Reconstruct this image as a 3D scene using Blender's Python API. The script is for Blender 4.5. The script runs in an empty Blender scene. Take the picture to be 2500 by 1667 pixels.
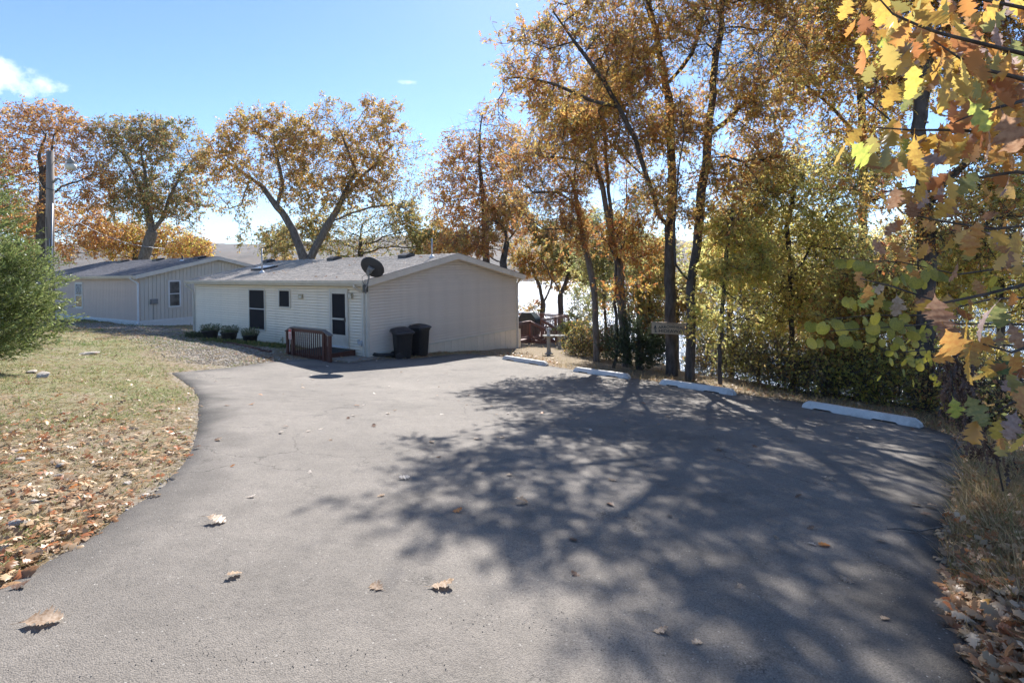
import bpy, math, random
import numpy as np
from mathutils import Vector, Matrix, Euler

rng = np.random.default_rng(7)
random.seed(7)
sc = bpy.context.scene
COL = sc.collection

# ------------------------------------------------------------------ camera, light, exposure
CAMZ = 1.6
FPX = 1268.0          # focal length in pixels of a 2500 px wide frame
ROLL = 0.016
cam = bpy.data.cameras.new('camera')
cam.sensor_width = 36.0
cam.lens = FPX / 2500 * 36.0
cam.shift_y = -(833.5 - 654.0) / 2500
cam.clip_start = 0.05
cam.clip_end = 9000
camo = bpy.data.objects.new('camera', cam)
COL.objects.link(camo)
camo.matrix_world = Matrix.Translation((0, 0, CAMZ)) @ Matrix.Rotation(ROLL, 4, 'Y') @ Matrix.Rotation(math.pi / 2, 4, 'X')
sc.camera = camo

SUN_EL = math.radians(40)
SUN_AZ = 0.10          # from +Y towards +X
SUN_STRENGTH = 2.0
SKY_STRENGTH = 0.045
EXPOSURE = 2.38

sc.view_settings.view_transform = 'Standard'
sc.view_settings.look = 'None'
sc.view_settings.gamma = 1.0
sc.view_settings.exposure = EXPOSURE
try:
    sc.view_settings.use_curve_mapping = False
except Exception:
    pass

world = bpy.data.worlds.new("World")
sc.world = world
world.use_nodes = True
nt = world.node_tree
nt.nodes.clear()
out = nt.nodes.new('ShaderNodeOutputWorld')
bg = nt.nodes.new('ShaderNodeBackground')
sky = nt.nodes.new('ShaderNodeTexSky')
sky.sky_type = 'NISHITA'
sky.sun_disc = False
sky.sun_elevation = SUN_EL
sky.sun_rotation = SUN_AZ
sky.air_density = 0.85
sky.dust_density = 0.2
sky.ozone_density = 6.0
sky.altitude = 600
# thin wispy clouds, placed by direction in the sky
tc = nt.nodes.new('ShaderNodeTexCoord')
def wmath(op, a, b=None, c=None):
    n = nt.nodes.new('ShaderNodeMath'); n.operation = op
    for i, v in enumerate((a, b, c)):
        if v is None: continue
        if isinstance(v, (int, float)): n.inputs[i].default_value = v
        else: nt.links.new(v, n.inputs[i])
    return n.outputs[0]
def cloud_mask(direction, size, sharp, scale, stretch):
    d = Vector(direction).normalized()
    sub = nt.nodes.new('ShaderNodeVectorMath'); sub.operation = 'SUBTRACT'
    nt.links.new(tc.outputs['Generated'], sub.inputs[0]); sub.inputs[1].default_value = d
    mul = nt.nodes.new('ShaderNodeVectorMath'); mul.operation = 'MULTIPLY'
    nt.links.new(sub.outputs[0], mul.inputs[0]); mul.inputs[1].default_value = (1 / size, 1 / size, stretch / size)
    ln = nt.nodes.new('ShaderNodeVectorMath'); ln.operation = 'LENGTH'
    nt.links.new(mul.outputs[0], ln.inputs[0])
    noi = nt.nodes.new('ShaderNodeTexNoise'); noi.inputs['Scale'].default_value = scale
    noi.inputs['Detail'].default_value = 7; noi.inputs['Roughness'].default_value = 0.6
    nt.links.new(tc.outputs['Generated'], noi.inputs['Vector'])
    v = wmath('SUBTRACT', wmath('ADD', 1.0, wmath('MULTIPLY', wmath('SUBTRACT', noi.outputs['Fac'], 0.5), 2.6)), ln.outputs['Value'])
    n = nt.nodes.new('ShaderNodeMath'); n.operation = 'MULTIPLY'; n.use_clamp = True
    nt.links.new(v, n.inputs[0]); n.inputs[1].default_value = sharp
    return n.outputs[0]
m1 = cloud_mask((-0.985, 1, 0.385), 0.06, 1.2, 22, 2.0)
m2 = cloud_mask((-0.19, 1, 0.36), 0.022, 0.35, 40, 5.0)
mx = wmath('MAXIMUM', m1, m2)
mixc = nt.nodes.new('ShaderNodeMix'); mixc.data_type = 'RGBA'
nt.links.new(mx, mixc.inputs['Factor'])
nt.links.new(sky.outputs['Color'], mixc.inputs['A'])
mixc.inputs['B'].default_value = (7.6, 8.0, 8.6, 1)
nt.links.new(mixc.outputs['Result'], bg.inputs['Color'])
bg.inputs['Strength'].default_value = SKY_STRENGTH
nt.links.new(bg.outputs[0], out.inputs[0])

sd = bpy.data.lights.new('sun', 'SUN')
sd.energy = SUN_STRENGTH
sd.angle = math.radians(0.53)
sd.color = (1.0, 0.975, 0.94)
so = bpy.data.objects.new('sun', sd)
COL.objects.link(so)
SUNDIR = Vector((math.sin(SUN_AZ) * math.cos(SUN_EL), math.cos(SUN_AZ) * math.cos(SUN_EL), math.sin(SUN_EL)))
so.rotation_euler = SUNDIR.to_track_quat('Z', 'Y').to_euler()
so.location = (0, 0, 40)

cy = sc.cycles
cy.max_bounces = 6
cy.diffuse_bounces = 4
cy.glossy_bounces = 3
cy.transmission_bounces = 4
cy.transparent_max_bounces = 8
cy.volume_bounces = 0
cy.sample_clamp_indirect = 6
cy.use_denoising = True
cy.caustics_reflective = False
cy.caustics_refractive = False

# ------------------------------------------------------------------ pixel <-> place helpers (measuring only)
def ray(sx, sy):
    dx, dy = sx - 1250, sy - 654
    return ((dx - ROLL * dy) / FPX, (dy + ROLL * dx) / FPX)
def at(sx, sy, Y):
    a, b = ray(sx, sy)
    return Vector((a * Y, Y, CAMZ - b * Y))
def dip(x, y):
    return -.28 * np.exp(-((y - 13.2) / 4.2) ** 2 - ((x + 4.5) / 6.0) ** 2)
def onlot(sx, sy):
    a, b = ray(sx, sy)
    Y = CAMZ / (b - .085 - .06 * a)
    for _ in range(40):
        Y = .4 * Y + .6 * (CAMZ - dip(a * Y, Y)) / (b - .085 - .06 * a)
    return (a * Y, Y)

# ------------------------------------------------------------------ terrain shape
LOT = np.array([(10.5, -40), (9.4, 0), (9.0, 5), (9.4, 9), (8.4, 11), (6.0, 14), (4.4, 17), (4.0, 19.5), (4.5, 23),
                (4.8, 27), (1, 34), (-10, 39), (-18, 46), (-34, 56), (-70, 80), (-220, 110), (-220, -60), (10.5, -60)], float)
def pip(P, poly):
    x, y = P[:, 0], P[:, 1]
    inside = np.zeros(len(P), bool)
    n = len(poly)
    for i in range(n):
        x1, y1 = poly[i]; x2, y2 = poly[(i + 1) % n]
        c = ((y1 > y) != (y2 > y))
        with np.errstate(divide='ignore', invalid='ignore'):
            xi = (x2 - x1) * (y - y1) / (y2 - y1 + 1e-12) + x1
        inside ^= c & (x < xi)
    return inside
def polydist(P, poly, closed=True):
    d = np.full(len(P), 1e9)
    n = len(poly)
    for i in range(n if closed else n - 1):
        a = poly[i]; b = poly[(i + 1) % n]
        ab = b - a
        t = np.clip(((P - a) @ ab) / (ab @ ab), 0, 1)
        q = a + t[:, None] * ab
        d = np.minimum(d, np.hypot(*(P - q).T))
    return d
def plane(x, y):
    return -.085 * y - .06 * np.maximum(x, -26) + dip(x, y)
def vnoise(x, y, seed=0):
    # cheap smooth value noise
    def h(i, j):
        n = np.sin(i * 127.1 + j * 311.7 + seed * 74.7) * 43758.5453
        return n - np.floor(n)
    xi, yi = np.floor(x), np.floor(y); fx, fy = x - xi, y - yi
    fx = fx * fx * (3 - 2 * fx); fy = fy * fy * (3 - 2 * fy)
    return (h(xi, yi) * (1 - fx) + h(xi + 1, yi) * fx) * (1 - fy) + (h(xi, yi + 1) * (1 - fx) + h(xi + 1, yi + 1) * fx) * fy
WATER_Z = -15.0
# asphalt outline measured on the lot plane
EDGE_PX = [(-260, 1560), (0, 1445), (70, 1405), (142, 1361), (214, 1322), (287, 1265), (330, 1238), (368, 1215), (405, 1186), (435, 1155), (466, 1113), (480, 1067),
           (486, 1025), (487, 973), (475, 952), (456, 938), (436, 923), (421, 911), (508, 903), (600, 894), (648, 886), (700, 881), (765, 877), (803, 881),
           (850, 886), (900, 881), (941, 877), (1016, 877), (1042, 873), (1107, 866), (1154, 865), (1190, 869), (1224, 871), (1337, 893), (1399, 904),
           (1536, 924), (1611, 934), (1795, 962), (1900, 975), (1965, 986), (2252, 1041), (2328, 1066), (2351, 1111), (2338, 1179), (2325, 1221),
           (2308, 1272), (2296, 1323), (2300, 1380), (2308, 1425), (2325, 1511), (2360, 1596), (2389, 1667)]
_e = [onlot(*p) for p in EDGE_PX]
ASPH = np.array([(-9.5, -3.0), (-6.2, 2.0)] + _e[1:] + [(1.9, 0.9), (3.2, -3.0), (3.5, -6.0), (-9.5, -6.0)], float)
def H(x, y, rough=True):
    x = np.atleast_1d(np.asarray(x, float)); y = np.atleast_1d(np.asarray(y, float))
    P = np.stack([x, y], 1)
    z = plane(x, y)
    ins = pip(P, LOT)
    d = np.where(ins, 0, polydist(P, LOT))
    z = z - .46 * np.maximum(0, d - 1.6 * (1 - np.exp(-d / 1.6)))
    if rough:
        da = np.where(pip(P, ASPH), 0, polydist(P, ASPH))
        w = np.clip(da / 1.2, 0, 1)
        z = z + w * ((vnoise(x * .9, y * .9) - .55) * .10 + (vnoise(x * 3.1, y * 3.1, 3) - .5) * .035)
        # low verge beside the right edge of the paving
        w2 = np.clip((x - 1.2) / 1.5, 0, 1) * np.clip((7.2 - y) / 2.5, 0, 1) * np.clip(da / .9, 0, 1)
        z = z + w2 * .16
    return np.maximum(z, WATER_Z - 2.5)
def h1(x, y):
    return float(H(x, y)[0])

# ------------------------------------------------------------------ object helpers
def tag(o, label=None, cat=None, group=None, kind=None):
    if label: o['label'] = label
    if cat: o['category'] = cat
    if group: o['group'] = group
    if kind: o['kind'] = kind
    return o
def empty(name, loc=(0, 0, 0), rz=0.0, label=None, cat=None, group=None, parent=None):
    o = bpy.data.objects.new(name, None)
    o.empty_display_size = .2
    COL.objects.link(o)
    o.location = loc; o.rotation_euler = (0, 0, rz)
    if parent: o.parent = parent
    return tag(o, label, cat, group)
def link(name, me, parent=None, loc=None, rot=None, scale=None):
    o = bpy.data.objects.new(name, me)
    COL.objects.link(o)
    if parent: o.parent = parent
    if loc is not None: o.location = loc
    if rot is not None: o.rotation_euler = rot
    if scale is not None: o.scale = scale if hasattr(scale, '__len__') else (scale,) * 3
    return o
class MB:
    def __init__(s): s.v = []; s.f = []; s.sm = []
    def add(s, vs, fs, smooth=False):
        n = len(s.v)
        s.v.extend([tuple(p) for p in vs])
        for f in fs:
            s.f.append(tuple(i + n for i in f)); s.sm.append(smooth)
        return s
    def box(s, x0, x1, y0, y1, z0, z1):
        return s.add([(x0, y0, z0), (x1, y0, z0), (x1, y1, z0), (x0, y1, z0), (x0, y0, z1), (x1, y0, z1), (x1, y1, z1), (x0, y1, z1)],
                     [(0, 3, 2, 1), (4, 5, 6, 7), (0, 1, 5, 4), (1, 2, 6, 5), (2, 3, 7, 6), (3, 0, 4, 7)])
    def extr(s, prof, axis, a, b):
        # profile (list of 2D) extruded along axis ('x': prof=(y,z); 'y': prof=(x,z); 'z': prof=(x,y))
        def mk(p, c):
            return {'x': (c, p[0], p[1]), 'y': (p[0], c, p[1]), 'z': (p[0], p[1], c)}[axis]
        n = len(prof)
        vs = [mk(p, a) for p in prof] + [mk(p, b) for p in prof]
        fs = [tuple(range(n))[::-1], tuple(range(n, 2 * n))] + [(i, (i + 1) % n, n + (i + 1) % n, n + i) for i in range(n)]
        return s.add(vs, fs)
    def bar(s, p, q, w, h=None, up=(0, 0, 1)):
        p, q = Vector(p), Vector(q); h = h or w
        d = (q - p).normalized(); u = Vector(up)
        if abs(d.dot(u)) > .98: u = Vector((0, 1, 0))
        r = d.cross(u).normalized(); u = r.cross(d)
        c = [r * (sx * w / 2) + u * (sy * h / 2) for sx, sy in ((-1, -1), (1, -1), (1, 1), (-1, 1))]
        return s.add([p + k for k in c] + [q + k for k in c], [(3, 2, 1, 0), (4, 5, 6, 7)] + [(i, (i + 1) % 4, 4 + (i + 1) % 4, 4 + i) for i in range(4)])
    def tube(s, pts, rad, n=10, caps=True):
        pts = [Vector(p) for p in pts]
        if not hasattr(rad, '__len__'): rad = [rad] * len(pts)
        rings = []
        ref = Vector((0.13, 0.21, 1))
        for i, p in enumerate(pts):
            d = (pts[min(i + 1, len(pts) - 1)] - pts[max(i - 1, 0)]).normalized()
            r0 = ref if abs(d.dot(ref.normalized())) < .95 else Vector((1, 0.1, 0))
            a = d.cross(r0).normalized(); b = d.cross(a)
            rings.append([p + (a * math.cos(t) + b * math.sin(t)) * rad[i] for t in [2 * math.pi * k / n for k in range(n)]])
        vs = [v for r in rings for v in r]
        fs = [(i * n + k, i * n + (k + 1) % n, (i + 1) * n + (k + 1) % n, (i + 1) * n + k) for i in range(len(pts) - 1) for k in range(n)]
        s.add(vs, fs, True)
        if caps:
            m = len(s.v) - len(vs)
            s.f.append(tuple(range(m, m + n))[::-1]); s.sm.append(False)
            k = m + (len(pts) - 1) * n
            s.f.append(tuple(range(k, k + n))); s.sm.append(False)
        return s
    def lathe(s, prof, n=24, c=(0, 0, 0)):
        vs = []
        for r, z in prof:
            for k in range(n):
                t = 2 * math.pi * k / n
                vs.append((c[0] + r * math.cos(t), c[1] + r * math.sin(t), c[2] + z))
        m = len(prof)
        fs = [(i * n + k, i * n + (k + 1) % n, (i + 1) * n + (k + 1) % n, (i + 1) * n + k) for i in range(m - 1) for k in range(n)]
        s.add(vs, fs, True)
        b = len(s.v) - len(vs)
        s.f.append(tuple(range(b, b + n))[::-1]); s.sm.append(False)
        s.f.append(tuple(range(b + (m - 1) * n, b + m * n))); s.sm.append(False)
        return s
    def mesh(s, name, mat):
        me = bpy.data.meshes.new(name)
        me.from_pydata(s.v, [], s.f)
        me.polygons.foreach_set('use_smooth', s.sm)
        if mat: me.materials.append(mat)
        me.update()
        return me
    def build(s, name, mat, parent=None, loc=None, rot=None):
        return link(name, s.mesh(name, mat), parent, loc, rot)
def npmesh(name, V, F, mat, colors=None, smooth=False, nper=3):
    """V (n,3), F (m,nper) -> mesh; colors per vertex (n,3)"""
    me = bpy.data.meshes.new(name)
    me.vertices.add(len(V)); me.vertices.foreach_set('co', np.asarray(V, np.float32).ravel())
    m = len(F)
    me.loops.add(m * nper); me.loops.foreach_set('vertex_index', np.asarray(F, np.int32).ravel())
    me.polygons.add(m)
    me.polygons.foreach_set('loop_start', np.arange(0, m * nper, nper, dtype=np.int32))
    me.polygons.foreach_set('loop_total', np.full(m, nper, np.int32))
    if smooth: me.polygons.foreach_set('use_smooth', np.ones(m, bool))
    if colors is not None:
        at_ = me.color_attributes.new('tint', 'FLOAT_COLOR', 'POINT')
        c = np.ones((len(V), 4), np.float32); c[:, :3] = colors
        at_.data.foreach_set('color', c.ravel())
    if mat: me.materials.append(mat)
    me.update(calc_edges=True)
    me.validate()
    return me

# ------------------------------------------------------------------ materials
def newmat(name):
    m = bpy.data.materials.new(name); m.use_nodes = True
    n = m.node_tree; n.nodes.clear()
    o = n.nodes.new('ShaderNodeOutputMaterial')
    return m, n, o
def pmat(name, col, rough=.6, var=.12, scale=8, bump=.0, bscale=60, metal=0, spec=.4, stretch=(1, 1, 1), col2=None, dirt=None, dirt_amt=.0, objvar=0.0):
    """principled with noise colour variation, optional second colour, optional dirt blotches, bump"""
    m, n, o = newmat(name)
    b = n.nodes.new('ShaderNodeBsdfPrincipled')
    n.links.new(b.outputs[0], o.inputs[0])
    b.inputs['Roughness'].default_value = rough; b.inputs['Metallic'].default_value = metal
    b.inputs['Specular IOR Level'].default_value = spec
    t = n.nodes.new('ShaderNodeTexCoord')
    mp = n.nodes.new('ShaderNodeMapping'); mp.inputs['Scale'].default_value = stretch
    n.links.new(t.outputs['Object'], mp.inputs['Vector'])
    noi = n.nodes.new('ShaderNodeTexNoise'); noi.inputs['Scale'].default_value = scale; noi.inputs['Detail'].default_value = 6
    noi.inputs['Roughness'].default_value = .65
    n.links.new(mp.outputs[0], noi.inputs['Vector'])
    cr = n.nodes.new('ShaderNodeValToRGB')
    c2 = col2 or tuple(min(1, c * (1 + var)) for c in col)
    c1 = tuple(c * (1 - var) for c in col)
    cr.color_ramp.elements[0].color = (*c1, 1); cr.color_ramp.elements[0].position = .3
    cr.color_ramp.elements[1].color = (*c2, 1); cr.color_ramp.elements[1].position = .7
    n.links.new(noi.outputs['Fac'], cr.inputs['Fac'])
    last = cr.outputs['Color']
    if dirt:
        n2 = n.nodes.new('ShaderNodeTexNoise'); n2.inputs['Scale'].default_value = 1.7; n2.inputs['Detail'].default_value = 8
        n2.inputs['Roughness'].default_value = .7
        n.links.new(t.outputs['Object'], n2.inputs['Vector'])
        r2 = n.nodes.new('ShaderNodeValToRGB'); r2.color_ramp.elements[0].position = .5; r2.color_ramp.elements[1].position = .75
        r2.color_ramp.elements[1].color = (dirt_amt,) * 3 + (1,)
        n.links.new(n2.outputs['Fac'], r2.inputs['Fac'])
        mx_ = n.nodes.new('ShaderNodeMix'); mx_.data_type = 'RGBA'
        n.links.new(r2.outputs['Color'], mx_.inputs['Factor']); n.links.new(last, mx_.inputs['A'])
        mx_.inputs['B'].default_value = (*dirt, 1)
        last = mx_.outputs['Result']
    if objvar:
        oi = n.nodes.new('ShaderNodeObjectInfo')
        mr = n.nodes.new('ShaderNodeMapRange'); mr.inputs['To Min'].default_value = 1 - objvar; mr.inputs['To Max'].default_value = 1 + objvar
        n.links.new(oi.outputs['Random'], mr.inputs['Value'])
        vm = n.nodes.new('ShaderNodeVectorMath'); vm.operation = 'SCALE'
        n.links.new(last, vm.inputs[0]); n.links.new(mr.outputs[0], vm.inputs['Scale'])
        last = vm.outputs[0]
    n.links.new(last, b.inputs['Base Color'])
    if bump:
        nb = n.nodes.new('ShaderNodeTexNoise'); nb.inputs['Scale'].default_value = bscale; nb.inputs['Detail'].default_value = 5
        n.links.new(mp.outputs[0], nb.inputs['Vector'])
        bp = n.nodes.new('ShaderNodeBump'); bp.inputs['Strength'].default_value = bump; bp.inputs['Distance'].default_value = .02
        n.links.new(nb.outputs['Fac'], bp.inputs['Height']); n.links.new(bp.outputs[0], b.inputs['Normal'])
    return m
def leafmat(name, trans=.45, gloss=.05, fixed=None, rough=.4, gam=.78):
    m, n, o = newmat(name)
    if fixed is None:
        a = n.nodes.new('ShaderNodeAttribute'); a.attribute_name = 'tint'
        c = a.outputs['Color']
    else:
        oi = n.nodes.new('ShaderNodeTexCoord')
        noi = n.nodes.new('ShaderNodeTexNoise'); noi.inputs['Scale'].default_value = 9; noi.inputs['Detail'].default_value = 6
        n.links.new(oi.outputs['Object'], noi.inputs['Vector'])
        cr = n.nodes.new('ShaderNodeValToRGB')
        els = cr.color_ramp.elements
        els[0].position = .38; els[1].position = .62
        els[0].color = (*fixed[0], 1); els[1].color = (*fixed[1], 1)
        n.links.new(noi.outputs['Fac'], cr.inputs['Fac'])
        c = cr.outputs['Color']
    d = n.nodes.new('ShaderNodeBsdfDiffuse'); n.links.new(c, d.inputs['Color'])
    t = n.nodes.new('ShaderNodeBsdfTranslucent')
    g = n.nodes.new('ShaderNodeGamma'); g.inputs['Gamma'].default_value = gam
    n.links.new(c, g.inputs['Color']); n.links.new(g.outputs[0], t.inputs['Color'])
    mx = n.nodes.new('ShaderNodeMixShader'); mx.inputs[0].default_value = trans
    n.links.new(d.outputs[0], mx.inputs[1]); n.links.new(t.outputs[0], mx.inputs[2])
    gl = n.nodes.new('ShaderNodeBsdfGlossy'); gl.inputs['Roughness'].default_value = rough
    m2 = n.nodes.new('ShaderNodeMixShader'); m2.inputs[0].default_value = gloss
    n.links.new(mx.outputs[0], m2.inputs[1]); n.links.new(gl.outputs[0], m2.inputs[2])
    n.links.new(m2.outputs[0], o.inputs[0])
    return m
M = {}
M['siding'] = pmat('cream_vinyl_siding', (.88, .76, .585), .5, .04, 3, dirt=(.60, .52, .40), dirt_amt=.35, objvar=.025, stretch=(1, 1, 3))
M['siding_gable'] = pmat('gable_vinyl_siding', (.74, .64, .535), .5, .04, 3, dirt=(.40, .33, .26), dirt_amt=.25, objvar=.025, stretch=(1, 1, 3))  # gable siding, set to a darker tone than the long wall
M['trim'] = pmat('cream_trim', (.62, .58, .50), .5, .06, 5, dirt=(.35, .28, .18), dirt_amt=.35)
M['white'] = pmat('white_trim', (.72, .72, .71), .5, .06, 5, dirt=(.4, .36, .3), dirt_amt=.35)
M['rake'] = pmat('rake_board', (.70, .63, .54), .6, .07, 4, dirt=(.32, .27, .2), dirt_amt=.3)
M['tan'] = pmat('tan_board', (.62, .49, .41), .65, .06, 3, dirt=(.36, .25, .22), dirt_amt=.45, objvar=.03)
M['tan2'] = pmat('pale_board', (.62, .56, .48), .65, .05, 3, dirt=(.36, .31, .26), dirt_amt=.3, objvar=.03)
M['skirt'] = pmat('skirt_panel', (.80, .69, .56), .55, .06, 4, dirt=(.36, .27, .2), dirt_amt=.4, objvar=.03)
M['shingle'] = pmat('shingles', (.38, .335, .295), .9, .35, 9, bump=.5, bscale=120, spec=.2, col2=(.55, .49, .43), dirt=(.22, .19, .17), dirt_amt=.5)
M['shingle2'] = pmat('shingles_grey', (.17, .165, .18), .9, .35, 9, bump=.5, bscale=120, spec=.2, col2=(.27, .26, .27), dirt=(.11, .10, .10), dirt_amt=.6)
M['screen'] = pmat('dark_screen', (.018, .018, .022), .75, .15, 90, spec=.15)
M['glass'] = pmat('window_glass', (.05, .055, .06), .08, .5, 3, spec=.7, col2=(.17, .17, .16))
M['darkmetal'] = pmat('dark_metal', (.03, .03, .033), .45, .2, 20, spec=.5)
M['dish'] = pmat('dish_paint', (.035, .034, .036), .55, .12, 12)
M['grey'] = pmat('grey_metal', (.22, .22, .22), .5, .2, 15)
M['galv'] = pmat('galvanised', (.42, .42, .42), .4, .15, 12, metal=.5)
M['blackplastic'] = pmat('black_plastic', (.022, .022, .024), .5, .25, 6, bump=.06, bscale=90, dirt=(.06, .055, .05), dirt_amt=.5)
M['blackplastic2'] = pmat('black_plastic_lid', (.035, .034, .038), .5, .2, 6, bump=.05, bscale=90, dirt=(.08, .075, .07), dirt_amt=.5)
M['redwood'] = pmat('red_brown_stain', (.075, .026, .019), .6, .35, 14, bump=.25, bscale=40, stretch=(1, 1, .25), col2=(.12, .045, .034))
M['deckred'] = pmat('deck_stain', (.25, .115, .08), .6, .3, 14, bump=.2, bscale=40, col2=(.35, .18, .13), objvar=.1)
M['greywood'] = pmat('weathered_cap', (.15, .14, .13), .75, .3, 18, bump=.2, bscale=50)
M['mat'] = pmat('dark_outdoor_mat', (.035, .037, .036), .95, .3, 60, bump=.5, bscale=200)
M['pole'] = pmat('pole_wood', (.25, .20, .165), .85, .3, 6, bump=.6, bscale=26, stretch=(1, 1, .06), col2=(.34, .29, .25))
M['bark'] = pmat('dark_bark', (.055, .043, .035), .95, .5, 9, bump=1.0, bscale=16, stretch=(1, 1, .3), col2=(.13, .11, .095))
M['barklight'] = pmat('grey_bark', (.12, .10, .085), .95, .5, 10, bump=1.0, bscale=16, stretch=(1, 1, .3), col2=(.22, .195, .17))
M['concrete'] = pmat('painted_concrete', (.74, .70, .64), .7, .08, 7, bump=.15, bscale=80, dirt=(.25, .22, .19), dirt_amt=.85)
M['slab'] = pmat('slab_concrete', (.27, .245, .21), .9, .25, 5, bump=.4, bscale=60, dirt=(.15, .12, .09), dirt_amt=.6)
M['stonecast'] = pmat('cast_stone', (.30, .29, .26), .9, .25, 10, bump=.4, bscale=70)
M['rock'] = pmat('rock', (.46, .38, .31), .9, .3, 5, bump=.6, bscale=18, col2=(.66, .58, .49), objvar=.2)
M['brick'] = pmat('brick', (.17, .085, .065), .9, .35, 10, bump=.4, bscale=40, objvar=.25)
M['signwood'] = pmat('sign_board', (.45, .35, .235), .6, .15, 10, stretch=(.3, 1, 2), bump=.1)
M['ink'] = pmat('dark_paint', (.03, .04, .042), .7, .2, 20)
M['inkbrown'] = pmat('brown_paint', (.13, .075, .04), .7, .2, 20)
M['red'] = pmat('red_print', (.55, .09, .09), .6, .15, 20)
M['pinkwhite'] = pmat('faded_white_print', (.66, .55, .52), .6, .1, 20)
M['lamp'] = pmat('lamp_refractor', (.62, .60, .52), .35, .1, 10)
M['skyglass'] = pmat('skylight_dome', (.45, .46, .46), .25, .1, 4)
M['beige'] = pmat('beige_plastic', (.45, .37, .24), .5, .15, 10)
M['covergrn'] = pmat('grill_cover', (.03, .045, .043), .5, .3, 6, bump=.6, bscale=9)
M['leaf'] = leafmat('autumn_leaf', .60, .05)
M['leaf_thin'] = leafmat('thin_yellow_leaf', .74, .04, None, .4, .55)
M['needle'] = leafmat('cedar_foliage', .25, .04)
M['grassm'] = leafmat('grass_blade', .35, .03)
M['litter'] = leafmat('dry_leaf', .18, .04)
M['pebble'] = (lambda: pmat('gravel_stone', (.38, .35, .31), .9, .3, 12))()
def attrmat(name, rough=.9):
    m, n, o = newmat(name)
    b = n.nodes.new('ShaderNodeBsdfPrincipled'); n.links.new(b.outputs[0], o.inputs[0])
    a = n.nodes.new('ShaderNodeAttribute'); a.attribute_name = 'tint'
    n.links.new(a.outputs['Color'], b.inputs['Base Color']); b.inputs['Roughness'].default_value = rough
    b.inputs['Specular IOR Level'].default_value = .25
    return m
M['stones'] = attrmat('loose_stone')

# ------------------------------------------------------------------ ground
def ground_material():
    m, n, o = newmat('lot_ground')
    b = n.nodes.new('ShaderNodeBsdfPrincipled'); n.links.new(b.outputs[0], o.inputs[0])
    b.inputs['Roughness'].default_value = .95; b.inputs['Specular IOR Level'].default_value = .15
    a = n.nodes.new('ShaderNodeAttribute'); a.attribute_name = 'tint'
    sep = n.nodes.new('ShaderNodeSeparateColor'); n.links.new(a.outputs['Color'], sep.inputs[0])
    t = n.nodes.new('ShaderNodeTexCoord')
    def noise(s, d=6, r=.65):
        x = n.nodes.new('ShaderNodeTexNoise'); x.inputs['Scale'].default_value = s; x.inputs['Detail'].default_value = d; x.inputs['Roughness'].default_value = r
        n.links.new(t.outputs['Object'], x.inputs['Vector']); return x.outputs['Fac']
    def ramp(f, pts):
        r = n.nodes.new('ShaderNodeValToRGB'); n.links.new(f, r.inputs['Fac'])
        e = r.color_ramp.elements
        while len(e) < len(pts): e.new(.5)
        for i, (p, c) in enumerate(pts): e[i].position = p; e[i].color = (*c, 1)
        return r.outputs['Color']
    def mix(f, A, B):
        x = n.nodes.new('ShaderNodeMix'); x.data_type = 'RGBA'
        if isinstance(f, float): x.inputs['Factor'].default_value = f
        else: n.links.new(f, x.inputs['Factor'])
        n.links.new(A, x.inputs['A']); n.links.new(B, x.inputs['B']); return x.outputs['Result']
    dirt = ramp(noise(16, 10, .8), [(.3, (.13, .095, .06)), (.5, (.27, .21, .14)), (.72, (.42, .34, .25))])
    grass = ramp(noise(22), [(.3, (.08, .10, .03)), (.5, (.18, .20, .07)), (.7, (.32, .32, .15))])
    vor = n.nodes.new('ShaderNodeTexVoronoi'); vor.inputs['Scale'].default_value = 28
    n.links.new(t.outputs['Object'], vor.inputs['Vector'])
    grav = ramp(vor.outputs['Color'], [(.0, (.15, .125, .095)), (.5, (.28, .24, .195)), (1, (.44, .39, .33))])
    # patchy edges: sharpen masks with noise
    def sharp(ch, s):
        ad = n.nodes.new('ShaderNodeMath'); ad.operation = 'MULTIPLY_ADD'
        n.links.new(noise(s, 8, .75), ad.inputs[0]); ad.inputs[1].default_value = 1.3; n.links.new(ch, ad.inputs[2])
        mr = n.nodes.new('ShaderNodeMapRange'); mr.inputs['From Min'].default_value = .95; mr.inputs['From Max'].default_value = 1.3
        n.links.new(ad.outputs[0], mr.inputs['Value']); return mr.outputs[0]
    c = mix(sharp(sep.outputs['Green'], 3.1), dirt, grass)
    c = mix(sharp(sep.outputs['Red'], 2.3), c, grav)
    n.links.new(c, b.inputs['Base Color'])
    bp = n.nodes.new('ShaderNodeBump'); bp.inputs['Strength'].default_value = .8; bp.inputs['Distance'].default_value = .03
    n.links.new(noise(38, 8, .7), bp.inputs['Height']); n.links.new(bp.outputs[0], b.inputs['Normal'])
    return m
M['ground'] = ground_material()

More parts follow.
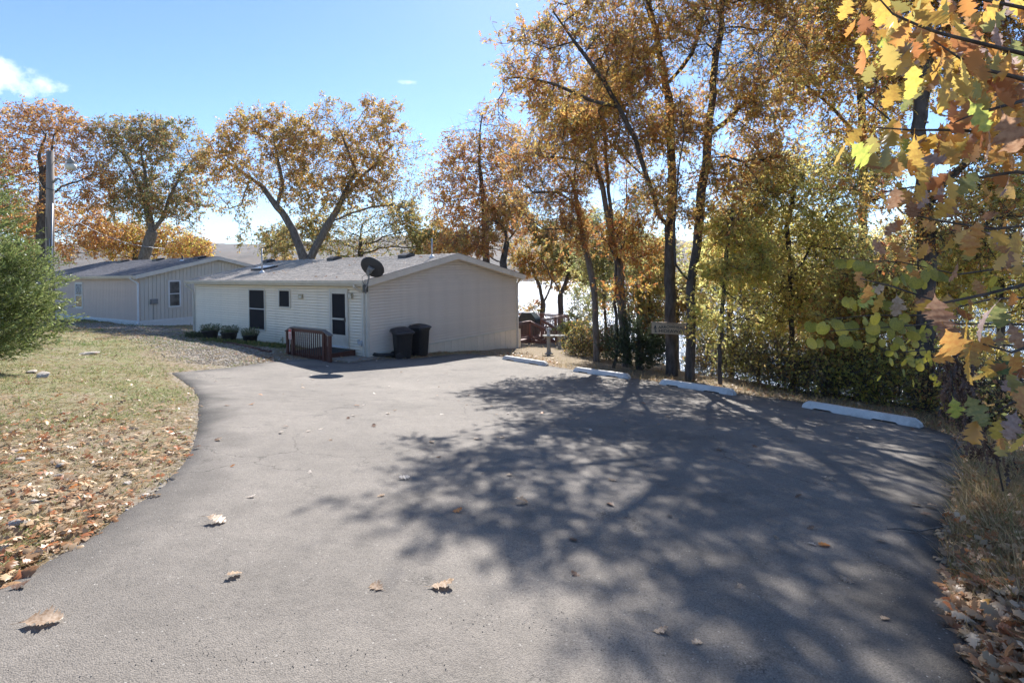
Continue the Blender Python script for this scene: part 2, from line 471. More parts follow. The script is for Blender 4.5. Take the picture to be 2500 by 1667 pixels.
def asphalt_material():
    m, n, o = newmat('asphalt')
    b = n.nodes.new('ShaderNodeBsdfPrincipled'); n.links.new(b.outputs[0], o.inputs[0])
    b.inputs['Roughness'].default_value = .82; b.inputs['Specular IOR Level'].default_value = .35
    t = n.nodes.new('ShaderNodeTexCoord')
    def noise(s, d=6, r=.6):
        x = n.nodes.new('ShaderNodeTexNoise'); x.inputs['Scale'].default_value = s; x.inputs['Detail'].default_value = d; x.inputs['Roughness'].default_value = r
        n.links.new(t.outputs['Object'], x.inputs['Vector']); return x.outputs['Fac']
    def mr(v, a, b_, c, d):
        x = n.nodes.new('ShaderNodeMapRange'); n.links.new(v, x.inputs['Value'])
        x.inputs['From Min'].default_value = a; x.inputs['From Max'].default_value = b_; x.inputs['To Min'].default_value = c; x.inputs['To Max'].default_value = d
        return x.outputs[0]
    def mul(a, b_):
        x = n.nodes.new('ShaderNodeMath'); x.operation = 'MULTIPLY'; n.links.new(a, x.inputs[0])
        if isinstance(b_, float): x.inputs[1].default_value = b_
        else: n.links.new(b_, x.inputs[1])
        return x.outputs[0]
    vor = n.nodes.new('ShaderNodeTexVoronoi'); vor.inputs['Scale'].default_value = 150; vor.inputs['Randomness'].default_value = 1
    n.links.new(t.outputs['Object'], vor.inputs['Vector'])
    sepc = n.nodes.new('ShaderNodeSeparateColor'); n.links.new(vor.outputs['Color'], sepc.inputs[0])
    grain = mr(sepc.outputs[0], 0, 1, .80, 1.20)
    large = mr(noise(.55, 4, .5), .3, .7, .84, 1.14)
    mid = mr(noise(4.5, 8, .7), .3, .7, .86, 1.12)
    scuff = mr(noise(1.6, 10, .8), .60, .70, 1.0, .70)
    at_ = n.nodes.new('ShaderNodeAttribute'); at_.attribute_name = 'tint'
    s2 = n.nodes.new('ShaderNodeSeparateColor'); n.links.new(at_.outputs['Color'], s2.inputs[0])
    edge = mr(s2.outputs[0], 0, 1, .38, 1.0)
    gap = mr(vor.outputs['Distance'], .5, .9, 1.0, .6)
    pit = mul(mr(noise(42, 3, .6), .655, .70, 0, 1), mr(noise(2.2, 6, .7), .40, .62, .1, 1)); inv = mr(pit, 0, 1, 1.0, .35)
    dn = n.nodes.new('ShaderNodeTexNoise'); dn.inputs['Scale'].default_value = 1.1; dn.inputs['Detail'].default_value = 5; dn.inputs['Roughness'].default_value = .6
    n.links.new(t.outputs['Object'], dn.inputs['Vector'])
    va = n.nodes.new('ShaderNodeVectorMath'); va.operation = 'MULTIPLY_ADD'; n.links.new(dn.outputs['Color'], va.inputs[0]); va.inputs[1].default_value = (.9, .9, .9); n.links.new(t.outputs['Object'], va.inputs[2])
    vc = n.nodes.new('ShaderNodeTexVoronoi'); vc.feature = 'DISTANCE_TO_EDGE'; vc.inputs['Scale'].default_value = .27; n.links.new(va.outputs[0], vc.inputs['Vector'])
    crk = mul(mr(vc.outputs['Distance'], .0, .003, 1, 0), mr(noise(.45, 3, .5), .44, .53, 0, 1)); crack = mr(crk, 0, 1, 1.0, .45)
    stain = mr(noise(.9, 7, .75), .54, .66, 1.0, .76); dust = mr(noise(.33, 6, .6), .5, .7, 1.0, 1.16)
    rough_patch = mul(mr(noise(1.3, 5, .6), .62, .66, 0, 1), mr(noise(60, 2, .5), .45, .55, 0, 1)); rp = mr(rough_patch, 0, 1, 1.0, .55)
    f = mul(mul(mul(mul(mul(mul(mul(mul(mul(mul(grain, large), mid), scuff), edge), gap), inv), crack), stain), dust), rp)
    vm = n.nodes.new('ShaderNodeVectorMath'); vm.operation = 'SCALE'; vm.inputs[0].default_value = (.212, .184, .154)
    n.links.new(f, vm.inputs['Scale'])
    # a few pale stones showing at the surface
    v2 = n.nodes.new('ShaderNodeTexVoronoi'); v2.inputs['Scale'].default_value = 60
    n.links.new(t.outputs['Object'], v2.inputs['Vector'])
    s3 = n.nodes.new('ShaderNodeSeparateColor'); n.links.new(v2.outputs['Color'], s3.inputs[0])
    pale = mul(mr(s3.outputs[1], .975, .98, 0, 1), mr(v2.outputs['Distance'], .25, .35, 1, 0))
    mxx = n.nodes.new('ShaderNodeMix'); mxx.data_type = 'RGBA'; n.links.new(pale, mxx.inputs['Factor'])
    n.links.new(vm.outputs[0], mxx.inputs['A']); mxx.inputs['B'].default_value = (.34, .31, .27, 1)
    n.links.new(mxx.outputs['Result'], b.inputs['Base Color'])
    bp = n.nodes.new('ShaderNodeBump'); bp.inputs['Strength'].default_value = .55; bp.inputs['Distance'].default_value = .006
    n.links.new(mr(vor.outputs['Distance'], 0, .8, 1, 0), bp.inputs['Height'])
    bp2 = n.nodes.new('ShaderNodeBump'); bp2.inputs['Strength'].default_value = .5; bp2.inputs['Distance'].default_value = .02
    n.links.new(noise(5, 8, .65), bp2.inputs['Height']); n.links.new(bp.outputs[0], bp2.inputs['Normal'])
    n.links.new(bp2.outputs[0], b.inputs['Normal'])
    return m
M['asphalt'] = asphalt_material()

# gravel track centre lines, in pixels on the lot
TRACK = [np.array([onlot(*p) for p in [(620, 885), (540, 850), (455, 825), (380, 806), (300, 797), (230, 793)]], float)]
def masks(P):
    """gravel, grass, litter amounts at points"""
    x, y = P.T
    dt = polydist(P, TRACK[0], closed=False)
    da = np.where(pip(P, ASPH), 0, polydist(P, ASPH))
    left = x < -1
    grav = np.clip(1.15 - np.abs(dt - .0) / 2.4, 0, 1) * .9
    grav = np.maximum(grav, np.clip(.75 - da / .28, 0, .8))
    grass = np.where(left, .45, .2) - .5 * grav
    # greener strip by the house, browner band of fallen leaves near the paving on the left
    band = np.clip(1.1 - np.abs(y - 4.6) / 4.2, 0, 1) * (x < -1)
    grass = grass - .22 * band
    grass += .25 * np.exp(-((y - 19.5) ** 2) / 8) * ((x < -6) & (x > -14))
    lit = np.where(left, .10, .8) + .5 * band
    return np.clip(grav, 0, 1), np.clip(grass, 0, 1), np.clip(lit, 0, 1)
def axis_coords(lo, a, b, hi, fine, growth=1.25):
    c = list(np.arange(a, b + 1e-6, fine))
    s, v = fine, b
    while v < hi:
        s *= growth; v = v + s; c.append(min(v, hi))
    s, v = fine, a; pre = []
    while v > lo:
        s *= growth; v = v - s; pre.append(max(v, lo))
    return np.array(pre[::-1] + c)
gx = axis_coords(-3000, -36, 14, 3000, .28)
gy = axis_coords(-60, -4, 48, 600, .28)
GX, GY = np.meshgrid(gx, gy)
P2 = np.stack([GX.ravel(), GY.ravel()], 1)
Z = H(P2[:, 0], P2[:, 1])
far = np.clip((np.hypot(P2[:, 0], P2[:, 1]) - 120) / 200, 0, 1)
g_, gr_, li_ = masks(P2)
nx, ny = len(gx), len(gy)
idx = np.arange(nx * ny).reshape(ny, nx)
F = np.stack([idx[:-1, :-1].ravel(), idx[:-1, 1:].ravel(), idx[1:, 1:].ravel(), idx[1:, :-1].ravel()], 1)
me = npmesh('ground', np.stack([P2[:, 0], P2[:, 1], Z], 1), F, M['ground'], np.stack([g_, gr_, li_], 1), True, 4)
tag(link('ground', me), kind='structure')

# asphalt pad: ragged outline, real thickness, darker fresh edge carried as wear mask
def refine(poly, step, jit, seed):
    r = np.random.default_rng(seed); o_ = []
    n_ = len(poly)
    for i in range(n_):
        a, b_ = poly[i], poly[(i + 1) % n_]
        k = max(1, int(np.hypot(*(b_ - a)) / step))
        for j in range(k): o_.append(a + (b_ - a) * j / k)
    o_ = np.array(o_)
    nrm = np.roll(o_, -1, 0) - np.roll(o_, 1, 0); nrm = np.stack([nrm[:, 1], -nrm[:, 0]], 1); nrm /= np.linalg.norm(nrm, axis=1)[:, None] + 1e-9
    j1 = r.normal(0, 1, len(o_)); j2 = np.convolve(np.tile(r.normal(0, 1, len(o_)), 3), np.ones(7) / 7, 'same')[len(o_):2 * len(o_)]
    return o_ + nrm * (j1 * .35 + j2 * 1.6)[:, None] * jit
ring = refine(ASPH, .12, .014, 3)
def aspz(p): return plane(p[:, 0], p[:, 1]) + .035
bands = [ring]
cx = ring.mean(0)
def inset(poly, d):
    t_ = np.roll(poly, -2, 0) - np.roll(poly, 2, 0); t_ /= np.linalg.norm(t_, axis=1)[:, None] + 1e-9
    nn_ = np.stack([-t_[:, 1], t_[:, 0]], 1)
    test = pip(poly + nn_ * .05, poly)
    if test.mean() < .5: nn_ = -nn_
    return poly + nn_ * d
# body: fine grid clipped to outline keeps vertex masks
axx = np.arange(-10, 10.5, .16); ayy = np.arange(-6.2, 19.5, .16)
import mathutils.geometry as mg
outer = [Vector((p[0], p[1])) for p in ring]
gp = np.array([(x, y) for x in axx for y in ayy]); gp += np.random.default_rng(5).normal(0, .02, gp.shape)
ins = pip(gp, ring) & (polydist(gp, ring) > .07)
gp = gp[ins]
allp = [Vector((float(p[0]), float(p[1]))) for p in ring] + [Vector((float(p[0]), float(p[1]))) for p in gp]
nR = len(ring)
res = mg.delaunay_2d_cdt(allp, [(i, (i + 1) % nR) for i in range(nR)], [], 1, 1e-5)
vv = np.array([(p[0], p[1]) for p in res[0]]); ff = np.array([f for f in res[2] if len(f) == 3])
dd = polydist(vv, ring)
wear = np.clip(dd / .45 + (vnoise(vv[:, 0] * 3, vv[:, 1] * 3, 9) - .5) * 1.1, 0, 1)
wear = np.where((vv[:, 0] < -1) & (vv[:, 1] < 6), np.maximum(wear, .55), wear)
zz = plane(vv[:, 0], vv[:, 1]) + .035 - .022 * np.clip(1 - dd / .12, 0, 1)
zz += .006 * (vnoise(vv[:, 0] * .7, vv[:, 1] * .7, 12) - .5) * np.clip(dd, 0, 1)
nv = len(vv)
sk = np.array([(p[0], p[1]) for p in inset(ring, -.05)])
V = np.concatenate([np.stack([vv[:, 0], vv[:, 1], zz], 1), np.stack([sk[:, 0], sk[:, 1], plane(sk[:, 0], sk[:, 1]) - .06], 1)])
# skirt quads as triangles, ring vertices keep their order at the start of the triangulation
tri = [tuple(t_) for t_ in ff]
kk = np.arange(nR); k2 = (kk + 1) % nR
S = np.concatenate([np.stack([kk, k2, nv + k2], 1), np.stack([kk, nv + k2, nv + kk], 1)])
FF = np.concatenate([ff, S])
wc = np.concatenate([wear, np.zeros(nR)])
me = npmesh('asphalt', V, FF, M['asphalt'], np.stack([wc] * 3, 1), True, 3)
tag(link('driveway', me), kind='structure')

# lake and far hills
def water_material():
    m, n, o = newmat('lake_water')
    b = n.nodes.new('ShaderNodeBsdfPrincipled'); n.links.new(b.outputs[0], o.inputs[0])
    b.inputs['Base Color'].default_value = (.02, .035, .045, 1); b.inputs['Roughness'].default_value = .22
    b.inputs['Specular IOR Level'].default_value = .5
    t = n.nodes.new('ShaderNodeTexCoord')
    mp = n.nodes.new('ShaderNodeMapping'); mp.inputs['Scale'].default_value = (.6, 1.2, 1); n.links.new(t.outputs['Object'], mp.inputs['Vector'])
    x = n.nodes.new('ShaderNodeTexNoise'); x.inputs['Scale'].default_value = .9; x.inputs['Detail'].default_value = 8; x.inputs['Roughness'].default_value = .7
    n.links.new(mp.outputs[0], x.inputs['Vector'])
    bp = n.nodes.new('ShaderNodeBump'); bp.inputs['Strength'].default_value = 1.0; bp.inputs['Distance'].default_value = .55
    n.links.new(x.outputs['Fac'], bp.inputs['Height']); n.links.new(bp.outputs[0], b.inputs['Normal'])
    return m
wb = MB(); wb.add([(-4000, 20, WATER_Z), (4000, 20, WATER_Z), (4000, 1500, WATER_Z), (-4000, 1500, WATER_Z)], [(0, 1, 2, 3)])
tag(wb.build('lake', water_material()), kind='structure')
hx = np.linspace(-3600, 3600, 440); hy = np.concatenate([np.linspace(600, 1500, 70), np.linspace(1540, 3200, 14)])
HX, HY = np.meshgrid(hx, hy)
s_ = np.clip((HY - 640 - 60 * (vnoise(HX / 260, HY * 0, 21) - .5)) / 700, 0, 1)
hz = WATER_Z - 3 + 3.4 * np.clip((HY - 610) / 30, 0, 1) + (46 + 40 * vnoise(HX / 520, HY / 600, 5) + 26 * vnoise(HX / 170, HY / 200, 8)) * s_ ** .62
hz += rng.random(HX.shape) * 5 * np.clip((HY - 620) / 30, 0, 1) + 4 * vnoise(HX / 30, HY / 30, 2) * s_
idx = np.arange(HX.size).reshape(HX.shape)
F = np.stack([idx[:-1, :-1].ravel(), idx[:-1, 1:].ravel(), idx[1:, 1:].ravel(), idx[1:, :-1].ravel()], 1)
hillm = pmat('far_woods', (.085, .065, .045), .95, .4, .012, bump=0, col2=(.14, .10, .07), dirt=(.07, .08, .045), dirt_amt=.8)
for nd in hillm.node_tree.nodes:
    if nd.bl_idname == 'ShaderNodeTexNoise' and abs(nd.inputs['Scale'].default_value - 1.7) < .01: nd.inputs['Scale'].default_value = .05
me = npmesh('hills', np.stack([HX.ravel(), HY.ravel(), hz.ravel()], 1), F, hillm, None, False, 4)
tag(link('hills', me), kind='structure')

# air: one closed box of thin even haze round everything but the sky
hb = MB(); hb.box(-3900, 3900, -300, 3400, -25, 112)
hm_, hn, ho = newmat('haze')
pv = hn.nodes.new('ShaderNodeVolumePrincipled'); pv.inputs['Color'].default_value = (.93, .95, 1, 1); pv.inputs['Density'].default_value = .00013; pv.inputs['Anisotropy'].default_value = .25
hn.links.new(pv.outputs[0], ho.inputs['Volume'])
tag(hb.build('haze', hm_), kind='stuff')
# ------------------------------------------------------------------ houses
def shingle_roof(root, x0, x1, y0, z0, slope, run, mat, name='shingles', ylim=None):
    """courses of three-tab shingles on the slope rising from (y0,z0); one stuff part"""
    b = MB(); L = run * math.hypot(1, slope); nx_ = math.hypot(1, slope)
    ex = .14; n = int(L / ex)
    r = random.Random(4)
    for i in range(n + 1):
        u0 = i * ex; u1 = min(L, u0 + ex + .02)
        off = r.random() * .33
        x = x0 - off
        while x < x1:
            xa, xb = max(x + .005, x0), min(x + .325, x1)
            x += .33
            if xb - xa < .03: continue
            h = .011 + r.random() * .006
            du = r.random() * .008
            ya, yb = (u0 - .008 + du) / nx_, u1 / nx_
            za, zb = z0 + slope * ya, z0 + slope * yb
            sgn = 1 if ylim is None else ylim
            A = [(xa, y0 + sgn * ya, za + .002), (xb, y0 + sgn * ya, za + .002), (xb, y0 + sgn * ya, za + h + .006), (xa, y0 + sgn * ya, za + h + .006), (xb, y0 + sgn * yb, zb + .003), (xa, y0 + sgn * yb, zb + .003)]
            b.add(A, [(0, 1, 2, 3), (3, 2, 4, 5), (0, 3, 5), (1, 4, 2)])
    o = b.build(name, mat, root); o['kind'] = 'stuff'
    return o
def window(root, x, z, w, h, style, face='front', yoff=0.0, xoff=0.0):
    """x = local position along the wall of the opening's left edge seen from outside; face front: wall y=0 facing -y; side: wall x=0 facing +x"""
    def B(b, a0, a1, d0, d1, z0, z1):
        if face == 'front': b.box(a0, a1, yoff - d1, yoff - d0, z0, z1)
        else: b.box(xoff + d0, xoff + d1, a0, a1, z0, z1)
    fr = MB(); t = .045
    B(fr, x - t, x + w + t, .0, .035, z - t, z); B(fr, x - t, x + w + t, .0, .035, z + h, z + h + t)
    B(fr, x - t, x, .0, .033, z, z + h); B(fr, x + w, x + w + t, .0, .033, z, z + h)
    fo = fr.build('window', M['white'] if style == 'sash' else M['trim'], root)
    if style == 'sash':
        for k, (za, zb) in enumerate(((z + .02, z + h * .5 - .02), (z + h * .5 + .02, z + h - .02))):
            p = MB(); B(p, x + .03, x + w - .03, .006, .014, za, zb); p.build('pane', M['glass'], fo)
        s = MB(); B(s, x, x + w, .005, .045, z + h * .5 - .025, z + h * .5 + .025); B(s, x, x + .03, .005, .028, z, z + h); B(s, x + w - .03, x + w, .005, .028, z, z + h); B(s, x, x + w, .005, .03, z, z + .025); B(s, x, x + w, .005, .03, z + h - .025, z + h)
        s.build('sash', M['white'], fo)
        s = MB(); B(s, x - .10, x + w + .10, .0, .02, z - .14, z - .046); B(s, x - .10, x - .046, .0, .02, z - .045, z + h + .1); B(s, x + w + .046, x + w + .10, .0, .02, z - .045, z + h + .1); B(s, x - .045, x + w + .045, .0, .02, z + h + .046, z + h + .1)
        s.build('casing', M['tan2'], fo)
    elif style == 'two':
        for za, zb in ((z + .015, z + h * .52 - .018), (z + h * .52 + .018, z + h - .015)):
            p = MB(); B(p, x + .015, x + w - .015, .004, .022, za, zb); p.build('insect_screen', M['screen'], fo)
        s = MB(); B(s, x, x + w, .004, .03, z + h * .52 - .016, z + h * .52 + .016); s.build('meeting_rail', M['white'], fo)
    else:
        p = MB(); B(p, x + .015, x + w - .015, .004, .022, z + .015, z + h - .015); p.build('insect_screen', M['screen'], fo)
    return fo
def house_shell(root, L, W, zb, ze, rise, ov, wallm, gablem, roofm, soffm, rakem):
    """L along -x, W along +y; eave height ze, sill zb; returns slope and roof plane height at y=-ov"""
    half = W / 2
    zt0 = ze + .10 - 0.0
    slope = rise / (half + ov)
    b = MB(); b.extr([(.035, zb - .9), (W - .004, zb - .9), (W - .004, ze), (half, ze + slope * half - .03), (.035, ze)], 'x', -L + .004, -.035)
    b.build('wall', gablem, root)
    for s in (0, 1):
        r = MB()
        ya, yb = (-ov, half) if s == 0 else (W + ov, half)
        za, zr = zt0, zt0 + slope * (half + ov)
        r.extr([(ya, za - .03), (ya, za), (yb, zr), (yb, zr - .03)], 'x', -L - ov, ov)
        r.build('roof', roofm, root)
    return slope, zt0, half
HD = 36.7
# ------------------------------- near house
C1 = Vector((-4.76, 17.0, 0))
TH1 = -math.atan2(.598, .802)
h1root = empty('house', C1, TH1, 'cream vinyl-sided home with two black-screened windows and a storm door, nearest building', 'house', 'mobile homes')
L1, W1, ZB1, ZE1 = 12.9, 8.28, -1.14, 1.16
OV = .26
sl, zt, half = house_shell(h1root, L1, W1, ZB1, ZE1, .92, OV, M['siding'], M['siding_gable'], M['shingle'], M['trim'], M['rake'])
bh = .1
def lap(z, x0, x1, front=True, y0=0, y1=0):
    b = MB()
    if front: b.extr([(.03, z + bh), (.03, z + .083), (-.004, z + .082), (-.026, z + .004), (-.026, z), (.03, z)], 'x', x0, x1)
    else: b.extr([(-.03, z + bh), (-.03, z + .083), (.004, z + .082), (.026, z + .004), (.026, z), (-.03, z)], 'y', y0, y1)
    return b
z = ZB1 - .1; first = None
fr = lap(0, -L1 + .09, -.09).mesh('siding_board', M['siding'])
while z < ZE1 - .12:
    link('siding_board', fr, h1root, (0, 0, z)); z += bh
b = MB(); b.box(-L1 + .09, -.09, -.022, .033, z + .001, ZE1); b.build('frieze_board', M['trim'], h1root)
z = ZB1
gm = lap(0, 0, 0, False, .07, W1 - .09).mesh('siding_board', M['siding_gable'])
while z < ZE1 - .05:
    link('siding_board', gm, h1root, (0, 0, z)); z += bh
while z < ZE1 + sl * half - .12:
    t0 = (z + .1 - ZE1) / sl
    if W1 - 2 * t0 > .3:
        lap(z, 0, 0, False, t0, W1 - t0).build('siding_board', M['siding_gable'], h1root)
    z += bh
# corner posts
for (x0, x1, y0, y1) in ((-.09, .024, -.024, .07), (-.012, .026, W1 - .09, W1 + .01), (-L1 - .01, -L1 + .09, -.026, .02)):
    b = MB(); b.box(x0, x1, y0, y1, ZB1 - .35 if y0 < 1 else ZB1 - .9, ZE1 + .02); b.build('corner_post', M['trim'], h1root)
# skirting panels under the gable wall
b = MB(); b.box(0, .03, .0, W1, ZB1 - .045, ZB1 - .002); b.build('starter_strip', M['trim'], h1root)
pb = MB()
w_ = .385
pb.box(-.002, .008, .006, w_ - .006, 0, 1)
for k in range(4): pb.box(.008, .014, .03 + k * .09, .07 + k * .09, 0, 1)
pm = pb.mesh('skirting_panel', M['skirt'])
t = .07
while t < W1 - .1:
    gz = -1.16 - .085 * (t * .802) - .06 * (t * .598) - .35
    gz = -1.9 if t < 2 else -2.35
    o = link('skirting_panel', pm, h1root, (0, t, gz)); o.scale = (1, 1, ZB1 - .046 - gz); t += w_
# fascia, gutter, soffit, rake boards
b = MB(); b.box(-L1 - OV, OV, -OV - .02, -OV, zt - .17, zt - .005); b.build('fascia', M['trim'], h1root)
b = MB(); b.box(-L1 - OV, OV, -OV, 0, zt - .15, zt - .12); b.build('soffit', M['trim'], h1root)
b = MB(); b.extr([(-OV - .022, zt - .13), (-OV - .09, zt - .11), (-OV - .12, zt - .03), (-OV - .12, zt - .015), (-OV - .105, zt - .015), (-OV - .10, zt - .035), (-OV - .08, zt - .10), (-OV - .022, zt - .115)], 'x', -L1 - OV - .01, OV + .01)
b.build('gutter', M['trim'], h1root)
b = MB(); b.box(OV - .003, OV + .008, -OV - .12, -OV - .02, zt - .13, zt - .015); b.build('gutter_end_cap', M['trim'], h1root)
for s in (0, 1):
    b = MB(); y0, y1 = (-OV, half) if s == 0 else (W1 + OV, half)
    b.extr([(y0, zt - .20), (y0, zt + .012), (y1, zt + .012 + sl * (half + OV)), (y1, zt - .20 + sl * (half + OV))], 'x', OV, OV + .025)
    b.build('rake_board', M['rake'], h1root)
    b = MB(); b.extr([(y0, zt - .20), (y0, zt - .18), (y1, zt - .18 + sl * (half + OV)), (y1, zt - .20 + sl * (half + OV))], 'x', .026, OV - .001)
    b.build('rake_soffit', M['rake'], h1root)
    b = MB(); b.extr([(y0, zt + .013), (y0, zt + .03), (y1, zt + .03 + sl * (half + OV)), (y1, zt + .013 + sl * (half + OV))], 'x', OV - .03, OV + .035)
    b.build('drip_edge', M['shingle2'], h1root)
shingle_roof(h1root, -L1 - OV, OV - .03, -OV - .03, zt, sl, half + OV + .03, M['shingle'])
b = MB()
for k in range(46):
    x = -L1 - OV + k * .29
    zr = zt + sl * (half + OV)
    b.add([(x, half - .13, zr - .012), (x, half, zr + .03), (x, half + .13, zr - .012), (x + .30, half - .13, zr - .016), (x + .30, half, zr + .016), (x + .30, half + .13, zr - .016)],
          [(0, 1, 4, 3), (1, 2, 5, 4), (0, 2, 1)])
o = b.build('ridge_cap', M['shingle'], h1root); o['kind'] = 'stuff'
# windows, door, fittings: local x measured from the photograph
def wx(sx, sy=740, C=C1, th=TH1, face='front'):
    a, _ = ray(sx, sy)
    ux, uy = math.cos(th), math.sin(th)
    if face == 'side': ux, uy = -math.sin(th), math.cos(th)
    # C + s*(ux,uy) : X = a*Y
    return (a * C.y - C.x) / (ux - a * uy)
def wz(sx, sy, C=C1, th=TH1, face='front'):
    s = wx(sx, sy, C, th, face)
    uy = math.sin(th) if face == 'front' else math.cos(th)
    Y = C.y + s * uy
    return CAMZ - ray(sx, sy)[1] * Y
xa, xb = wx(611), wx(647.5)
window(h1root, xa, wz(611, 801), xb - xa, wz(611, 707.5) - wz(611, 801), 'two', yoff=-.02)
xa, xb = wx(684.5), wx(709)
window(h1root, xa, wz(684, 748), xb - xa, wz(684, 709) - wz(684, 748), 'one', yoff=-.02)
# storm door
xa, xb = wx(811), wx(849)
zb_, zt_ = wz(812, 841), wz(810, 710)
b = MB(); b.box(xa - .07, xa, -.075, -.02, zb_, zt_ + .07); b.box(xb, xb + .07, -.075, -.02, zb_, zt_ + .07); b.box(xa, xb, -.073, -.02, zt_, zt_ + .07)
b.build('door_frame', M['trim'], h1root)
b = MB(); sw = .065
b.box(xa, xa + sw, -.062, -.022, zb_, zt_); b.box(xb - sw, xb, -.062, -.022, zb_, zt_); b.box(xa + sw, xb - sw, -.06, -.022, zt_ - .09, zt_)
b.box(xa + sw, xb - sw, -.06, -.022, zb_, zb_ + .38); mz = zb_ + (zt_ - zb_) * .49
b.box(xa + sw, xb - sw, -.06, -.022, mz - .03, mz + .03); b.box(xa + sw + .04, xb - sw - .04, -.066, -.06, zb_ + .06, zb_ + .33)
dr = b.build('storm_door', M['trim'], h1root)
for za, zc in ((zb_ + .38, mz - .03), (mz + .03, zt_ - .09)):
    b = MB(); b.box(xa + sw, xb - sw, -.045, -.03, za, zc); b.build('screen_panel', M['screen'], dr)
b = MB(); b.box(xb - .085, xb - .05, -.10, -.062, mz - .08, mz + .06); b.bar((xb - .07, -.1, mz), (xb - .13, -.12, mz), .02); b.build('door_handle', M['darkmetal'], dr)
b = MB(); b.box(xa - .07, xb + .07, -.12, -.02, zb_ - .05, zb_ - .002); b.build('door_sill', M['white'], h1root)
# porch light
xl = wx(860.5); zl = wz(860, 722)
b = MB(); b.box(xl - .05, xl + .05, -.04, -.02, zl - .10, zl + .08); lo = b.build('porch_light', M['beige'], h1root)
b = MB(); b.lathe([(.03, -.11), (.05, -.10), (.055, .02), (.04, .05), (.07, .055), (.015, .10)], 14, (xl + .02, -.12, zl)); b.build('lantern', M['lamp'], lo)
b = MB(); b.bar((xl, -.02, zl + .07), (xl + .02, -.12, zl + .085), .02); b.build('bracket', M['beige'], lo)
# exhaust hood on the wall
xl = wx(736); zl = wz(736, 724)
b = MB(); b.box(xl - .10, xl + .15, -.07, -.02, zl - .08, zl + .08); vo = b.build('exhaust_vent', M['beige'], h1root)
b = MB(); b.box(xl - .06, xl + .11, -.078, -.0705, zl - .05, zl + .03); b.build('vent_flap', M['trim'], vo)
# outlet cover + hose bib
xl = wx(879); zl = wz(880, 839)
b = MB(); b.box(xl - .09, xl + .0, -.06, -.02, zl + .02, zl + .14); b.extr([(-.02, zl + .12), (-.13, zl + .04), (-.13, zl - .02), (-.02, zl - .08)], 'x', xl + .04, xl + .17)
b.build('outlet_cover', M['skyglass'], h1root)
xl = wx(690); zl = wz(690, 828)
b = MB(); b.tube([(xl, -.02, zl), (xl, -.09, zl), (xl, -.11, zl - .06)], .016, 8); b.box(xl - .05, xl + .05, -.09, -.075, zl + .03, zl + .045); b.box(xl - .04, xl + .04, -.03, -.02, zl - .14, zl + .1)
b.build('hose_bib', M['beige'], h1root)
# downspouts
b = MB(); x = -.13
pts = [(x - .10, -OV - .07, zt - .12), (x - .10, -OV - .07, zt - .2), (x - .04, -.10, zt - .36), (x, -.06, zt - .42), (x, -.06, ZB1 - .14)]
for p, q in zip(pts, pts[1:]): b.bar(p, q, .075, .055, (0, 1, 0))
b.build('downspout', M['trim'], h1root)
b = MB(); x = -L1 + .02
pts = [(x - .2, -OV - .07, zt - .12), (x - .2, -OV - .07, zt - .22), (x - .08, -.09, zt - .5), (x - .05, -.06, zt - .6), (x - .05, -.06, ZB1)]
for p, q in zip(pts, pts[1:]): b.bar(p, q, .075, .055, (0, 1, 0))
b.build('downspout', M['trim'], h1root)
b = MB(); y = W1 - .03
pts = [(.06, y + OV + .05, zt - .03), (.06, y + OV + .05, zt - .12), (.07, y + .05, zt - .35), (.06, y, zt - .45), (.06, y, ZB1 - .9)]
for p, q in zip(pts, pts[1:]): b.bar(p, q, .07, .055)
b.build('downspout', M['rake'], h1root)
b = MB(); b.extr([(W1 + OV + .02, zt - .13), (W1 + OV + .10, zt - .10), (W1 + OV + .12, zt - .01), (W1 + OV + .02, zt - .01)], 'x', -L1, OV + .02); b.build('gutter', M['rake'], h1root)
# roof vents, skylight, pipes
def on_roof(sx, sy):
    # intersect ray with front roof slope of house 1
    a, bb = ray(sx, sy)
    ux, uy = math.cos(TH1), math.sin(TH1)
    # local x = (X-Cx)*ux+(Y-Cy)*uy ; local y = -(X-Cx)*uy+(Y-Cy)*ux ; z = zt + sl*(ly+OV)
    # X=aY, z=CAMZ-bb*Y
    ky = -a * uy + ux; cy_ = C1.x * uy - C1.y * ux
    Y = (CAMZ - zt - sl * (cy_ + OV)) / (bb + sl * ky)
    X = a * Y
    return ((X - C1.x) * ux + (Y - C1.y) * uy, -(X - C1.x) * uy + (Y - C1.y) * ux, CAMZ - bb * Y)
for (sx, sy) in ((679, 636), (823, 633.5), (1006, 625)):
    lx, ly, lz = on_roof(sx, sy)
    ly = min(ly, half - .45); lz = zt + sl * (ly + OV)
    b = MB(); b.extr([(ly - .2, lz - .03), (ly - .2, lz + .10), (ly + .05, lz + .2), (ly + .28, lz + .15), (ly + .28, lz + .03)], 'x', lx - .25, lx + .25)
    b.build('roof_vent', M['darkmetal'], h1root)
lx, ly, lz = on_roof(646, 657)
b = MB(); b.box(-.55, .55, -.38, .38, -.04, .09)
o = b.build('skylight', M['darkmetal'], h1root, (lx, ly, lz), (math.atan(sl), 0, 0))
b = MB(); b.box(-.47, .47, -.3, .3, .092, .12); b.build('skylight_glass', M['skyglass'], o)
for (sx, sy, top) in ((640, 667, 607), (1055, 630, 582)):
    lx, ly, lz = on_roof(sx, sy)
    Y = C1.y + lx * math.sin(TH1) + ly * math.cos(TH1)
    hh = (sy - top) / FPX * Y
    b = MB(); b.tube([(lx, ly, lz - .05), (lx, ly, lz + hh)], .032, 10); o = b.build('vent_pipe', M['galv'], h1root)
    b = MB(); b.lathe([(.13, 0), (.12, .03), (.045, .12)], 12, (lx, ly, lz + .005)); b.build('flashing', M['white'], o)
lx, ly, lz = on_roof(497, 698)

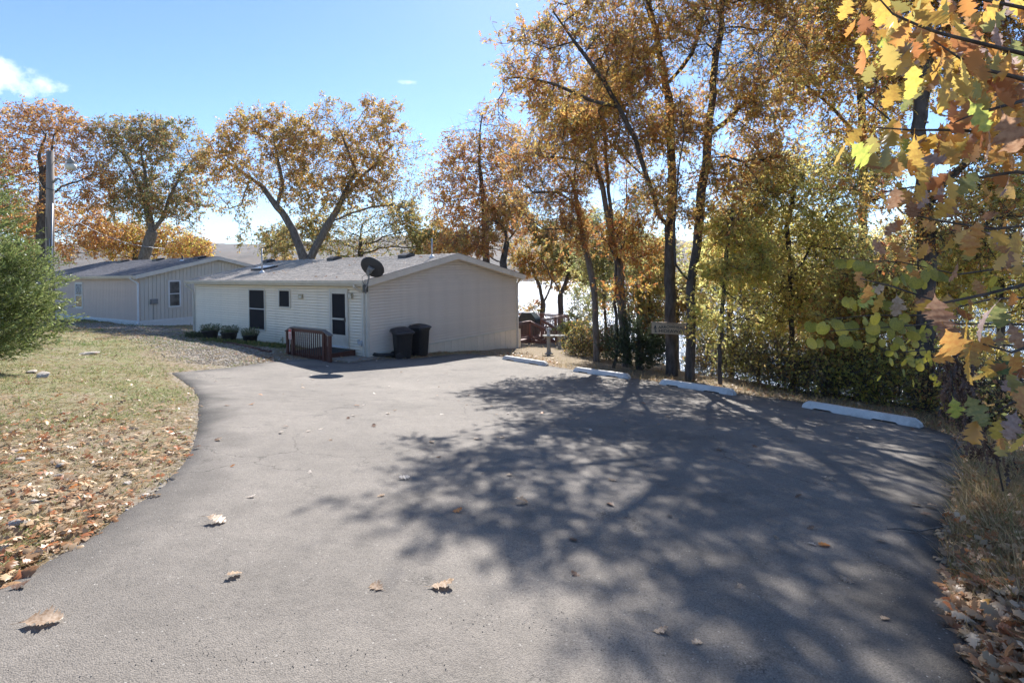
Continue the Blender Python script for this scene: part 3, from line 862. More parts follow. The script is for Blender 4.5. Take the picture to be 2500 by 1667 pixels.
# satellite dish clamped to the corner of the eave
dr_ = empty('satellite_dish', C1 + Vector((.27 * math.cos(TH1) - .0, .27 * math.sin(TH1), 0)), TH1, 'dark grey satellite dish on a bent mast at the corner of the eave', 'satellite dish')
base = Vector((.05, -.28, 1.05))
b = MB(); b.box(-.02, .10, -.36, -.24, .90, 1.13); b.build('mount_plate', M['darkmetal'], dr_)
b = MB(); p_ = [(.10, -.33, .86), (.13, -.35, 1.02), (.22, -.33, 1.22), (.27, -.33, 1.38), (.29, -.36, 1.52)]
b.tube(p_, .026, 10); b.build('mast', M['grey'], dr_)
b = MB(); b.tube([(.16, -.38, 1.1), (.05, -.42, 1.25), (.06, -.43, 1.38), (.17, -.4, 1.45), (.24, -.38, 1.42)], .007, 6); b.build('cable', M['darkmetal'], dr_)
b = MB(); n = 40; vs = []; fs = []
rings = 7
for i in range(rings + 1):
    r = i / rings
    for k in range(n):
        t = 2 * math.pi * k / n
        vs.append((.40 * r * math.cos(t), .075 * r * r, .335 * r * math.sin(t)))
for i in range(rings):
    for k in range(n): fs.append((i * n + k, i * n + (k + 1) % n, (i + 1) * n + (k + 1) % n, (i + 1) * n + k))
m_ = len(vs)
vs += [(v[0] * 1.0, v[1] + .012, v[2]) for v in vs]
fs += [tuple(j + m_ for j in f)[::-1] for f in fs]
fs += [(rings * n + k, rings * n + (k + 1) % n, m_ + rings * n + (k + 1) % n, m_ + rings * n + k) for k in range(n)]
b.add(vs, fs, True)
# dish opens away from the camera towards the south-western sky; its axis rises
refl = b.build('reflector', M['dish'], dr_, (.36, -.30, 1.66), (math.radians(-2), math.radians(24), math.radians(52)))
refl.rotation_euler = Euler((math.radians(28), math.radians(30), math.radians(40)), 'XYZ')
b = MB(); b.box(-.09, .07, -.10, -.005, -.14, .04); b.box(-.05, .03, -.16, -.02, -.2, -.05)
for k in (-.10, .07): b.box(k, k + .03, -.05, -.0, .0, .05)
b.build('bracket', M['grey'], refl)
b = MB(); b.tube([(-.0, -.04, -.30), (0, .35, -.42)], .015, 6); b.box(-.05, .05, .33, .42, -.46, -.38); b.build('feed_arm', M['darkmetal'], refl)

# ------------------------------- entry landing with railing
le = empty('entry_landing', C1, TH1, 'red-brown stained wooden entry landing with baluster railing and dark mat at the storm door', 'porch')
def ground1(lx, ly):
    X = C1.x + lx * math.cos(TH1) - ly * math.sin(TH1); Y = C1.y + lx * math.sin(TH1) + ly * math.cos(TH1)
    return h1(X, Y)
def local1(X, Y):
    dx, dy = X - C1.x, Y - C1.y
    return (dx * math.cos(TH1) + dy * math.sin(TH1), -dx * math.sin(TH1) + dy * math.cos(TH1))
# front line of the railing in local coordinates
RY = -1.52
def frontx(sx):   # local x on the line y=RY
    a, _ = ray(sx, 830)
    X0 = C1.x - RY * math.sin(TH1); Y0 = C1.y + RY * math.cos(TH1)
    ux, uy = math.cos(TH1), math.sin(TH1)
    return (a * Y0 - X0) / (ux - a * uy)
def fz(sx, sy):
    s = frontx(sx); Y = C1.y + RY * math.cos(TH1) + s * math.sin(TH1)
    return CAMZ - ray(sx, sy)[1] * Y
px0, px1, px2, px3 = frontx(704), frontx(715), frontx(792), frontx(806)
zfloor = zb_ - .06
b = MB(); b.box(px0, wx(872), RY + .06, -.13, zfloor - .05, zfloor); b.build('deck_surface', M['mat'], le)
b = MB(); b.box(px0, wx(872) + .02, RY + .02, RY + .058, zfloor - .26, zfloor + .005); b.build('edge_board', M['redwood'], le)
xe = wx(872)
b = MB(); b.box(xe + .001, xe + .045, RY + .06, -.13, zfloor - .26, zfloor + .012); b.build('edge_board', M['redwood'], le)
b = MB(); b.box(px0 - .03, px0 - .001, RY + .02, -.13, zfloor - .26, zfloor + .005); b.build('edge_board', M['redwood'], le)
ztop = fz(715, 797); ztl = fz(704, 808); zr0 = fz(797, 803); zr1 = fz(811, 818)
for (x, w, zt_p) in ((px0, .09, ztl + .02), (px1 + .05, .14, ztop - .03), (px2, .10, ztop - .05), (px3, .12, zr1 - .03)):
    g = ground1(x, RY) - .05
    b = MB(); b.box(x - w / 2, x + w / 2, RY - .06, RY + .018, g, zt_p); b.build('post', M['redwood'], le)
ztop2 = ztop - .02
bal = MB(); bal.box(-.014, .014, -.014, .014, 0, 1); bm = bal.mesh('baluster', M['redwood'])
nb = 13
x = px1 + .18; step = (px2 - .08 - x) / nb
for k in range(nb):
    o = link('baluster', bm, le, (x + step * k, RY - .03, zfloor - .12)); o.scale = (1, 1, ztop2 - .03 - zfloor + .12)
o = link('baluster', bm, le, ((px2 + px3) / 2 + .0, RY - .03, zfloor - .2)); o.scale = (1, 1, ztop2 - .13 - zfloor + .2)
o = link('baluster', bm, le, ((px0 + px1) / 2, RY - .03, zfloor - .12)); o.scale = (1, 1, ztop2 - .10 - zfloor + .12)
b = MB(); b.bar((px1, RY - .02, ztop2), (px2, RY - .02, ztop2), .14, .035); b.build('cap_rail', M['greywood'], le)
b = MB(); b.bar((px0 - .06, RY - .02, ztl - .0), (px1, RY - .02, ztop2 - .001), .14, .035); b.build('cap_rail', M['greywood'], le)
b = MB(); b.bar((px2, RY - .02, ztop2 - .001), (px3 + .08, RY - .02, zr1 - .02), .14, .035); b.build('cap_rail', M['greywood'], le)
b = MB(); b.box(px1 + .1, px2, RY - .05, RY - .012, ztop2 - .12, ztop2 - .03); b.build('top_rail', M['redwood'], le)
b = MB(); b.box(px1, px2 + .02, RY - .10, RY - .05, zfloor - .20, zfloor - .12); b.build('bottom_rail', M['greywood'], le)
b = MB(); b.box(px0 - .05, px3 + .1, RY - .03, RY + .02, zfloor - .36, zfloor - .22); b.build('footing_board', M['redwood'], le)

# notice sign leaning on a thin stake in front of the post
sx_ = frontx(715.5); szt = fz(716, 802); szb = fz(716, 827)
sg = empty('notice_sign', C1, TH1, 'small faded white and red notice at the left end of the entry railing', 'sign')
b = MB(); b.box(sx_ - .085, sx_ + .085, RY - .105, RY - .10, szb, szt); b.build('panel', M['pinkwhite'], sg)
b = MB(); b.tube([(sx_ - .04, RY - .097, szb), (sx_ - .04, RY - .097, szb - .42)], .006, 6); b.build('stake', M['white'], sg)
b = MB(); hgt = szt - szb
b.box(sx_ - .078, sx_ + .078, RY - .1065, RY - .1055, szt - hgt * .30, szt - hgt * .04)
rr = random.Random(3)
for i, (a_, b_) in enumerate(((.60, .50), (.78, .68), (.96, .86))):
    x = sx_ - .06 + .01 * i
    while x < sx_ + .055:
        w = .012 + rr.random() * .008
        b.box(x, x + w, RY - .1065, RY - .1055, szt - hgt * (a_ - .02), szt - hgt * (b_ - .02) ); x += w + .007
b.build('lettering', M['red'], sg)

# ------------------------------- far left house
C2 = Vector((-20.1, 28.0, 0)); TH2 = -math.atan2(.527, .85)
h2root = empty('house', C2, TH2, 'tan grooved-board single-storey home with grey shingle roof beyond the gravel track', 'house', 'mobile homes')
L2, W2, ZB2, ZE2 = 15.0, 8.2, -.94, 1.42
sl2, zt2, half2 = house_shell(h2root, L2, W2, ZB2, ZE2, 1.05, .3, M['tan'], M['tan2'], M['shingle2'], M['trim'], M['rake'])
b = MB(); b.box(.008, .192, -.016, .03, ZB2, ZE2 - .02); m_f = b.mesh('grooved_board', M['tan'])
x = -L2
while x < -.1: link('grooved_board', m_f, h2root, (x, 0, 0)); x += .2
b = MB(); b.box(-.03, .016, .008, .192, 0, 1); m_s = b.mesh('grooved_board', M['tan2'])
y = .02
while y < W2 - .1:
    zz_ = ZE2 - .02 + sl2 * min(y, W2 - y - .2)
    o = link('grooved_board', m_s, h2root, (0, y, ZB2)); o.scale = (1, 1, zz_ - ZB2); y += .2
b = MB(); b.box(-L2, .0, -.05, -.017, ZB2 - .12, ZB2); b.build('sill_band', M['white'], h2root)
b = MB(); b.box(.017, .05, -.05, W2, ZB2 - .12, ZB2); b.build('sill_band', M['white'], h2root)
b = MB(); b.box(.004, .196, -.02, .002, 0, 1); m_k = b.mesh('skirting_panel', M['white'])
x = -L2
while x < -.05: o = link('skirting_panel', m_k, h2root, (x, 0, ZB2 - .7)); o.scale = (1, 1, .58); x += .2
b = MB(); b.box(-.002, .02, .004, .196, 0, 1); m_k = b.mesh('skirting_panel', M['white'])
y = 0
while y < W2 - .05: o = link('skirting_panel', m_k, h2root, (0, y, ZB2 - .9)); o.scale = (1, 1, .78); y += .2
b = MB(); b.box(-L2 - .3, .3, -.32, -.3, zt2 - .17, zt2 - .005); b.build('fascia', M['rake'], h2root)
b = MB(); b.extr([(-.322, zt2 - .12), (-.39, zt2 - .10), (-.42, zt2 - .02), (-.322, zt2 - .02)], 'x', -L2 - .3, .31); b.build('gutter', M['rake'], h2root)
b = MB(); b.box(-L2 - .3, .3, -.3, 0, zt2 - .14, zt2 - .11); b.build('soffit', M['trim'], h2root)
for s in (0, 1):
    b = MB(); y0, y1 = (-.3, half2) if s == 0 else (W2 + .3, half2)
    b.extr([(y0, zt2 - .20), (y0, zt2 + .012), (y1, zt2 + .012 + sl2 * (half2 + .3)), (y1, zt2 - .20 + sl2 * (half2 + .3))], 'x', .3, .325)
    b.build('rake_board', M['rake'], h2root)
    b = MB(); b.extr([(y0, zt2 - .20), (y0, zt2 - .18), (y1, zt2 - .18 + sl2 * (half2 + .3)), (y1, zt2 - .20 + sl2 * (half2 + .3))], 'x', .02, .299)
    b.build('rake_soffit', M['rake'], h2root)
shingle_roof(h2root, -L2 - .3, .29, -.33, zt2, sl2, half2 + .33, M['shingle2'])
b = MB()
for p, q in zip([(-.12, -.36, zt2 - .1), (-.12, -.36, zt2 - .2), (-.05, -.1, zt2 - .38), (.0, -.07, zt2 - .45), (.0, -.07, ZB2 - .05)], [(-.12, -.36, zt2 - .2), (-.05, -.1, zt2 - .38), (.0, -.07, zt2 - .45), (.0, -.07, ZB2 - .05), (.06, -.2, ZB2 - .16)]): b.bar(p, q, .09, .06)
b.build('downspout', M['white'], h2root)
xa, xb = wx(186.5, 735, C2, TH2), wx(202.5, 735, C2, TH2)
window(h2root, xa, wz(187, 749, C2, TH2), xb - xa, wz(186, 692, C2, TH2) - wz(187, 749, C2, TH2), 'sash', yoff=-.016)
ya, yb = wx(412.5, 720, C2, TH2, 'side'), wx(439, 720, C2, TH2, 'side')
window(h2root, ya, wz(414, 748, C2, TH2, 'side'), yb - ya, wz(412, 687, C2, TH2, 'side') - wz(414, 748, C2, TH2, 'side'), 'sash', face='side', xoff=.016)
ym = wx(374.5, 735, C2, TH2, 'side'); zm = wz(374, 736, C2, TH2, 'side')
b = MB(); b.box(.017, .12, ym - .18, ym + .18, zm - .14, zm + .14); b.box(.12, .14, ym - .14, ym + .14, zm - .1, zm + .1); b.build('meter_box', M['grey'], h2root)
b = MB(); b.box(.017, .03, ym - .01, ym + .01, ZB2, zm - .14); b.build('conduit', M['grey'], h2root)
for lx in (-.9, -6.0, -11.0):
    ly = half2 - .55; lz = zt2 + sl2 * (ly + .3)
    b = MB(); b.extr([(ly - .2, lz - .02), (ly - .2, lz + .10), (ly + .3, lz + .2), (ly + .3, lz + .03)], 'x', lx - .3, lx + .3); b.build('roof_vent', M['darkmetal'], h2root)
lx, ly = -1.9, half2 - 1.0; lz = zt2 + sl2 * (ly + .3)
b = MB(); b.tube([(lx, ly, lz), (lx, ly, lz + .35)], .04, 8); o = b.build('vent_pipe', M['darkmetal'], h2root)
b = MB(); b.lathe([(.16, 0), (.14, .03), (.05, .1)], 10, (lx, ly, lz)); b.build('flashing', M['white'], o)
# distant dark roof between the two homes
p = at(716, 650, 47)
h3 = empty('house', (p.x, p.y, h1(p.x, p.y)), TH2, 'distant house of which only a low dark roof shows between the two homes', 'house')
g3 = h1(p.x, p.y)
b = MB(); b.box(-4.5, 4.5, -3, 3, -1, p.z - g3 - .35); b.build('wall', M['tan'], h3)
b = MB(); b.extr([(-3.4, p.z - g3 - .4), (0, p.z - g3 + .35), (3.4, p.z - g3 - .4), (3.4, p.z - g3 - .48), (0, p.z - g3 + .27), (-3.4, p.z - g3 - .48)], 'x', -4.9, 4.9); b.build('roof', M['shingle2'], h3)

# ------------------------------- lake deck behind the near house
dk = empty('lake_deck', C1, TH1, 'red-brown stained deck with baluster railings and stairs behind the near house', 'deck')
DX0, DX1, DY0, DY1, ZF = -10.5, -2.0, W1 + .1, 16.3, -2.2
CAP = -1.27
y = DY0
pl = MB(); pl.box(DX0, DX1, 0, .135, ZF - .035, ZF); pm = pl.mesh('deck_board', M['deckred'])
while y < DY1: link('deck_board', pm, dk, (0, y, 0)); y += .142
b = MB(); b.box(DX1, DX1 + .04, DY0, DY1, ZF - .26, ZF - .0); b.build('rim_joist', M['deckred'], dk)
b = MB(); b.box(DX0, DX1, DY1, DY1 + .04, ZF - .26, ZF - .0); b.build('rim_joist', M['deckred'], dk)
pst = MB(); pst.box(-.045, .045, -.045, .045, 0, 1); pm = pst.mesh('post', M['deckred'])
blm = MB(); blm.box(-.013, .013, -.013, .013, 0, 1); blmesh = blm.mesh('baluster', M['deckred'])
def deck_post(x, y, z0=None, z1=CAP):
    g = ground1(x, y) - .3 if z0 is None else z0
    o = link('post', pm, dk, (x, y, g)); o.scale = (1, 1, z1 - g)
def rail_run(p, q, z0=CAP, z1=CAP, f0=ZF, f1=ZF):
    p, q = Vector(p), Vector(q); L = (q - p).length; n = max(2, int(L / .125))
    for k in range(1, n):
        t = k / n; c = p.lerp(q, t)
        o = link('baluster', blmesh, dk, (c.x, c.y, f0 + (f1 - f0) * t + .06)); o.scale = (1, 1, (z0 - f0) * (1 - t) + (z1 - f1) * t - .09)
    b = MB(); b.bar((p.x, p.y, z0), (q.x, q.y, z1), .14, .035); b.build('cap_rail', M['deckred'], dk)
    b = MB(); b.bar((p.x, p.y, z0 - .10), (q.x, q.y, z1 - .10), .035, .08); b.build('top_rail', M['deckred'], dk)
    b = MB(); b.bar((p.x, p.y, f0 + .09), (q.x, q.y, f1 + .09), .035, .08); b.build('bottom_rail', M['deckred'], dk)
for (x, y) in ((DX1, 8.6), (DX1, 10.4), (DX1, 12.2), (DX1, 13.3), (DX1, 14.8), (DX1, 16.25), (-3.9, 16.25), (-6, 16.25), (-8.2, 16.25), (-10.4, 16.25)): deck_post(x, y)
rail_run((DX1, 8.6), (DX1, 10.4)); rail_run((DX1, 10.4), (DX1, 12.2)); rail_run((DX1, 13.3), (DX1, 14.8)); rail_run((DX1, 14.8), (DX1, 16.25))
for a_, b_ in ((-2, -3.9), (-3.9, -6), (-6, -8.2), (-8.2, -10.4)): rail_run((a_, 16.25), (b_, 16.25))
for k in range(3):
    x = DX1 + .06 + .27 * k; zst = ZF - .13 * (k + 1)
    b = MB(); b.box(x, x + .26, 12.25, 13.25, zst - .04, zst); b.build('stair_tread', M['deckred'], dk)
xq = DX1 + 1.0
for y in (12.2, 13.3):
    g = ground1(xq, y)
    deck_post(xq, y, g - .1, g + .78)
    rail_run((DX1, y), (xq, y), CAP, g + .80, ZF, g - .02)
    b = MB(); b.bar((DX1, y, ZF - .15), (xq, y, g - .05), .04, .22); b.build('stair_stringer', M['deckred'], dk)
# planter on the deck corner
pb_ = empty('flower_planter', C1, TH1, 'wooden planter box with white flowers along the right side of the lake deck', 'planter')
b = MB(); b.box(DX1 + .06, DX1 + .36, 13.6, 15.3, ZF - .05, ZF + .25); b.build('box', pmat('planter_wood', (.26, .17, .09), .7, .3, 8), pb_)
# covered grill
gx_, gy_ = -2.9, 13.4
gr = empty('covered_grill', C1, TH1, 'barbecue grill under a dark green-black cover on the lake deck', 'grill')
b = MB()
prof = [(-.62, .0), (-.66, .55), (-.72, .75), (-.70, .93), (-.36, 1.27), (.30, 1.30), (.62, 1.02), (.70, .93), (.72, .75), (.64, .55), (.62, 0)]
sec = []
for yy, sc_ in ((-.30, .86), (-.27, 1.0), (.27, 1.0), (.30, .86)):
    sec.append([(gx_ + x * .86 * (1 if sc_ == 1 else .97), gy_ + yy * .9, ZF + .02 + z_ * (.97 if sc_ == 1 else .93)) for x, z_ in prof])
vs = [v for s_2 in sec for v in s_2]; n = len(prof)
fs = [(i * n + k, i * n + (k + 1) % n, (i + 1) * n + (k + 1) % n, (i + 1) * n + k) for i in range(3) for k in range(n)] + [tuple(range(n))[::-1], tuple(range(3 * n, 4 * n))]
b.add(vs, fs); b.build('cover', M['covergrn'], gr)
b = MB()
for sx in (-.4, .4): b.lathe([(.07, -.0), (.07, .03)], 12, (gx_ + sx, gy_, ZF))
b.build('caster', M['darkmetal'], gr)

# ------------------------------- bird baths
def bird_bath(sx, sy, Y, hgt, rad, label, statue):
    p = at(sx, sy, Y); g = h1(p.x, p.y)
    r = empty('bird_bath', (p.x, p.y, g - .02), 0, label, 'bird bath')
    b = MB(); b.lathe([(.17, 0), (.17, .05), (.12, .09), (.085, .13), (.075, hgt * .35), (.085, hgt * .45), (.07, hgt * .55), (.075, hgt * .84), (.12, hgt * .9), (.13, hgt * .93)], 20); b.build('pedestal', M['stonecast'], r)
    b = MB(); b.lathe([(.10, hgt * .93), (.2, hgt * .945), (rad, hgt * .99), (rad + .01, hgt), (rad, hgt + .015), (rad - .04, hgt + .005), (.12, hgt - .02), (.02, hgt - .025)], 28); b.build('bowl', M['stonecast'], r)
    if statue:
        b = MB(); b.lathe([(.075, -.02), (.08, .02), (.05, .05), (.065, .1), (.07, .15), (.045, .2), (.03, .215), (.05, .245), (.045, .28), (.02, .3)], 14, (0, 0, hgt))
        for s_ in (-1, 1):
            b.tube([(s_ * .05, 0, hgt + .17), (s_ * .095, .02, hgt + .22), (s_ * .085, .03, hgt + .28), (s_ * .04, .02, hgt + .26)], [.02, .028, .022, .008], 8)
        b.build('figurine', pmat('white_plaster', (.55, .55, .55), .7, .15, 30), r)
bird_bath(1340, 861, 20.6, .76, .24, 'cast stone bird bath with a small white figurine, nearer to the parking stop', True)
bird_bath(1366, 847, 23.6, .62, .25, 'plain cast stone bird bath without figurine, close to the deck stairs', False)

# ------------------------------- bins
def bin_(lx, ly, rz, label, open_tilt=0, tall=1.0, wide=.58):
    g = ground1(lx, ly)
    X = C1.x + lx * math.cos(TH1) - ly * math.sin(TH1); Y = C1.y + lx * math.sin(TH1) + ly * math.cos(TH1)
    r = empty('trash_bin', (X, Y, g), TH1 + rz, label, 'trash can', 'black trash bins')
    def section(w, d, z, k=5, rr=.10):
        pts = []
        for cx_, cy_, a0 in ((w - rr, d - rr, 0), (-w + rr, d - rr, 90), (-w + rr, -d + rr, 180), (w - rr, -d + rr, 270)):
            for i in range(k): a = math.radians(a0 + 90 * i / (k - 1)); pts.append((cx_ + rr * math.cos(a), cy_ + rr * math.sin(a), z))
        return pts
    def loft(b, secs, smooth=True):
        n = len(secs[0]); vs = [v for s_3 in secs for v in s_3]
        b.add(vs, [(i * n + k, i * n + (k + 1) % n, (i + 1) * n + (k + 1) % n, (i + 1) * n + k) for i in range(len(secs) - 1) for k in range(n)], smooth)
        m = len(b.v) - len(vs); b.f.append(tuple(range(m, m + n))[::-1]); b.sm.append(False); b.f.append(tuple(range(m + (len(secs) - 1) * n, m + len(secs) * n))); b.sm.append(False)
    W = wide / 2
    b = MB(); loft(b, [section(W * .74, W * .74, 0), section(W * .76, W * .78, .05), section(W * .9, W * .95, tall * .83), section(W * .98, W * 1.02, tall * .86), section(W * .98, W * 1.02, tall * .9)])
    b.build('body', M['blackplastic'], r)
    b = MB(); loft(b, [section(W * 1.04, W * 1.10, 0), section(W * 1.08, W * 1.14, .02), section(W * 1.07, W * 1.12, .05), section(W * .92, W * .96, .085), section(W * .86, W * .9, .09), section(W * .6, W * .64, .135), section(W * .3, W * .3, .15)])
    b.box(-W * .8, -W * .62, -W * .8, W * .8, .06, .12)
    lid = b.build('lid', M['blackplastic2'], r, (0, 0, tall * .905), (0, open_tilt, 0))
    b = MB(); b.tube([(-W * .7, W * 1.0, tall * .93), (-W * .7, W * 1.22, tall * .94), (W * .7, W * 1.22, tall * .94), (W * .7, W * 1.0, tall * .93)], .016, 8); b.build('handle', M['blackplastic'], r)
    for s_ in (-1, 1):
        b = MB(); b.tube([(s_ * (W * .78), W * .75, .11), (s_ * (W * .78 + .06), W * .75, .11)], .11, 16); b.build('wheel', M['blackplastic'], r)
def gable_t(sx): return wx(sx, 840, C1, TH1, 'side')
t1, t2 = gable_t(987), gable_t(1022)
bin_(.62, gable_t(987) - .62, math.radians(160), 'black trash bin with dished lid tipped forward, left of the pair at the gable', math.radians(-11), .96, .60)
bin_(.50, gable_t(1022) - .42, math.radians(95), 'taller black trash bin with closed domed lid, right of the pair at the gable', 0, 1.06, .60)

# corrugated drain pipe
dp = [at(895, 862, 17.3), at(905, 863.5, 17.2), at(925, 869, 17.15), at(950, 875, 17.3), at(985, 878, 17.6), at(1015, 878, 18.2)]
dp = [Vector((p.x, p.y, max(p.z, plane(p.x, np.array(p.y)) + .10))) for p in dp]
pts = []
for i in range(len(dp) - 1):
    for k in range(22): pts.append(dp[i].lerp(dp[i + 1], k / 22))
b = MB(); b.tube(pts, [.062 if i % 2 else .054 for i in range(len(pts))], 12)
tag(b.build('drain_pipe', M['blackplastic']), 'black corrugated drain pipe running from the house corner to the trash bins', 'pipe')
# concrete pad by the landing
pc = [onlot(*p) for p in [(803, 879), (838, 866), (880, 862), (900, 864), (941, 874), (905, 880), (850, 885)]]
b = MB(); n = len(pc)
b.add([(x, y, plane(x, y) + .048) for x, y in pc] + [(x, y, plane(x, y) - .1) for x, y in pc], [tuple(range(n))] + [(i, (i + 1) % n, n + (i + 1) % n, n + i) for i in range(n)])
tag(b.build('concrete_pad', M['slab']), kind='structure')

# brick edging and loose bricks
br = MB(); br.box(-.1, .1, -.045, .045, 0, .06); brm = br.mesh('brick', M['brick'])
edg = empty('brick_edging', (*onlot(600, 848), -1.2), 0, 'curved row of old red bricks edging the planting bed by the house wall', 'edging')
edg.location = (0, 0, 0)
pts = [np.array(onlot(*p)) for p in [(520, 830), (548, 836), (575, 842), (605, 850), (640, 858), (672, 862)]]
k = 0
for a_, b_ in zip(pts, pts[1:]):
    L = np.hypot(*(b_ - a_)); n = int(L / .21)
    for i in range(n):
        p = a_ + (b_ - a_) * i / n; an = math.atan2(*(b_ - a_)[::-1])
        link('brick', brm, edg, (p[0], p[1], h1(*p) - .0), (random.uniform(-.15, .15), random.uniform(-.1, .1), an + random.uniform(-.12, .12)))
for (sx, sy, rz, lab) in ((795, 878, .4, 'loose red brick lying beside the right post of the entry landing'), (781, 873, 1.4, 'pale brick on the gravel under the entry railing')):
    p = onlot(sx, sy)
    tag(link('loose_brick', brm, None, (*p, h1(*p) + .01), (0, .05, rz)), lab, 'brick')
# potted plants are planted in part d; pots here
POTS = []
for (sx, sy, r_, lab) in ((514, 825, .31, 'black tub of scraggly green plants, leftmost of the three by the house wall'), (560, 831, .30, 'middle black tub of trailing plants along the house wall'), (611, 837, .27, 'black tub of spiky plants nearest the tall window')):
    p = onlot(sx + (0 if sx < 600 else 0), sy)
    r = empty('potted_plant', (*p, h1(*p) - .01), random.random() * 6, lab, 'potted plant', 'tubs of plants along the house wall')
    b = MB(); b.lathe([(r_ * .72, 0), (r_ * .78, .03), (r_ * .97, .30), (r_ * 1.08, .32), (r_ * 1.08, .36), (r_ * .98, .36), (r_ * .95, .31), (r_ * .2, .30)], 24); b.build('pot', M['blackplastic'], r)
    POTS.append((r, r_))

# ------------------------------- wheel stops
ws = MB()
prof = [(-.08, 0), (.08, 0), (.075, .03), (.045, .115), (-.045, .115), (-.075, .03)]
def wheel_stop(a_, b_, lab):
    a_, b_ = np.array(onlot(*a_)), np.array(onlot(*b_))
    c = (a_ + b_) / 2; d = b_ - a_; L = 1.83; an = math.atan2(d[1], d[0])
    sl_ = (plane(b_[0], b_[1]) - plane(a_[0], a_[1])) / np.hypot(*d)
    o = link('wheel_stop', wsm, None, (c[0], c[1], plane(c[0], c[1]) + .037), (0, -math.atan(sl_), an))
    o.scale = (np.hypot(*d) / L, 1.05, 1.12)
    tag(o, lab, 'parking stop', 'white concrete parking stops')
    return o
L = 1.83; n = 40
vs = []; fs = []
rr = random.Random(8)
for i in range(n + 1):
    x = -L / 2 + L * i / n
    e = min(1, min(i, n - i) / 1.6)
    notch = .028 if (5 <= i <= 11 or 26 <= i <= 33) else 0
    for (py, pz) in prof:
        zz_ = max(pz, notch) if pz < .02 else pz * (.45 + .55 * e)
        vs.append((x + rr.uniform(-.002, .002), py * (.96 + .04 * e) + rr.uniform(-.0015, .0015), zz_ + rr.uniform(-.0012, .0012)))
m = len(prof)
for i in range(n):
    for k in range(m): fs.append((i * m + k, i * m + (k + 1) % m, (i + 1) * m + (k + 1) % m, (i + 1) * m + k))
fs += [tuple(range(m))[::-1], tuple(range(n * m, (n + 1) * m))]
ws.add(vs, [f[::-1] for f in fs]); wsm = ws.mesh('wheel_stop', M['concrete'])
wheel_stop((1230, 879), (1336, 896), 'white concrete parking stop nearest the house and bird baths')
wheel_stop((1403, 909), (1537, 928), 'white concrete parking stop second from the house, in front of the dark green shrub')
wheel_stop((1614, 941), (1794, 969), 'white concrete parking stop in front of the two big dark trunks')
wheel_stop((1963, 998), (2250, 1049), 'longest-looking white concrete parking stop nearest the camera at the right')

# ------------------------------- utility pole
pp = at(121, 795, 25); g = h1(pp.x, pp.y)
up = empty('utility_pole', (pp.x, pp.y, g), 0, 'weathered wooden utility pole with yard light rising behind the cedar', 'utility pole')
top = at(123, 370, 25); top = top - Vector((pp.x, pp.y, g)); 
b = MB(); b.tube([(0, 0, -.5), (top.x * .3, 0, top.z * .3), (top.x * .65, 0, top.z * .65), (top.x, 0, top.z)], [.215, .19, .165, .145], 18); b.build('pole', M['pole'], up)
b = MB(); b.tube([(.19, -.12, 0), (.19 + top.x * .7, -.10, top.z * .7)], .035, 8); b.tube([(.13, -.19, 0), (.13 + top.x * .5, -.17, top.z * .5)], .02, 6); b.build('conduit', M['galv'], up)
zl_ = at(131, 397, 25).z - g
b = MB(); b.tube([(top.x + .1, 0, zl_), (top.x + .5, -.03, zl_ + .10), (top.x + .95, -.05, zl_ + .04)], .022, 8); b.build('light_arm', M['galv'], up)
b = MB(); b.lathe([(.07, -.12), (.15, -.10), (.15, .06), (.08, .12), (.05, .14), (.05, .2), (.02, .21)], 16, (top.x + 1.02, -.05, zl_ + .02)); lh = b.build('lamp_housing', M['grey'], up)
b = MB(); b.lathe([(.14, -.38), (.21, -.36), (.225, -.25), (.23, -.13), (.14, -.10)], 20, (top.x + 1.02, -.05, zl_ + .0)); b.build('lamp_refractor', M['lamp'], lh)
zl_ = at(135, 440, 25).z - g
b = MB(); b.tube([(top.x * .8 + .12, 0, zl_ - .15), (top.x + .25, 0, zl_ + .04), (top.x + .4, 0, zl_ + .07), (top.x + .5, 0, zl_ - .02)], [.03, .05, .05, .045], 10); b.build('bracket', M['grey'], up)
zz_ = at(110, 440, 25).z - g
b = MB(); pts = [(top.x * .7 - .7, .1, zz_ + .9), (top.x * .8 - .6, -.1, zz_ + .2), (top.x * .8 - .2, -.22, zz_ - .35), (top.x * .8 + .3, -.2, zz_ - .52), (top.x * .8 + .7, -.1, zz_ - .55)]
b.tube(pts, .018, 6); b.build('cable_loop', M['darkmetal'], up)
b = MB(); b.tube([(top.x * .5, -.2, top.z * .62), (top.x * .4 + .12, -.24, top.z * .45), (.02, -.24, top.z * .3), (.1, -.23, .5)], .012, 5); b.build('cable', M['darkmetal'], up)
b = MB(); b.box(-.55, -.25, -.12, .1, 1.55, 2.15); b.build('meter_box', M['grey'], up)
a_ = Vector((pp.x + top.x * .9, pp.y, at(125, 505, 25).z)); c_ = at(402, 607, 34)
b = MB(); n = 24
b.tube([a_.lerp(c_, i / n) - Vector((0, 0, .5 * math.sin(math.pi * i / n))) for i in range(n + 1)], .014, 5)
tag(b.build('service_wire', M['galv']), 'thin service wire sloping from the utility pole over the tan house', 'wire')

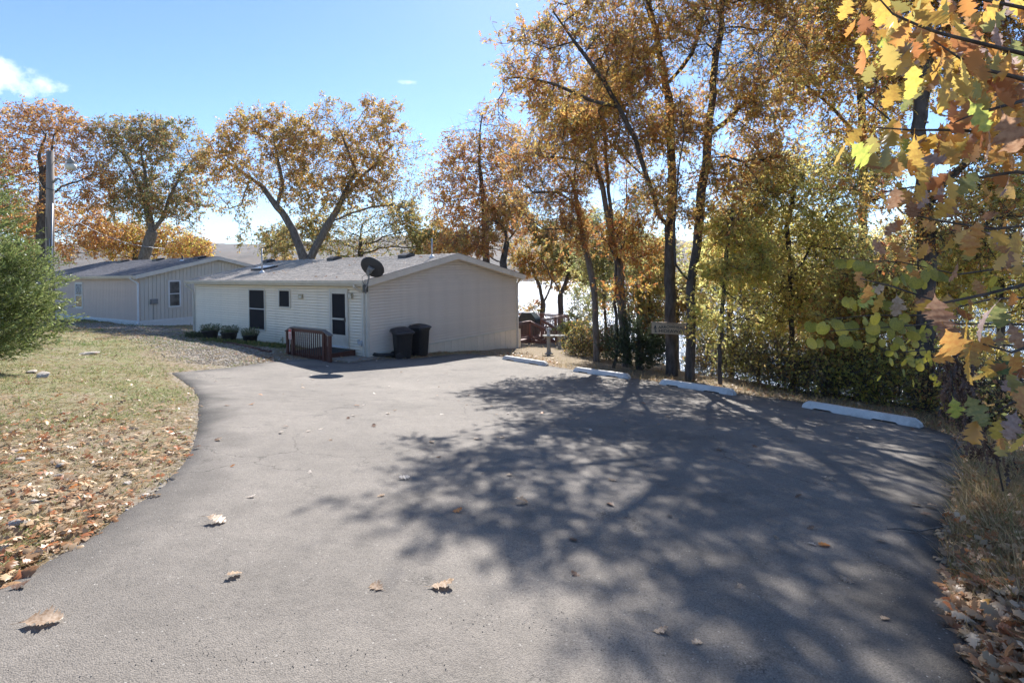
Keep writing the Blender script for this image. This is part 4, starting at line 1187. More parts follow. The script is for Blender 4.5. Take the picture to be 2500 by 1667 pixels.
# ------------------------------- name sign on the trunk
sp = at(1640, 802, 14.72)
sr = empty('name_sign', sp, 0, 'long tan board reading ARROWHEAD HIDEAWAY nailed to the straight dark trunk', 'sign')
sr.rotation_euler = (0, math.radians(2.2), math.radians(-8))
b = MB(); b.box(-.57, .57, -.02, .02, -.17, .17); b.build('board', M['signwood'], sr)
b = MB(); b.box(-.57, .57, -.026, -.0205, .158, .17); b.box(-.57, .57, -.026, -.0205, -.17, -.158); b.box(-.57, -.558, -.026, -.0205, -.157, .157); b.box(.558, .57, -.026, -.0205, -.157, .157); b.build('edge_moulding', M['inkbrown'], sr)
def text_mesh(s, size, x, z, mat, parent, name='lettering', sxx=1.0, arch=0.0, yy=-.0215):
    cu = bpy.data.curves.new(name, 'FONT'); cu.body = s; cu.size = size; cu.align_x = 'CENTER'; cu.extrude = .0015; cu.offset = .0022 * size / .1
    tmp = bpy.data.objects.new(name, cu); COL.objects.link(tmp)
    dg = bpy.context.evaluated_depsgraph_get(); dg.update()
    me = bpy.data.meshes.new_from_object(tmp.evaluated_get(dg))
    bpy.data.objects.remove(tmp); bpy.data.curves.remove(cu)
    for v in me.vertices:
        X = v.co.x * sxx
        v.co = Vector((X + x, yy - v.co.z, v.co.y + z - arch * (X / .4) ** 2))
    me.materials.clear(); me.materials.append(mat)
    return link(name, me, parent)
text_mesh('WELCOME TO', .038, 0, .108, M['inkbrown'], sr, sxx=1.15, arch=.01)
text_mesh('ARROWHEAD', .105, 0, .012, M['ink'], sr, sxx=1.12, arch=.03)
text_mesh('HIDEAWAY', .125, 0, -.115, M['ink'], sr, sxx=1.12)
b = MB()
for s_ in (-1, 1):
    x = s_ * .46
    for (z0, w, h) in ((-.02, .045, .12), (-.06, .035, .06)):
        b.add([(x - w, -.0215, z0 - .01), (x, -.0215, z0 + .03), (x + w, -.0215, z0 - .01), (x, -.0215, z0 + h), (x - w, -.0235, z0 - .01), (x, -.0235, z0 + .03), (x + w, -.0235, z0 - .01), (x, -.0235, z0 + h)], [(4, 5, 7), (5, 6, 7), (0, 4, 7, 3), (2, 3, 7, 6), (0, 1, 5, 4), (1, 2, 6, 5)])
    b.box(x - .008, x + .008, -.0235, -.0215, -.13, -.03)
    b.add([(x, -.0215, -.1), (x - s_ * .05, -.0215, -.12), (x - s_ * .03, -.0215, -.07), (x, -.0235, -.1), (x - s_ * .05, -.0235, -.12), (x - s_ * .03, -.0235, -.07)], [(3, 5, 4), (0, 1, 4, 3), (1, 2, 5, 4)])
b.build('arrowhead_emblem', M['ink'], sr)
b = MB()
for s_ in (-1, 1):
    pts = [(s_ * (.17 + .2 * i / 14), -.0225, .125 - .018 * math.sin(i / 14 * math.pi * 1.4) - .004 * i / 14) for i in range(15)]
    pts += [(s_ * .375, -.0225, .135), (s_ * .355, -.0225, .142)]
    b.tube(pts, .004, 5)
b.build('scroll_line', M['inkbrown'], sr)
# ------------------------------------------------------------------ trees
def C_(*v): return np.array(v, float)
PAL = {
 'brown': C_((.38, .17, .045), (.46, .23, .06), (.27, .13, .045), (.50, .30, .08), (.22, .15, .07), (.40, .15, .045)),
 'gold': C_((.52, .31, .06), (.56, .38, .07), (.42, .25, .05), (.32, .26, .06), (.42, .19, .04), (.24, .22, .06)),
 'orange': C_((.46, .19, .035), (.50, .25, .04), (.38, .14, .03), (.44, .30, .06), (.30, .10, .03)),
 'rust': C_((.36, .11, .03), (.44, .16, .03), (.28, .08, .025), (.40, .20, .05)),
 'green': C_((.10, .14, .035), (.14, .18, .04), (.20, .21, .05), (.08, .11, .035), (.28, .22, .06)),
 'olive': C_((.17, .17, .05), (.22, .20, .055), (.28, .22, .06), (.13, .14, .045), (.31, .20, .06), (.33, .17, .05)),
 'yellow': C_((.60, .46, .06), (.54, .44, .06), (.42, .38, .06), (.34, .34, .05), (.60, .38, .05)),
 'lime': C_((.42, .40, .06), (.30, .32, .05), (.48, .42, .07), (.22, .25, .04), (.50, .36, .06)),
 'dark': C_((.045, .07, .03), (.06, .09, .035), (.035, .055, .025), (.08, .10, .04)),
}
for _k in PAL:
    if _k not in ('dark',): PAL[_k] = np.minimum(PAL[_k] * (1.3 if _k not in ('green', 'olive') else 1.2), .85)
# leaf shapes: unit length along +x, list of verts and tris (tips of lobes give a notched outline)
def leaf_shape(kind):
    if kind == 'oak':       # three lobes a side
        v = [(0, 0, 0), (.3, 0, .03), (.62, 0, .04), (1, 0, -.03), (.22, .20, 0), (.50, .30, -.02), (.78, .20, -.05), (.22, -.20, 0), (.50, -.30, -.02), (.78, -.20, -.05)]
        f = [(0, 1, 4), (1, 2, 5), (2, 3, 6), (0, 7, 1), (1, 8, 2), (2, 9, 3)]
        f = [(0, 1, 4), (1, 5, 4), (1, 2, 5), (2, 6, 5), (2, 3, 6), (0, 7, 1), (1, 7, 8), (1, 8, 2), (2, 8, 9), (2, 9, 3)][0:0] or f
    elif kind == 'oval':
        v = [(0, 0, 0), (.5, .30, -.03), (1, 0, 0), (.5, -.30, -.03), (.5, 0, .05)]
        f = [(0, 4, 1), (4, 2, 1), (0, 3, 4), (4, 3, 2)]
    elif kind == 'far':     # coarse notched leaf
        v = [(0, 0, 0), (.45, 0, .04), (1, 0, -.02), (.40, .32, 0), (.75, .26, 0), (.40, -.32, 0), (.75, -.26, 0)]
        f = [(0, 1, 3), (1, 2, 4), (0, 5, 1), (1, 6, 2)]
    elif kind == 'oakbig':
        o_ = [(0, .012), (.18, .07), (.22, .12), (.30, .25), (.335, .20), (.375, .30), (.42, .14), (.52, .31), (.565, .26), (.62, .42), (.645, .28), (.685, .33), (.72, .14), (.79, .25), (.865, .30), (.90, .14), (1.0, 0)]
        m_ = len(o_); v = [(x, 0, .04 * math.sin(x * 3)) for x, w in o_] + [(x, w, -.25 * w) for x, w in o_] + [(x, -w, -.25 * w) for x, w in o_]
        f = []
        for i in range(m_ - 1): f += [(i, i + 1, m_ + i + 1), (i, m_ + i + 1, m_ + i), (i + 1, i, 2 * m_ + i), (i + 1, 2 * m_ + i, 2 * m_ + i + 1)]
    elif kind == 'oval2':
        v = [(0, 0, 0), (.5, .30, -.03), (1, 0, 0), (.5, -.30, -.03)]
        f = [(0, 2, 1), (0, 3, 2)]
    elif kind == 'blade':
        v = [(0, .06, 0), (0, -.06, 0), (1, 0, 0)]
        f = [(0, 1, 2)]
    return np.array(v, float), np.array(f, int)
def scatter(name, pos, axis, size, cols, kind, mat, roll=None, width=1.0):
    """one mesh of many leaves; pos,axis (n,3)"""
    V, Fc = leaf_shape(kind); n = len(pos)
    ax = axis / (np.linalg.norm(axis, axis=1)[:, None] + 1e-9)
    up = rng.normal(0, 1, (n, 3))
    if roll is not None: up = up * (1 - roll) + np.array([0, 0, 1]) * roll * 2
    sd_ = np.cross(ax, up); sd_ /= np.linalg.norm(sd_, axis=1)[:, None] + 1e-9
    nn = np.cross(sd_, ax)
    curl = rng.uniform(-.4, 2.4, (n, 1, 1))
    P = (pos[:, None, :] + size[:, None, None] * (V[None, :, 0:1] * ax[:, None, :] + V[None, :, 1:2] * width * sd_[:, None, :] + curl * V[None, :, 2:3] * nn[:, None, :]
         - (curl * .12) * (V[None, :, 0:1] ** 2) * nn[:, None, :]))
    FF_ = (Fc[None] + (np.arange(n) * len(V))[:, None, None]).reshape(-1, 3)
    cc = np.repeat(cols, len(V), axis=0)
    return npmesh(name, P.reshape(-1, 3), FF_, mat, cc, False, 3)

def grow(seeds, parents, ells, natt, step=.45, kill=.7, infl=4.0, iters=90, seed=1, trop=.05):
    r = np.random.default_rng(seed)
    vols = np.array([e[1][0] * e[1][1] * e[1][2] for e in ells]); cnt = np.maximum(4, (vols / vols.sum() * natt).astype(int))
    A = []
    for (c, rad), k in zip(ells, cnt):
        q = r.normal(0, 1, (k, 3)); q /= np.linalg.norm(q, axis=1)[:, None]; q *= (r.random(k) ** .42)[:, None]
        A.append(np.array(c) + q * np.array(rad))
    A = np.concatenate(A)
    N = [np.array(p, float) for p in seeds]; Par = list(parents)
    nodes = np.array(N)
    D = np.linalg.norm(A[:, None] - nodes[None], axis=2); nd = D.min(1); ni = D.argmin(1)
    alive = np.ones(len(A), bool)
    for it in range(iters):
        act = alive & (nd < infl)
        if not act.any():
            infl *= 1.5
            if infl > 30: break
            continue
        idx_ = ni[act]; d = A[act] - nodes[idx_]; d /= np.linalg.norm(d, axis=1)[:, None] + 1e-9
        S_ = np.zeros((len(nodes), 3)); np.add.at(S_, idx_, d)
        g_ = np.unique(idx_)
        dv = S_[g_]; dv /= np.linalg.norm(dv, axis=1)[:, None] + 1e-9
        dv += r.normal(0, .22, dv.shape); dv[:, 2] += trop
        dv /= np.linalg.norm(dv, axis=1)[:, None] + 1e-9
        new = nodes[g_] + dv * step
        # skip nodes that would repeat an existing place
        Dn = np.linalg.norm(new[:, None] - nodes[None], axis=2).min(1)
        ok = Dn > step * .45
        # attractors held by blocked twigs are dropped little by little
        bad = np.isin(ni, g_[~ok]) & act & (r.random(len(A)) < .25)
        alive &= ~bad
        if not ok.any(): continue
        new = new[ok]; gp_ = g_[ok]; base_ = len(nodes)
        nodes = np.concatenate([nodes, new]); Par += list(gp_)
        D = np.linalg.norm(A[:, None] - new[None], axis=2); m = D.min(1); mi = D.argmin(1) + base_
        c_ = m < nd; nd = np.where(c_, m, nd); ni = np.where(c_, mi, ni)
        alive &= nd > kill
        if not alive.any() or len(nodes) > 5000: break
    return nodes, np.array(Par)
def tubes(P, Q, rp, rq, k, Dp, Dq):
    n = len(P)
    def frame(D):
        ref = np.where(np.abs(D[:, 0:1]) < .8, [[1., .05, .02]], [[.02, 1., .05]])
        a = np.cross(D, ref); a /= np.linalg.norm(a, axis=1)[:, None] + 1e-9
        return a, np.cross(D, a)
    a1, b1 = frame(Dp); a2, b2 = frame(Dq)
    th = np.arange(k) * 2 * np.pi / k
    c, s = np.cos(th), np.sin(th)
    R1 = P[:, None] + rp[:, None, None] * (a1[:, None] * c[None, :, None] + b1[:, None] * s[None, :, None])
    R2 = Q[:, None] + rq[:, None, None] * (a2[:, None] * c[None, :, None] + b2[:, None] * s[None, :, None])
    V = np.concatenate([R1, R2], 1).reshape(-1, 3)
    kk = np.arange(k); F_ = np.stack([kk, (kk + 1) % k, (kk + 1) % k + k, kk + k], 1)
    return V, (F_[None] + (np.arange(n) * 2 * k)[:, None, None]).reshape(-1, 4)
def limbs_mesh(name, nodes, par, rad, mat, extra=None):
    i = np.where(par >= 0)[0]; p = par[i]
    D = nodes[i] - nodes[p]; D /= np.linalg.norm(D, axis=1)[:, None] + 1e-9
    Dn = np.zeros_like(nodes); Dn[i] = D; Dn[par < 0] = (0, 0, 1)
    thick = rad[i] > .07; med = (rad[i] > .022) & ~thick; thin = ~thick & ~med
    Vs, Fs, off = [], [], 0
    for m_, k in ((thick, 10), (med, 6), (thin, 3)):
        if m_.any():
            ii, pp_ = i[m_], p[m_]
            V, F_ = tubes(nodes[pp_], nodes[ii], np.minimum(rad[pp_], rad[ii] * 1.25), rad[ii], k, Dn[pp_], Dn[ii])
            Vs.append(V); Fs.append(F_ + off); off += len(V)
    if extra is not None:
        P_, Q_, r_ = extra; Dd = Q_ - P_; Dd /= np.linalg.norm(Dd, axis=1)[:, None] + 1e-9
        V, F_ = tubes(P_, Q_, r_, r_ * .45, 3, Dd, Dd); Vs.append(V); Fs.append(F_ + off)
    return npmesh(name, np.concatenate(Vs), np.concatenate(Fs), mat, None, True, 4)
TREES = []
LEAFMUL = 1.0
def tree(name, label, cat, base, guides, ells, pal, nleaf, lsize=.13, R=.2, bark='bark', kind='oak', seed=1, natt=None, step=.42, kill=.62, group=None,
         cluster=.28, hang=.35, leafmat_='leaf', greenlow=None, capf=.42, twigs=3, minr=.007, bare=.0):
    """base (x,y); guides: list of polylines of world points, the first starts at the base, others start at an existing guide point"""
    r = np.random.default_rng(seed)
    g = h1(*base) - .25
    nodes, par = [np.array([base[0], base[1], g])], [-1]
    for gi, gl in enumerate(guides):
        pts = [np.array(p, float) for p in gl]
        if gi == 0: cur = 0; prev = nodes[0]
        else:
            d = [np.linalg.norm(q - pts[0]) for q in nodes]; cur = int(np.argmin(d)); prev = nodes[cur]
        for q in pts:
            L_ = np.linalg.norm(q - prev); n_ = max(1, int(L_ / step)) if L_ > .1 else 0
            for k in range(1, n_ + 1):
                w = r.normal(0, .018, 3) if k < n_ else 0
                nodes.append(prev + (q - prev) * k / n_ + w); par.append(cur); cur = len(nodes) - 1
            if n_: prev = q
        if gi == 0: nmain = len(nodes)
    natt = natt or int(90 + 3.2 * sum(e[1][0] * e[1][1] * e[1][2] for e in ells) ** .75 * 4)
    natt = int(min(natt * 1.6, 2600)); step = step * .78; kill = step * .8; nleaf = int(nleaf * LEAFMUL)
    if seed in (36, 37, 38, 41, 42, 43, 44, 45, 81, 83, 84) or 65 <= seed <= 71: leafmat_ = 'leaf_thin'
    if 11 <= seed <= 22: kind = 'oval2'; nleaf = int(nleaf * 1.4); lsize *= 1.02
    nodes, par = grow(nodes, par, ells, natt, step, kill, 3.5, 220, seed)
    n = len(nodes); print('TREE', seed, n, natt)
    nch = np.zeros(n, int); np.add.at(nch, par[par >= 0], 1)
    tips = np.where(nch == 0, 1.0, 0.0)
    for i in range(n - 1, 0, -1):
        tips[par[i]] += tips[i]
    rad0 = minr * tips ** .5; sc0 = R / (minr * tips[0] ** .5)
    rad = rad0 * (1 + (sc0 - 1) * (tips / tips[0]) ** .8)
    rad[nmain:] = np.minimum(rad[nmain:], capf * R)
    tm = np.linspace(0, 1, nmain); rad[:nmain] = np.maximum(np.minimum(rad[:nmain], R), R * (1 - .82 * tm))
    # slight flare at the foot
    dz = nodes[:, 2] - nodes[0, 2]
    rad *= 1 + .25 * np.exp(-dz / .35) * (rad > R * .6)
    thin = np.where(tips <= 9)[0]; thin = thin[thin > 0]
    T = np.repeat(thin, twigs)
    base_d = nodes[T] - nodes[par[T]]; base_d /= np.linalg.norm(base_d, axis=1)[:, None] + 1e-9
    td = base_d * .6 + r.normal(0, .65, (len(T), 3)); td /= np.linalg.norm(td, axis=1)[:, None]
    tl = r.uniform(.25, .8, len(T)) * (cluster / .28)
    tp = nodes[T] - (nodes[T] - nodes[par[T]]) * r.random((len(T), 1)); tq = tp + td * tl[:, None]
    root = empty(name, (base[0], base[1], g + .25), 0, label, cat, group)
    off = np.array([base[0], base[1], g + .25])
    me = limbs_mesh('trunk', nodes - off, par, rad, M[bark], (tp - off, tq - off, np.full(len(tp), .0055)))
    link('trunk', me, root)
    # leaves gathered on twigs; some twigs stay bare
    wgt = r.random(len(T)) ** 1.2; 
    cl = vnoise(tq[:, 0] * .55 + tq[:, 1] * .3, tq[:, 2] * .55, seed); wgt = wgt + .15; wgt *= np.clip((cl - .10) * 2.2, .12, 1.0); wgt *= (r.random(len(T)) > bare)
    pick = r.choice(len(T), nleaf, p=wgt / wgt.sum())
    u = r.random(nleaf) ** .6
    pos = tp[pick] + (tq[pick] - tp[pick]) * u[:, None] + r.normal(0, .055, (nleaf, 3)) * (cluster / .28)
    ax = td[pick] * .6 + r.normal(0, .7, (nleaf, 3)); ax[:, 2] -= hang
    pl_ = PAL[pal] if isinstance(pal, str) else np.concatenate([PAL[p] for p in pal])
    tcol = r.integers(0, len(pl_), len(T))
    ci = np.where(r.random(nleaf) < .55, tcol[pick], r.integers(0, len(pl_), nleaf))
    col = pl_[ci]
    if greenlow:
        zc, pn = greenlow
        f_ = np.clip((zc - pos[:, 2]) / 3.0 + r.normal(0, .35, nleaf), 0, 1) > .5
        col = np.where(f_[:, None], PAL[pn][r.integers(0, len(PAL[pn]), nleaf)], col)
    col = col * r.uniform(.72, 1.25, (nleaf, 1))
    sz = lsize * r.uniform(.65, 1.25, nleaf)
    me = scatter('crown', pos - off, ax, sz, col, kind, M[leafmat_], None)
    o = link('crown', me, root); o['kind'] = 'stuff'
    TREES.append(root)
    return root, nodes, rad, par
def E(sx, sy, Y, rx, ry, rz=None):
    """crown volume centred at a pixel and depth; rx, ry in pixels across and up, rz depth in metres"""
    p = at(sx, sy, Y); k = Y / FPX; f = 1.24 if Y > 30 else 1.0
    return ((p.x, p.y, p.z), (rx * k * f, (rz or rx * k * .8), ry * k * f))
def G(Y, *pts):
    return [tuple(at(p[0], p[1], p[2] if len(p) > 2 else Y)) for p in pts]
def gb(sx, Y):   # ground place under a pixel column
    a, _ = ray(sx, 800); return (a * Y, Y)

# --- behind the homes
tree('oak_tree', 'tall thin-crowned rusty oak behind the utility pole at the far left', 'tree', gb(104, 44), [G(44, (103, 560), (106, 470), (104, 420), (95, 380), (112, 330)), G(44, (104, 425), (125, 375), (132, 330)), G(44, (104, 500), (150, 455), (200, 440), (225, 425)), G(44, (104, 600), (170, 560), (215, 535))],
     [E(120, 300, 44, 75, 50), E(35, 310, 44, 60, 45), E(190, 350, 44, 60, 55), E(60, 400, 44, 85, 60), E(200, 440, 44, 70, 60), E(40, 500, 44, 70, 60), E(150, 480, 44, 70, 50), E(-60, 400, 44, 80, 120)], ('brown', 'orange'), 21000, .17, .42, seed=11, capf=0.6, kind='far', natt=900)
tree('oak_tree', 'orange-leaved tree low behind the cedar and utility pole', 'tree', gb(40, 49), [G(49, (42, 600), (50, 540))],
     [E(40, 560, 49, 110, 60), E(180, 570, 49, 95, 62), E(-80, 540, 49, 90, 90), E(230, 530, 49, 50, 40)], ('orange', 'brown', 'orange'), 22000, .18, .3, seed=12, kind='far', natt=900)
tree('oak_tree', 'round olive-green oak with leaning forked trunk behind the tan house', 'tree', gb(348, 46), [G(46, (352, 628), (372, 565), (366, 540), (358, 500), (355, 430), (345, 370)), G(46, (372, 565), (400, 530), (415, 480), (440, 430), (470, 390)), G(46, (358, 500), (330, 430), (300, 375), (265, 350))],
     [E(360, 350, 46, 80, 65), E(270, 330, 46, 55, 45), E(440, 370, 46, 60, 65), E(300, 430, 46, 60, 50), E(420, 480, 46, 80, 50), E(350, 480, 46, 70, 60), E(455, 540, 46, 30, 25), E(300, 500, 46, 50, 40)], ('olive', 'brown', 'green'), 26000, .17, .45, seed=13, capf=0.8, kind='far', bark='barklight', natt=1000)
tree('oak_tree', 'low orange and yellow tree whose top shows over the ridge of the tan house', 'tree', gb(330, 53), [G(53, (330, 620), (330, 600))],
     [E(300, 590, 53, 90, 40), E(400, 590, 53, 80, 40), E(470, 605, 53, 50, 25), E(340, 570, 53, 60, 35)], ('orange', 'yellow', 'brown'), 15000, .18, .28, seed=14, kind='far', natt=600)
tree('oak_tree', 'small russet treetop at the right end of the tan house roof against the hills', 'tree', gb(500, 56), [G(56, (500, 630))],
     [E(490, 612, 56, 30, 24), E(455, 605, 56, 30, 28)], ('rust', 'brown'), 3800, .18, .18, seed=15, kind='far')
tree('oak_tree', 'tiny pale brown treetop between the two homes', 'tree', gb(690, 60), [G(60, (690, 660))], [E(690, 640, 60, 22, 16)], ('brown', 'gold'), 1500, .17, .15, seed=16, kind='far')
Y3 = 38
tree('oak_tree', 'largest golden-brown oak with two spreading stems behind the near house', 'tree', gb(752, Y3),
     [G(Y3, (745, 640), (735, 610), (715, 560), (690, 520), (665, 490), (640, 455), (605, 430), (560, 400)), G(Y3, (750, 650), (770, 605), (800, 550), (825, 510), (850, 470), (885, 430), (915, 405), (940, 370)),
      G(Y3, (825, 510), (840, 470), (870, 420), (850, 370), (835, 330)), G(Y3, (680, 505), (690, 450), (680, 400), (670, 350)), G(Y3, (800, 545), (860, 520), (910, 505), (960, 500), (1010, 520)), G(Y3, (610, 432), (590, 500), (560, 510)), G(Y3, (770, 600), (745, 560), (750, 520))],
     [E(600, 330, Y3, 60, 55), E(690, 310, Y3, 60, 45), E(820, 290, Y3, 60, 45), E(935, 290, Y3, 50, 50), E(545, 380, Y3, 60, 50), E(1000, 390, Y3, 50, 60), E(900, 390, Y3, 70, 70), E(760, 380, Y3, 90, 70), E(640, 420, Y3, 70, 50), E(560, 470, Y3, 60, 45), E(960, 460, Y3, 70, 45),
      E(840, 460, Y3, 60, 50), E(650, 590, Y3, 45, 35), E(610, 575, Y3, 30, 25), E(740, 470, Y3, 60, 45), E(520, 440, Y3, 40, 45)], ('gold', 'brown', 'gold'), 42000, .15, .50, seed=17, capf=0.85, kind='far', bark='barklight', greenlow=(8.0, 'olive'), natt=1500, step=.42)
tree('oak_tree', 'low olive-green tree filling the space under the big oak behind the near house', 'tree', gb(880, 42), [G(42, (880, 620), (880, 580))],
     [E(820, 570, 42, 80, 45), E(920, 560, 42, 80, 50), E(1010, 580, 42, 75, 45), E(1090, 600, 42, 50, 35), E(690, 590, 42, 50, 30), E(870, 600, 42, 70, 30), E(960, 520, 42, 60, 30)], ('olive', 'gold', 'green'), 26000, .15, .25, seed=18, kind='far', natt=900)
Y4 = 33
tree('oak_tree', 'upright rusty-brown oak with narrow pointed top right of the big oak', 'tree', gb(1187, Y4), [G(Y4, (1187, 650), (1186, 560), (1180, 480), (1170, 400), (1172, 320), (1178, 280))],
     [E(1178, 310, Y4, 35, 45), E(1130, 370, Y4, 55, 55), E(1210, 360, Y4, 60, 55), E(1100, 450, Y4, 55, 60), E(1200, 460, Y4, 75, 65), E(1140, 540, Y4, 70, 50), E(1230, 540, Y4, 60, 50), E(1080, 520, Y4, 45, 40)], ('brown', 'gold', 'orange', 'rust'), 19000, .13, .24, seed=19, kind='far', natt=1300)
tree('oak_tree', 'gold-leaved tree with dark crooked stem just beyond the ridge end of the near house', 'tree', gb(1235, 27.5), [G(27.5, (1228, 640), (1238, 590), (1232, 560), (1210, 540)), G(27.5, (1238, 590), (1262, 560), (1280, 520))],
     [E(1150, 590, 28, 70, 35, 2), E(1240, 520, 28, 60, 40, 2), E(1080, 600, 29, 50, 25, 2)], ('gold', 'orange', 'brown'), 9000, .13, .2, seed=20, kind='far')
# --- lakeside beyond the deck
tree('oak_tree', 'small gold and green tree with twin dark stems at the water beyond the deck', 'tree', gb(1322, 38), [G(38, (1322, 800), (1326, 740), (1318, 700), (1300, 660)), G(38, (1326, 740), (1345, 700), (1350, 660))],
     [E(1320, 640, 38, 60, 45), E(1290, 600, 38, 50, 40), E(1370, 660, 38, 40, 40), E(1280, 760, 38, 30, 18)], ('gold', 'olive', 'orange'), 9000, .15, .2, seed=21, capf=0.8, kind='far')
tree('oak_tree', 'gold-green tree with bent stem right of the deck against the bright water', 'tree', gb(1372, 33), [G(33, (1370, 800), (1368, 720), (1362, 700), (1345, 680)), G(33, (1368, 720), (1385, 680), (1390, 640))],
     [E(1370, 600, 33, 55, 50), E(1340, 560, 33, 55, 45), E(1420, 640, 33, 45, 60), E(1400, 560, 33, 50, 40)], ('olive', 'gold', 'green'), 12000, .14, .18, seed=22, capf=0.7, kind='far')
tree('oak_tree', 'leafy green sapling at the right corner of the lake deck', 'tree', gb(1400, 26), [G(26, (1402, 830), (1408, 780))],
     [E(1410, 790, 26, 32, 45, 1.2), E(1430, 740, 26, 35, 45, 1.3), E(1400, 850, 26, 22, 25, 1.0)], ('green', 'lime', 'olive'), 6500, .11, .07, seed=23, kind='far')
# --- trees at the paving edge
YA, YB = 15.0, 13.8
tree('oak_tree', 'straight dark oak trunk carrying the name board, tallest at the paving edge', 'tree', (at(1640, 914, YA).x, YA),
     [G(YA, (1640, 880), (1638, 800), (1636, 650), (1637, 589), (1641, 421), (1634, 245), (1605, 100), (1581, 0), (1560, -150), (1550, -300)),
      G(YA, (1637, 560), (1606, 520, 14.6), (1571, 407, 14.2), (1553, 344, 14.0), (1511, 263, 13.7), (1473, 196, 13.4), (1402, 102, 13.0), (1350, 28, 12.8)),
      G(YA, (1625, 470), (1560, 420, 15.4), (1480, 340, 15.8), (1400, 270, 16), (1330, 220, 16)), G(YA, (1634, 245), (1580, 170, 15.8), (1500, 60, 16.2), (1450, -60, 16.5)),
      G(YA, (1511, 263, 13.7), (1440, 245, 13.4), (1350, 205, 13.2), (1270, 190, 13.2)), G(YA, (1634, 200), (1690, 130, 14.4), (1720, 20, 14)), G(YA, (1402, 102, 13), (1340, 120, 12.6), (1290, 100, 12.4))],
     [E(1315, 90, 13, 60, 60), E(1260, 190, 13.2, 55, 40), E(1330, 210, 13.5, 90, 80), E(1420, 100, 13.5, 110, 110), E(1520, 180, 14, 100, 120), E(1600, 60, 14.5, 120, 120), E(1400, 330, 14.5, 90, 60), E(1330, 300, 14.5, 60, 40), E(1560, 330, 14.5, 90, 70), E(1240, 110, 13.2, 35, 60), E(1225, 260, 13.3, 40, 40), E(1640, 300, 15, 70, 90),
      E(1560, -110, 14, 140, 130), E(1440, -30, 13, 60, 60), E(1600, 470, 14.6, 80, 50), E(1700, -70, 14, 100, 100)], ('brown', 'gold', 'gold', 'orange'), 30000, .122, .155, seed=31, natt=1500, step=.36, kill=.5)
tree('oak_tree', 'dark rough-barked oak that forks low, just right of the name board', 'tree', (at(1684, 928, YB).x, YB),
     [G(YB, (1684, 900), (1686, 800), (1687, 690), (1696, 634), (1708, 530), (1711, 473), (1725, 400), (1729, 330), (1740, 200), (1755, 100), (1770, -30), (1780, -180)),
      G(YB, (1687, 690), (1665, 668, 13.6), (1649, 645, 13.5), (1646, 590, 13.5), (1650, 500, 13.5), (1655, 420, 13.3), (1670, 330, 13), (1660, 240, 12.8)),
      G(YB, (1729, 386), (1774, 382, 13.4), (1816, 396, 13), (1850, 440, 12.8)), G(YB, (1729, 333), (1781, 291, 14), (1834, 228, 14.2), (1886, 189, 14.4)), G(YB, (1708, 655), (1738, 601, 13.4), (1760, 568, 13)), G(YB, (1711, 480), (1690, 420, 14.4), (1680, 350, 14.8))],
     [E(1800, 180, 13.6, 90, 90), E(1880, 120, 14, 100, 110), E(1720, 80, 13.5, 90, 90), E(1850, 290, 14, 80, 60), E(1880, 380, 13.6, 70, 60), E(1780, 420, 13.4, 70, 60), E(1720, 520, 13.6, 60, 40), E(1690, 300, 13.4, 60, 60), E(1850, -60, 13.8, 130, 90), E(1640, 480, 13.3, 50, 60), E(1790, 520, 13.4, 50, 40)],
     ('orange', 'brown', 'gold', 'gold'), 22000, .12, .12, seed=32, capf=0.8, natt=1500, step=.34, kill=.48)
tree('oak_tree', 'slim leaning trunk with thin rusty crown, leftmost of the trunks behind the parking stops', 'tree', (at(1455, 880, 18.5).x, 18.5),
     [G(18.5, (1456, 860), (1452, 738), (1443, 667), (1425, 589), (1411, 500), (1395, 440), (1360, 400), (1330, 370)), G(18.5, (1411, 500), (1360, 470, 18), (1300, 470, 17.6)), G(18.5, (1425, 589), (1380, 560, 18), (1330, 560, 18)), G(18.5, (1400, 450), (1410, 380), (1390, 320))],
     [E(1300, 400, 18, 75, 45), E(1340, 480, 18, 90, 55), E(1400, 400, 18.5, 60, 60), E(1290, 470, 18, 50, 45), E(1380, 560, 18, 70, 40), E(1290, 540, 18, 40, 35)], ('brown', 'rust', 'gold'), 9500, .115, .11, seed=33, natt=1100, step=.34, kill=.5, bark='barklight', bare=.3)
tree('oak_tree', 'grey curved trunk whose upper limb arches far left, behind the second parking stop', 'tree', (at(1531, 880, 17).x, 17),
     [G(17, (1531, 860), (1518, 753), (1512, 649), (1497, 589), (1485, 540), (1466, 438), (1430, 396), (1378, 386), (1318, 382)), G(17, (1497, 589), (1490, 500), (1480, 400), (1472, 300), (1468, 210)), G(17, (1470, 440), (1440, 350), (1400, 260), (1370, 230)), G(17, (1512, 649), (1545, 590), (1570, 540)), G(17, (1500, 600), (1530, 500), (1530, 400))],
     [E(1440, 270, 17, 80, 70), E(1340, 350, 17, 70, 40), E(1480, 400, 17, 60, 60), E(1550, 500, 16.6, 60, 50), E(1500, 200, 17, 60, 60)], ('brown', 'gold', 'orange'), 9500, .115, .14, seed=34, natt=1100, step=.34, kill=.5, bark='barklight', bare=.3)
tree('oak_tree', 'rust-red young oak between the grey curved trunk and the name board', 'tree', (at(1500, 870, 16.2).x, 16.4),
     [G(16.2, (1506, 850), (1500, 720), (1505, 640), (1520, 600))], [E(1510, 590, 16, 60, 30), E(1570, 620, 16, 45, 28), E(1540, 545, 16, 40, 25), E(1500, 720, 16, 35, 22), E(1560, 700, 16, 30, 18)], ('orange', 'rust', 'gold'), 2600, .13, .05, seed=35, natt=400, step=.3, kill=.4)
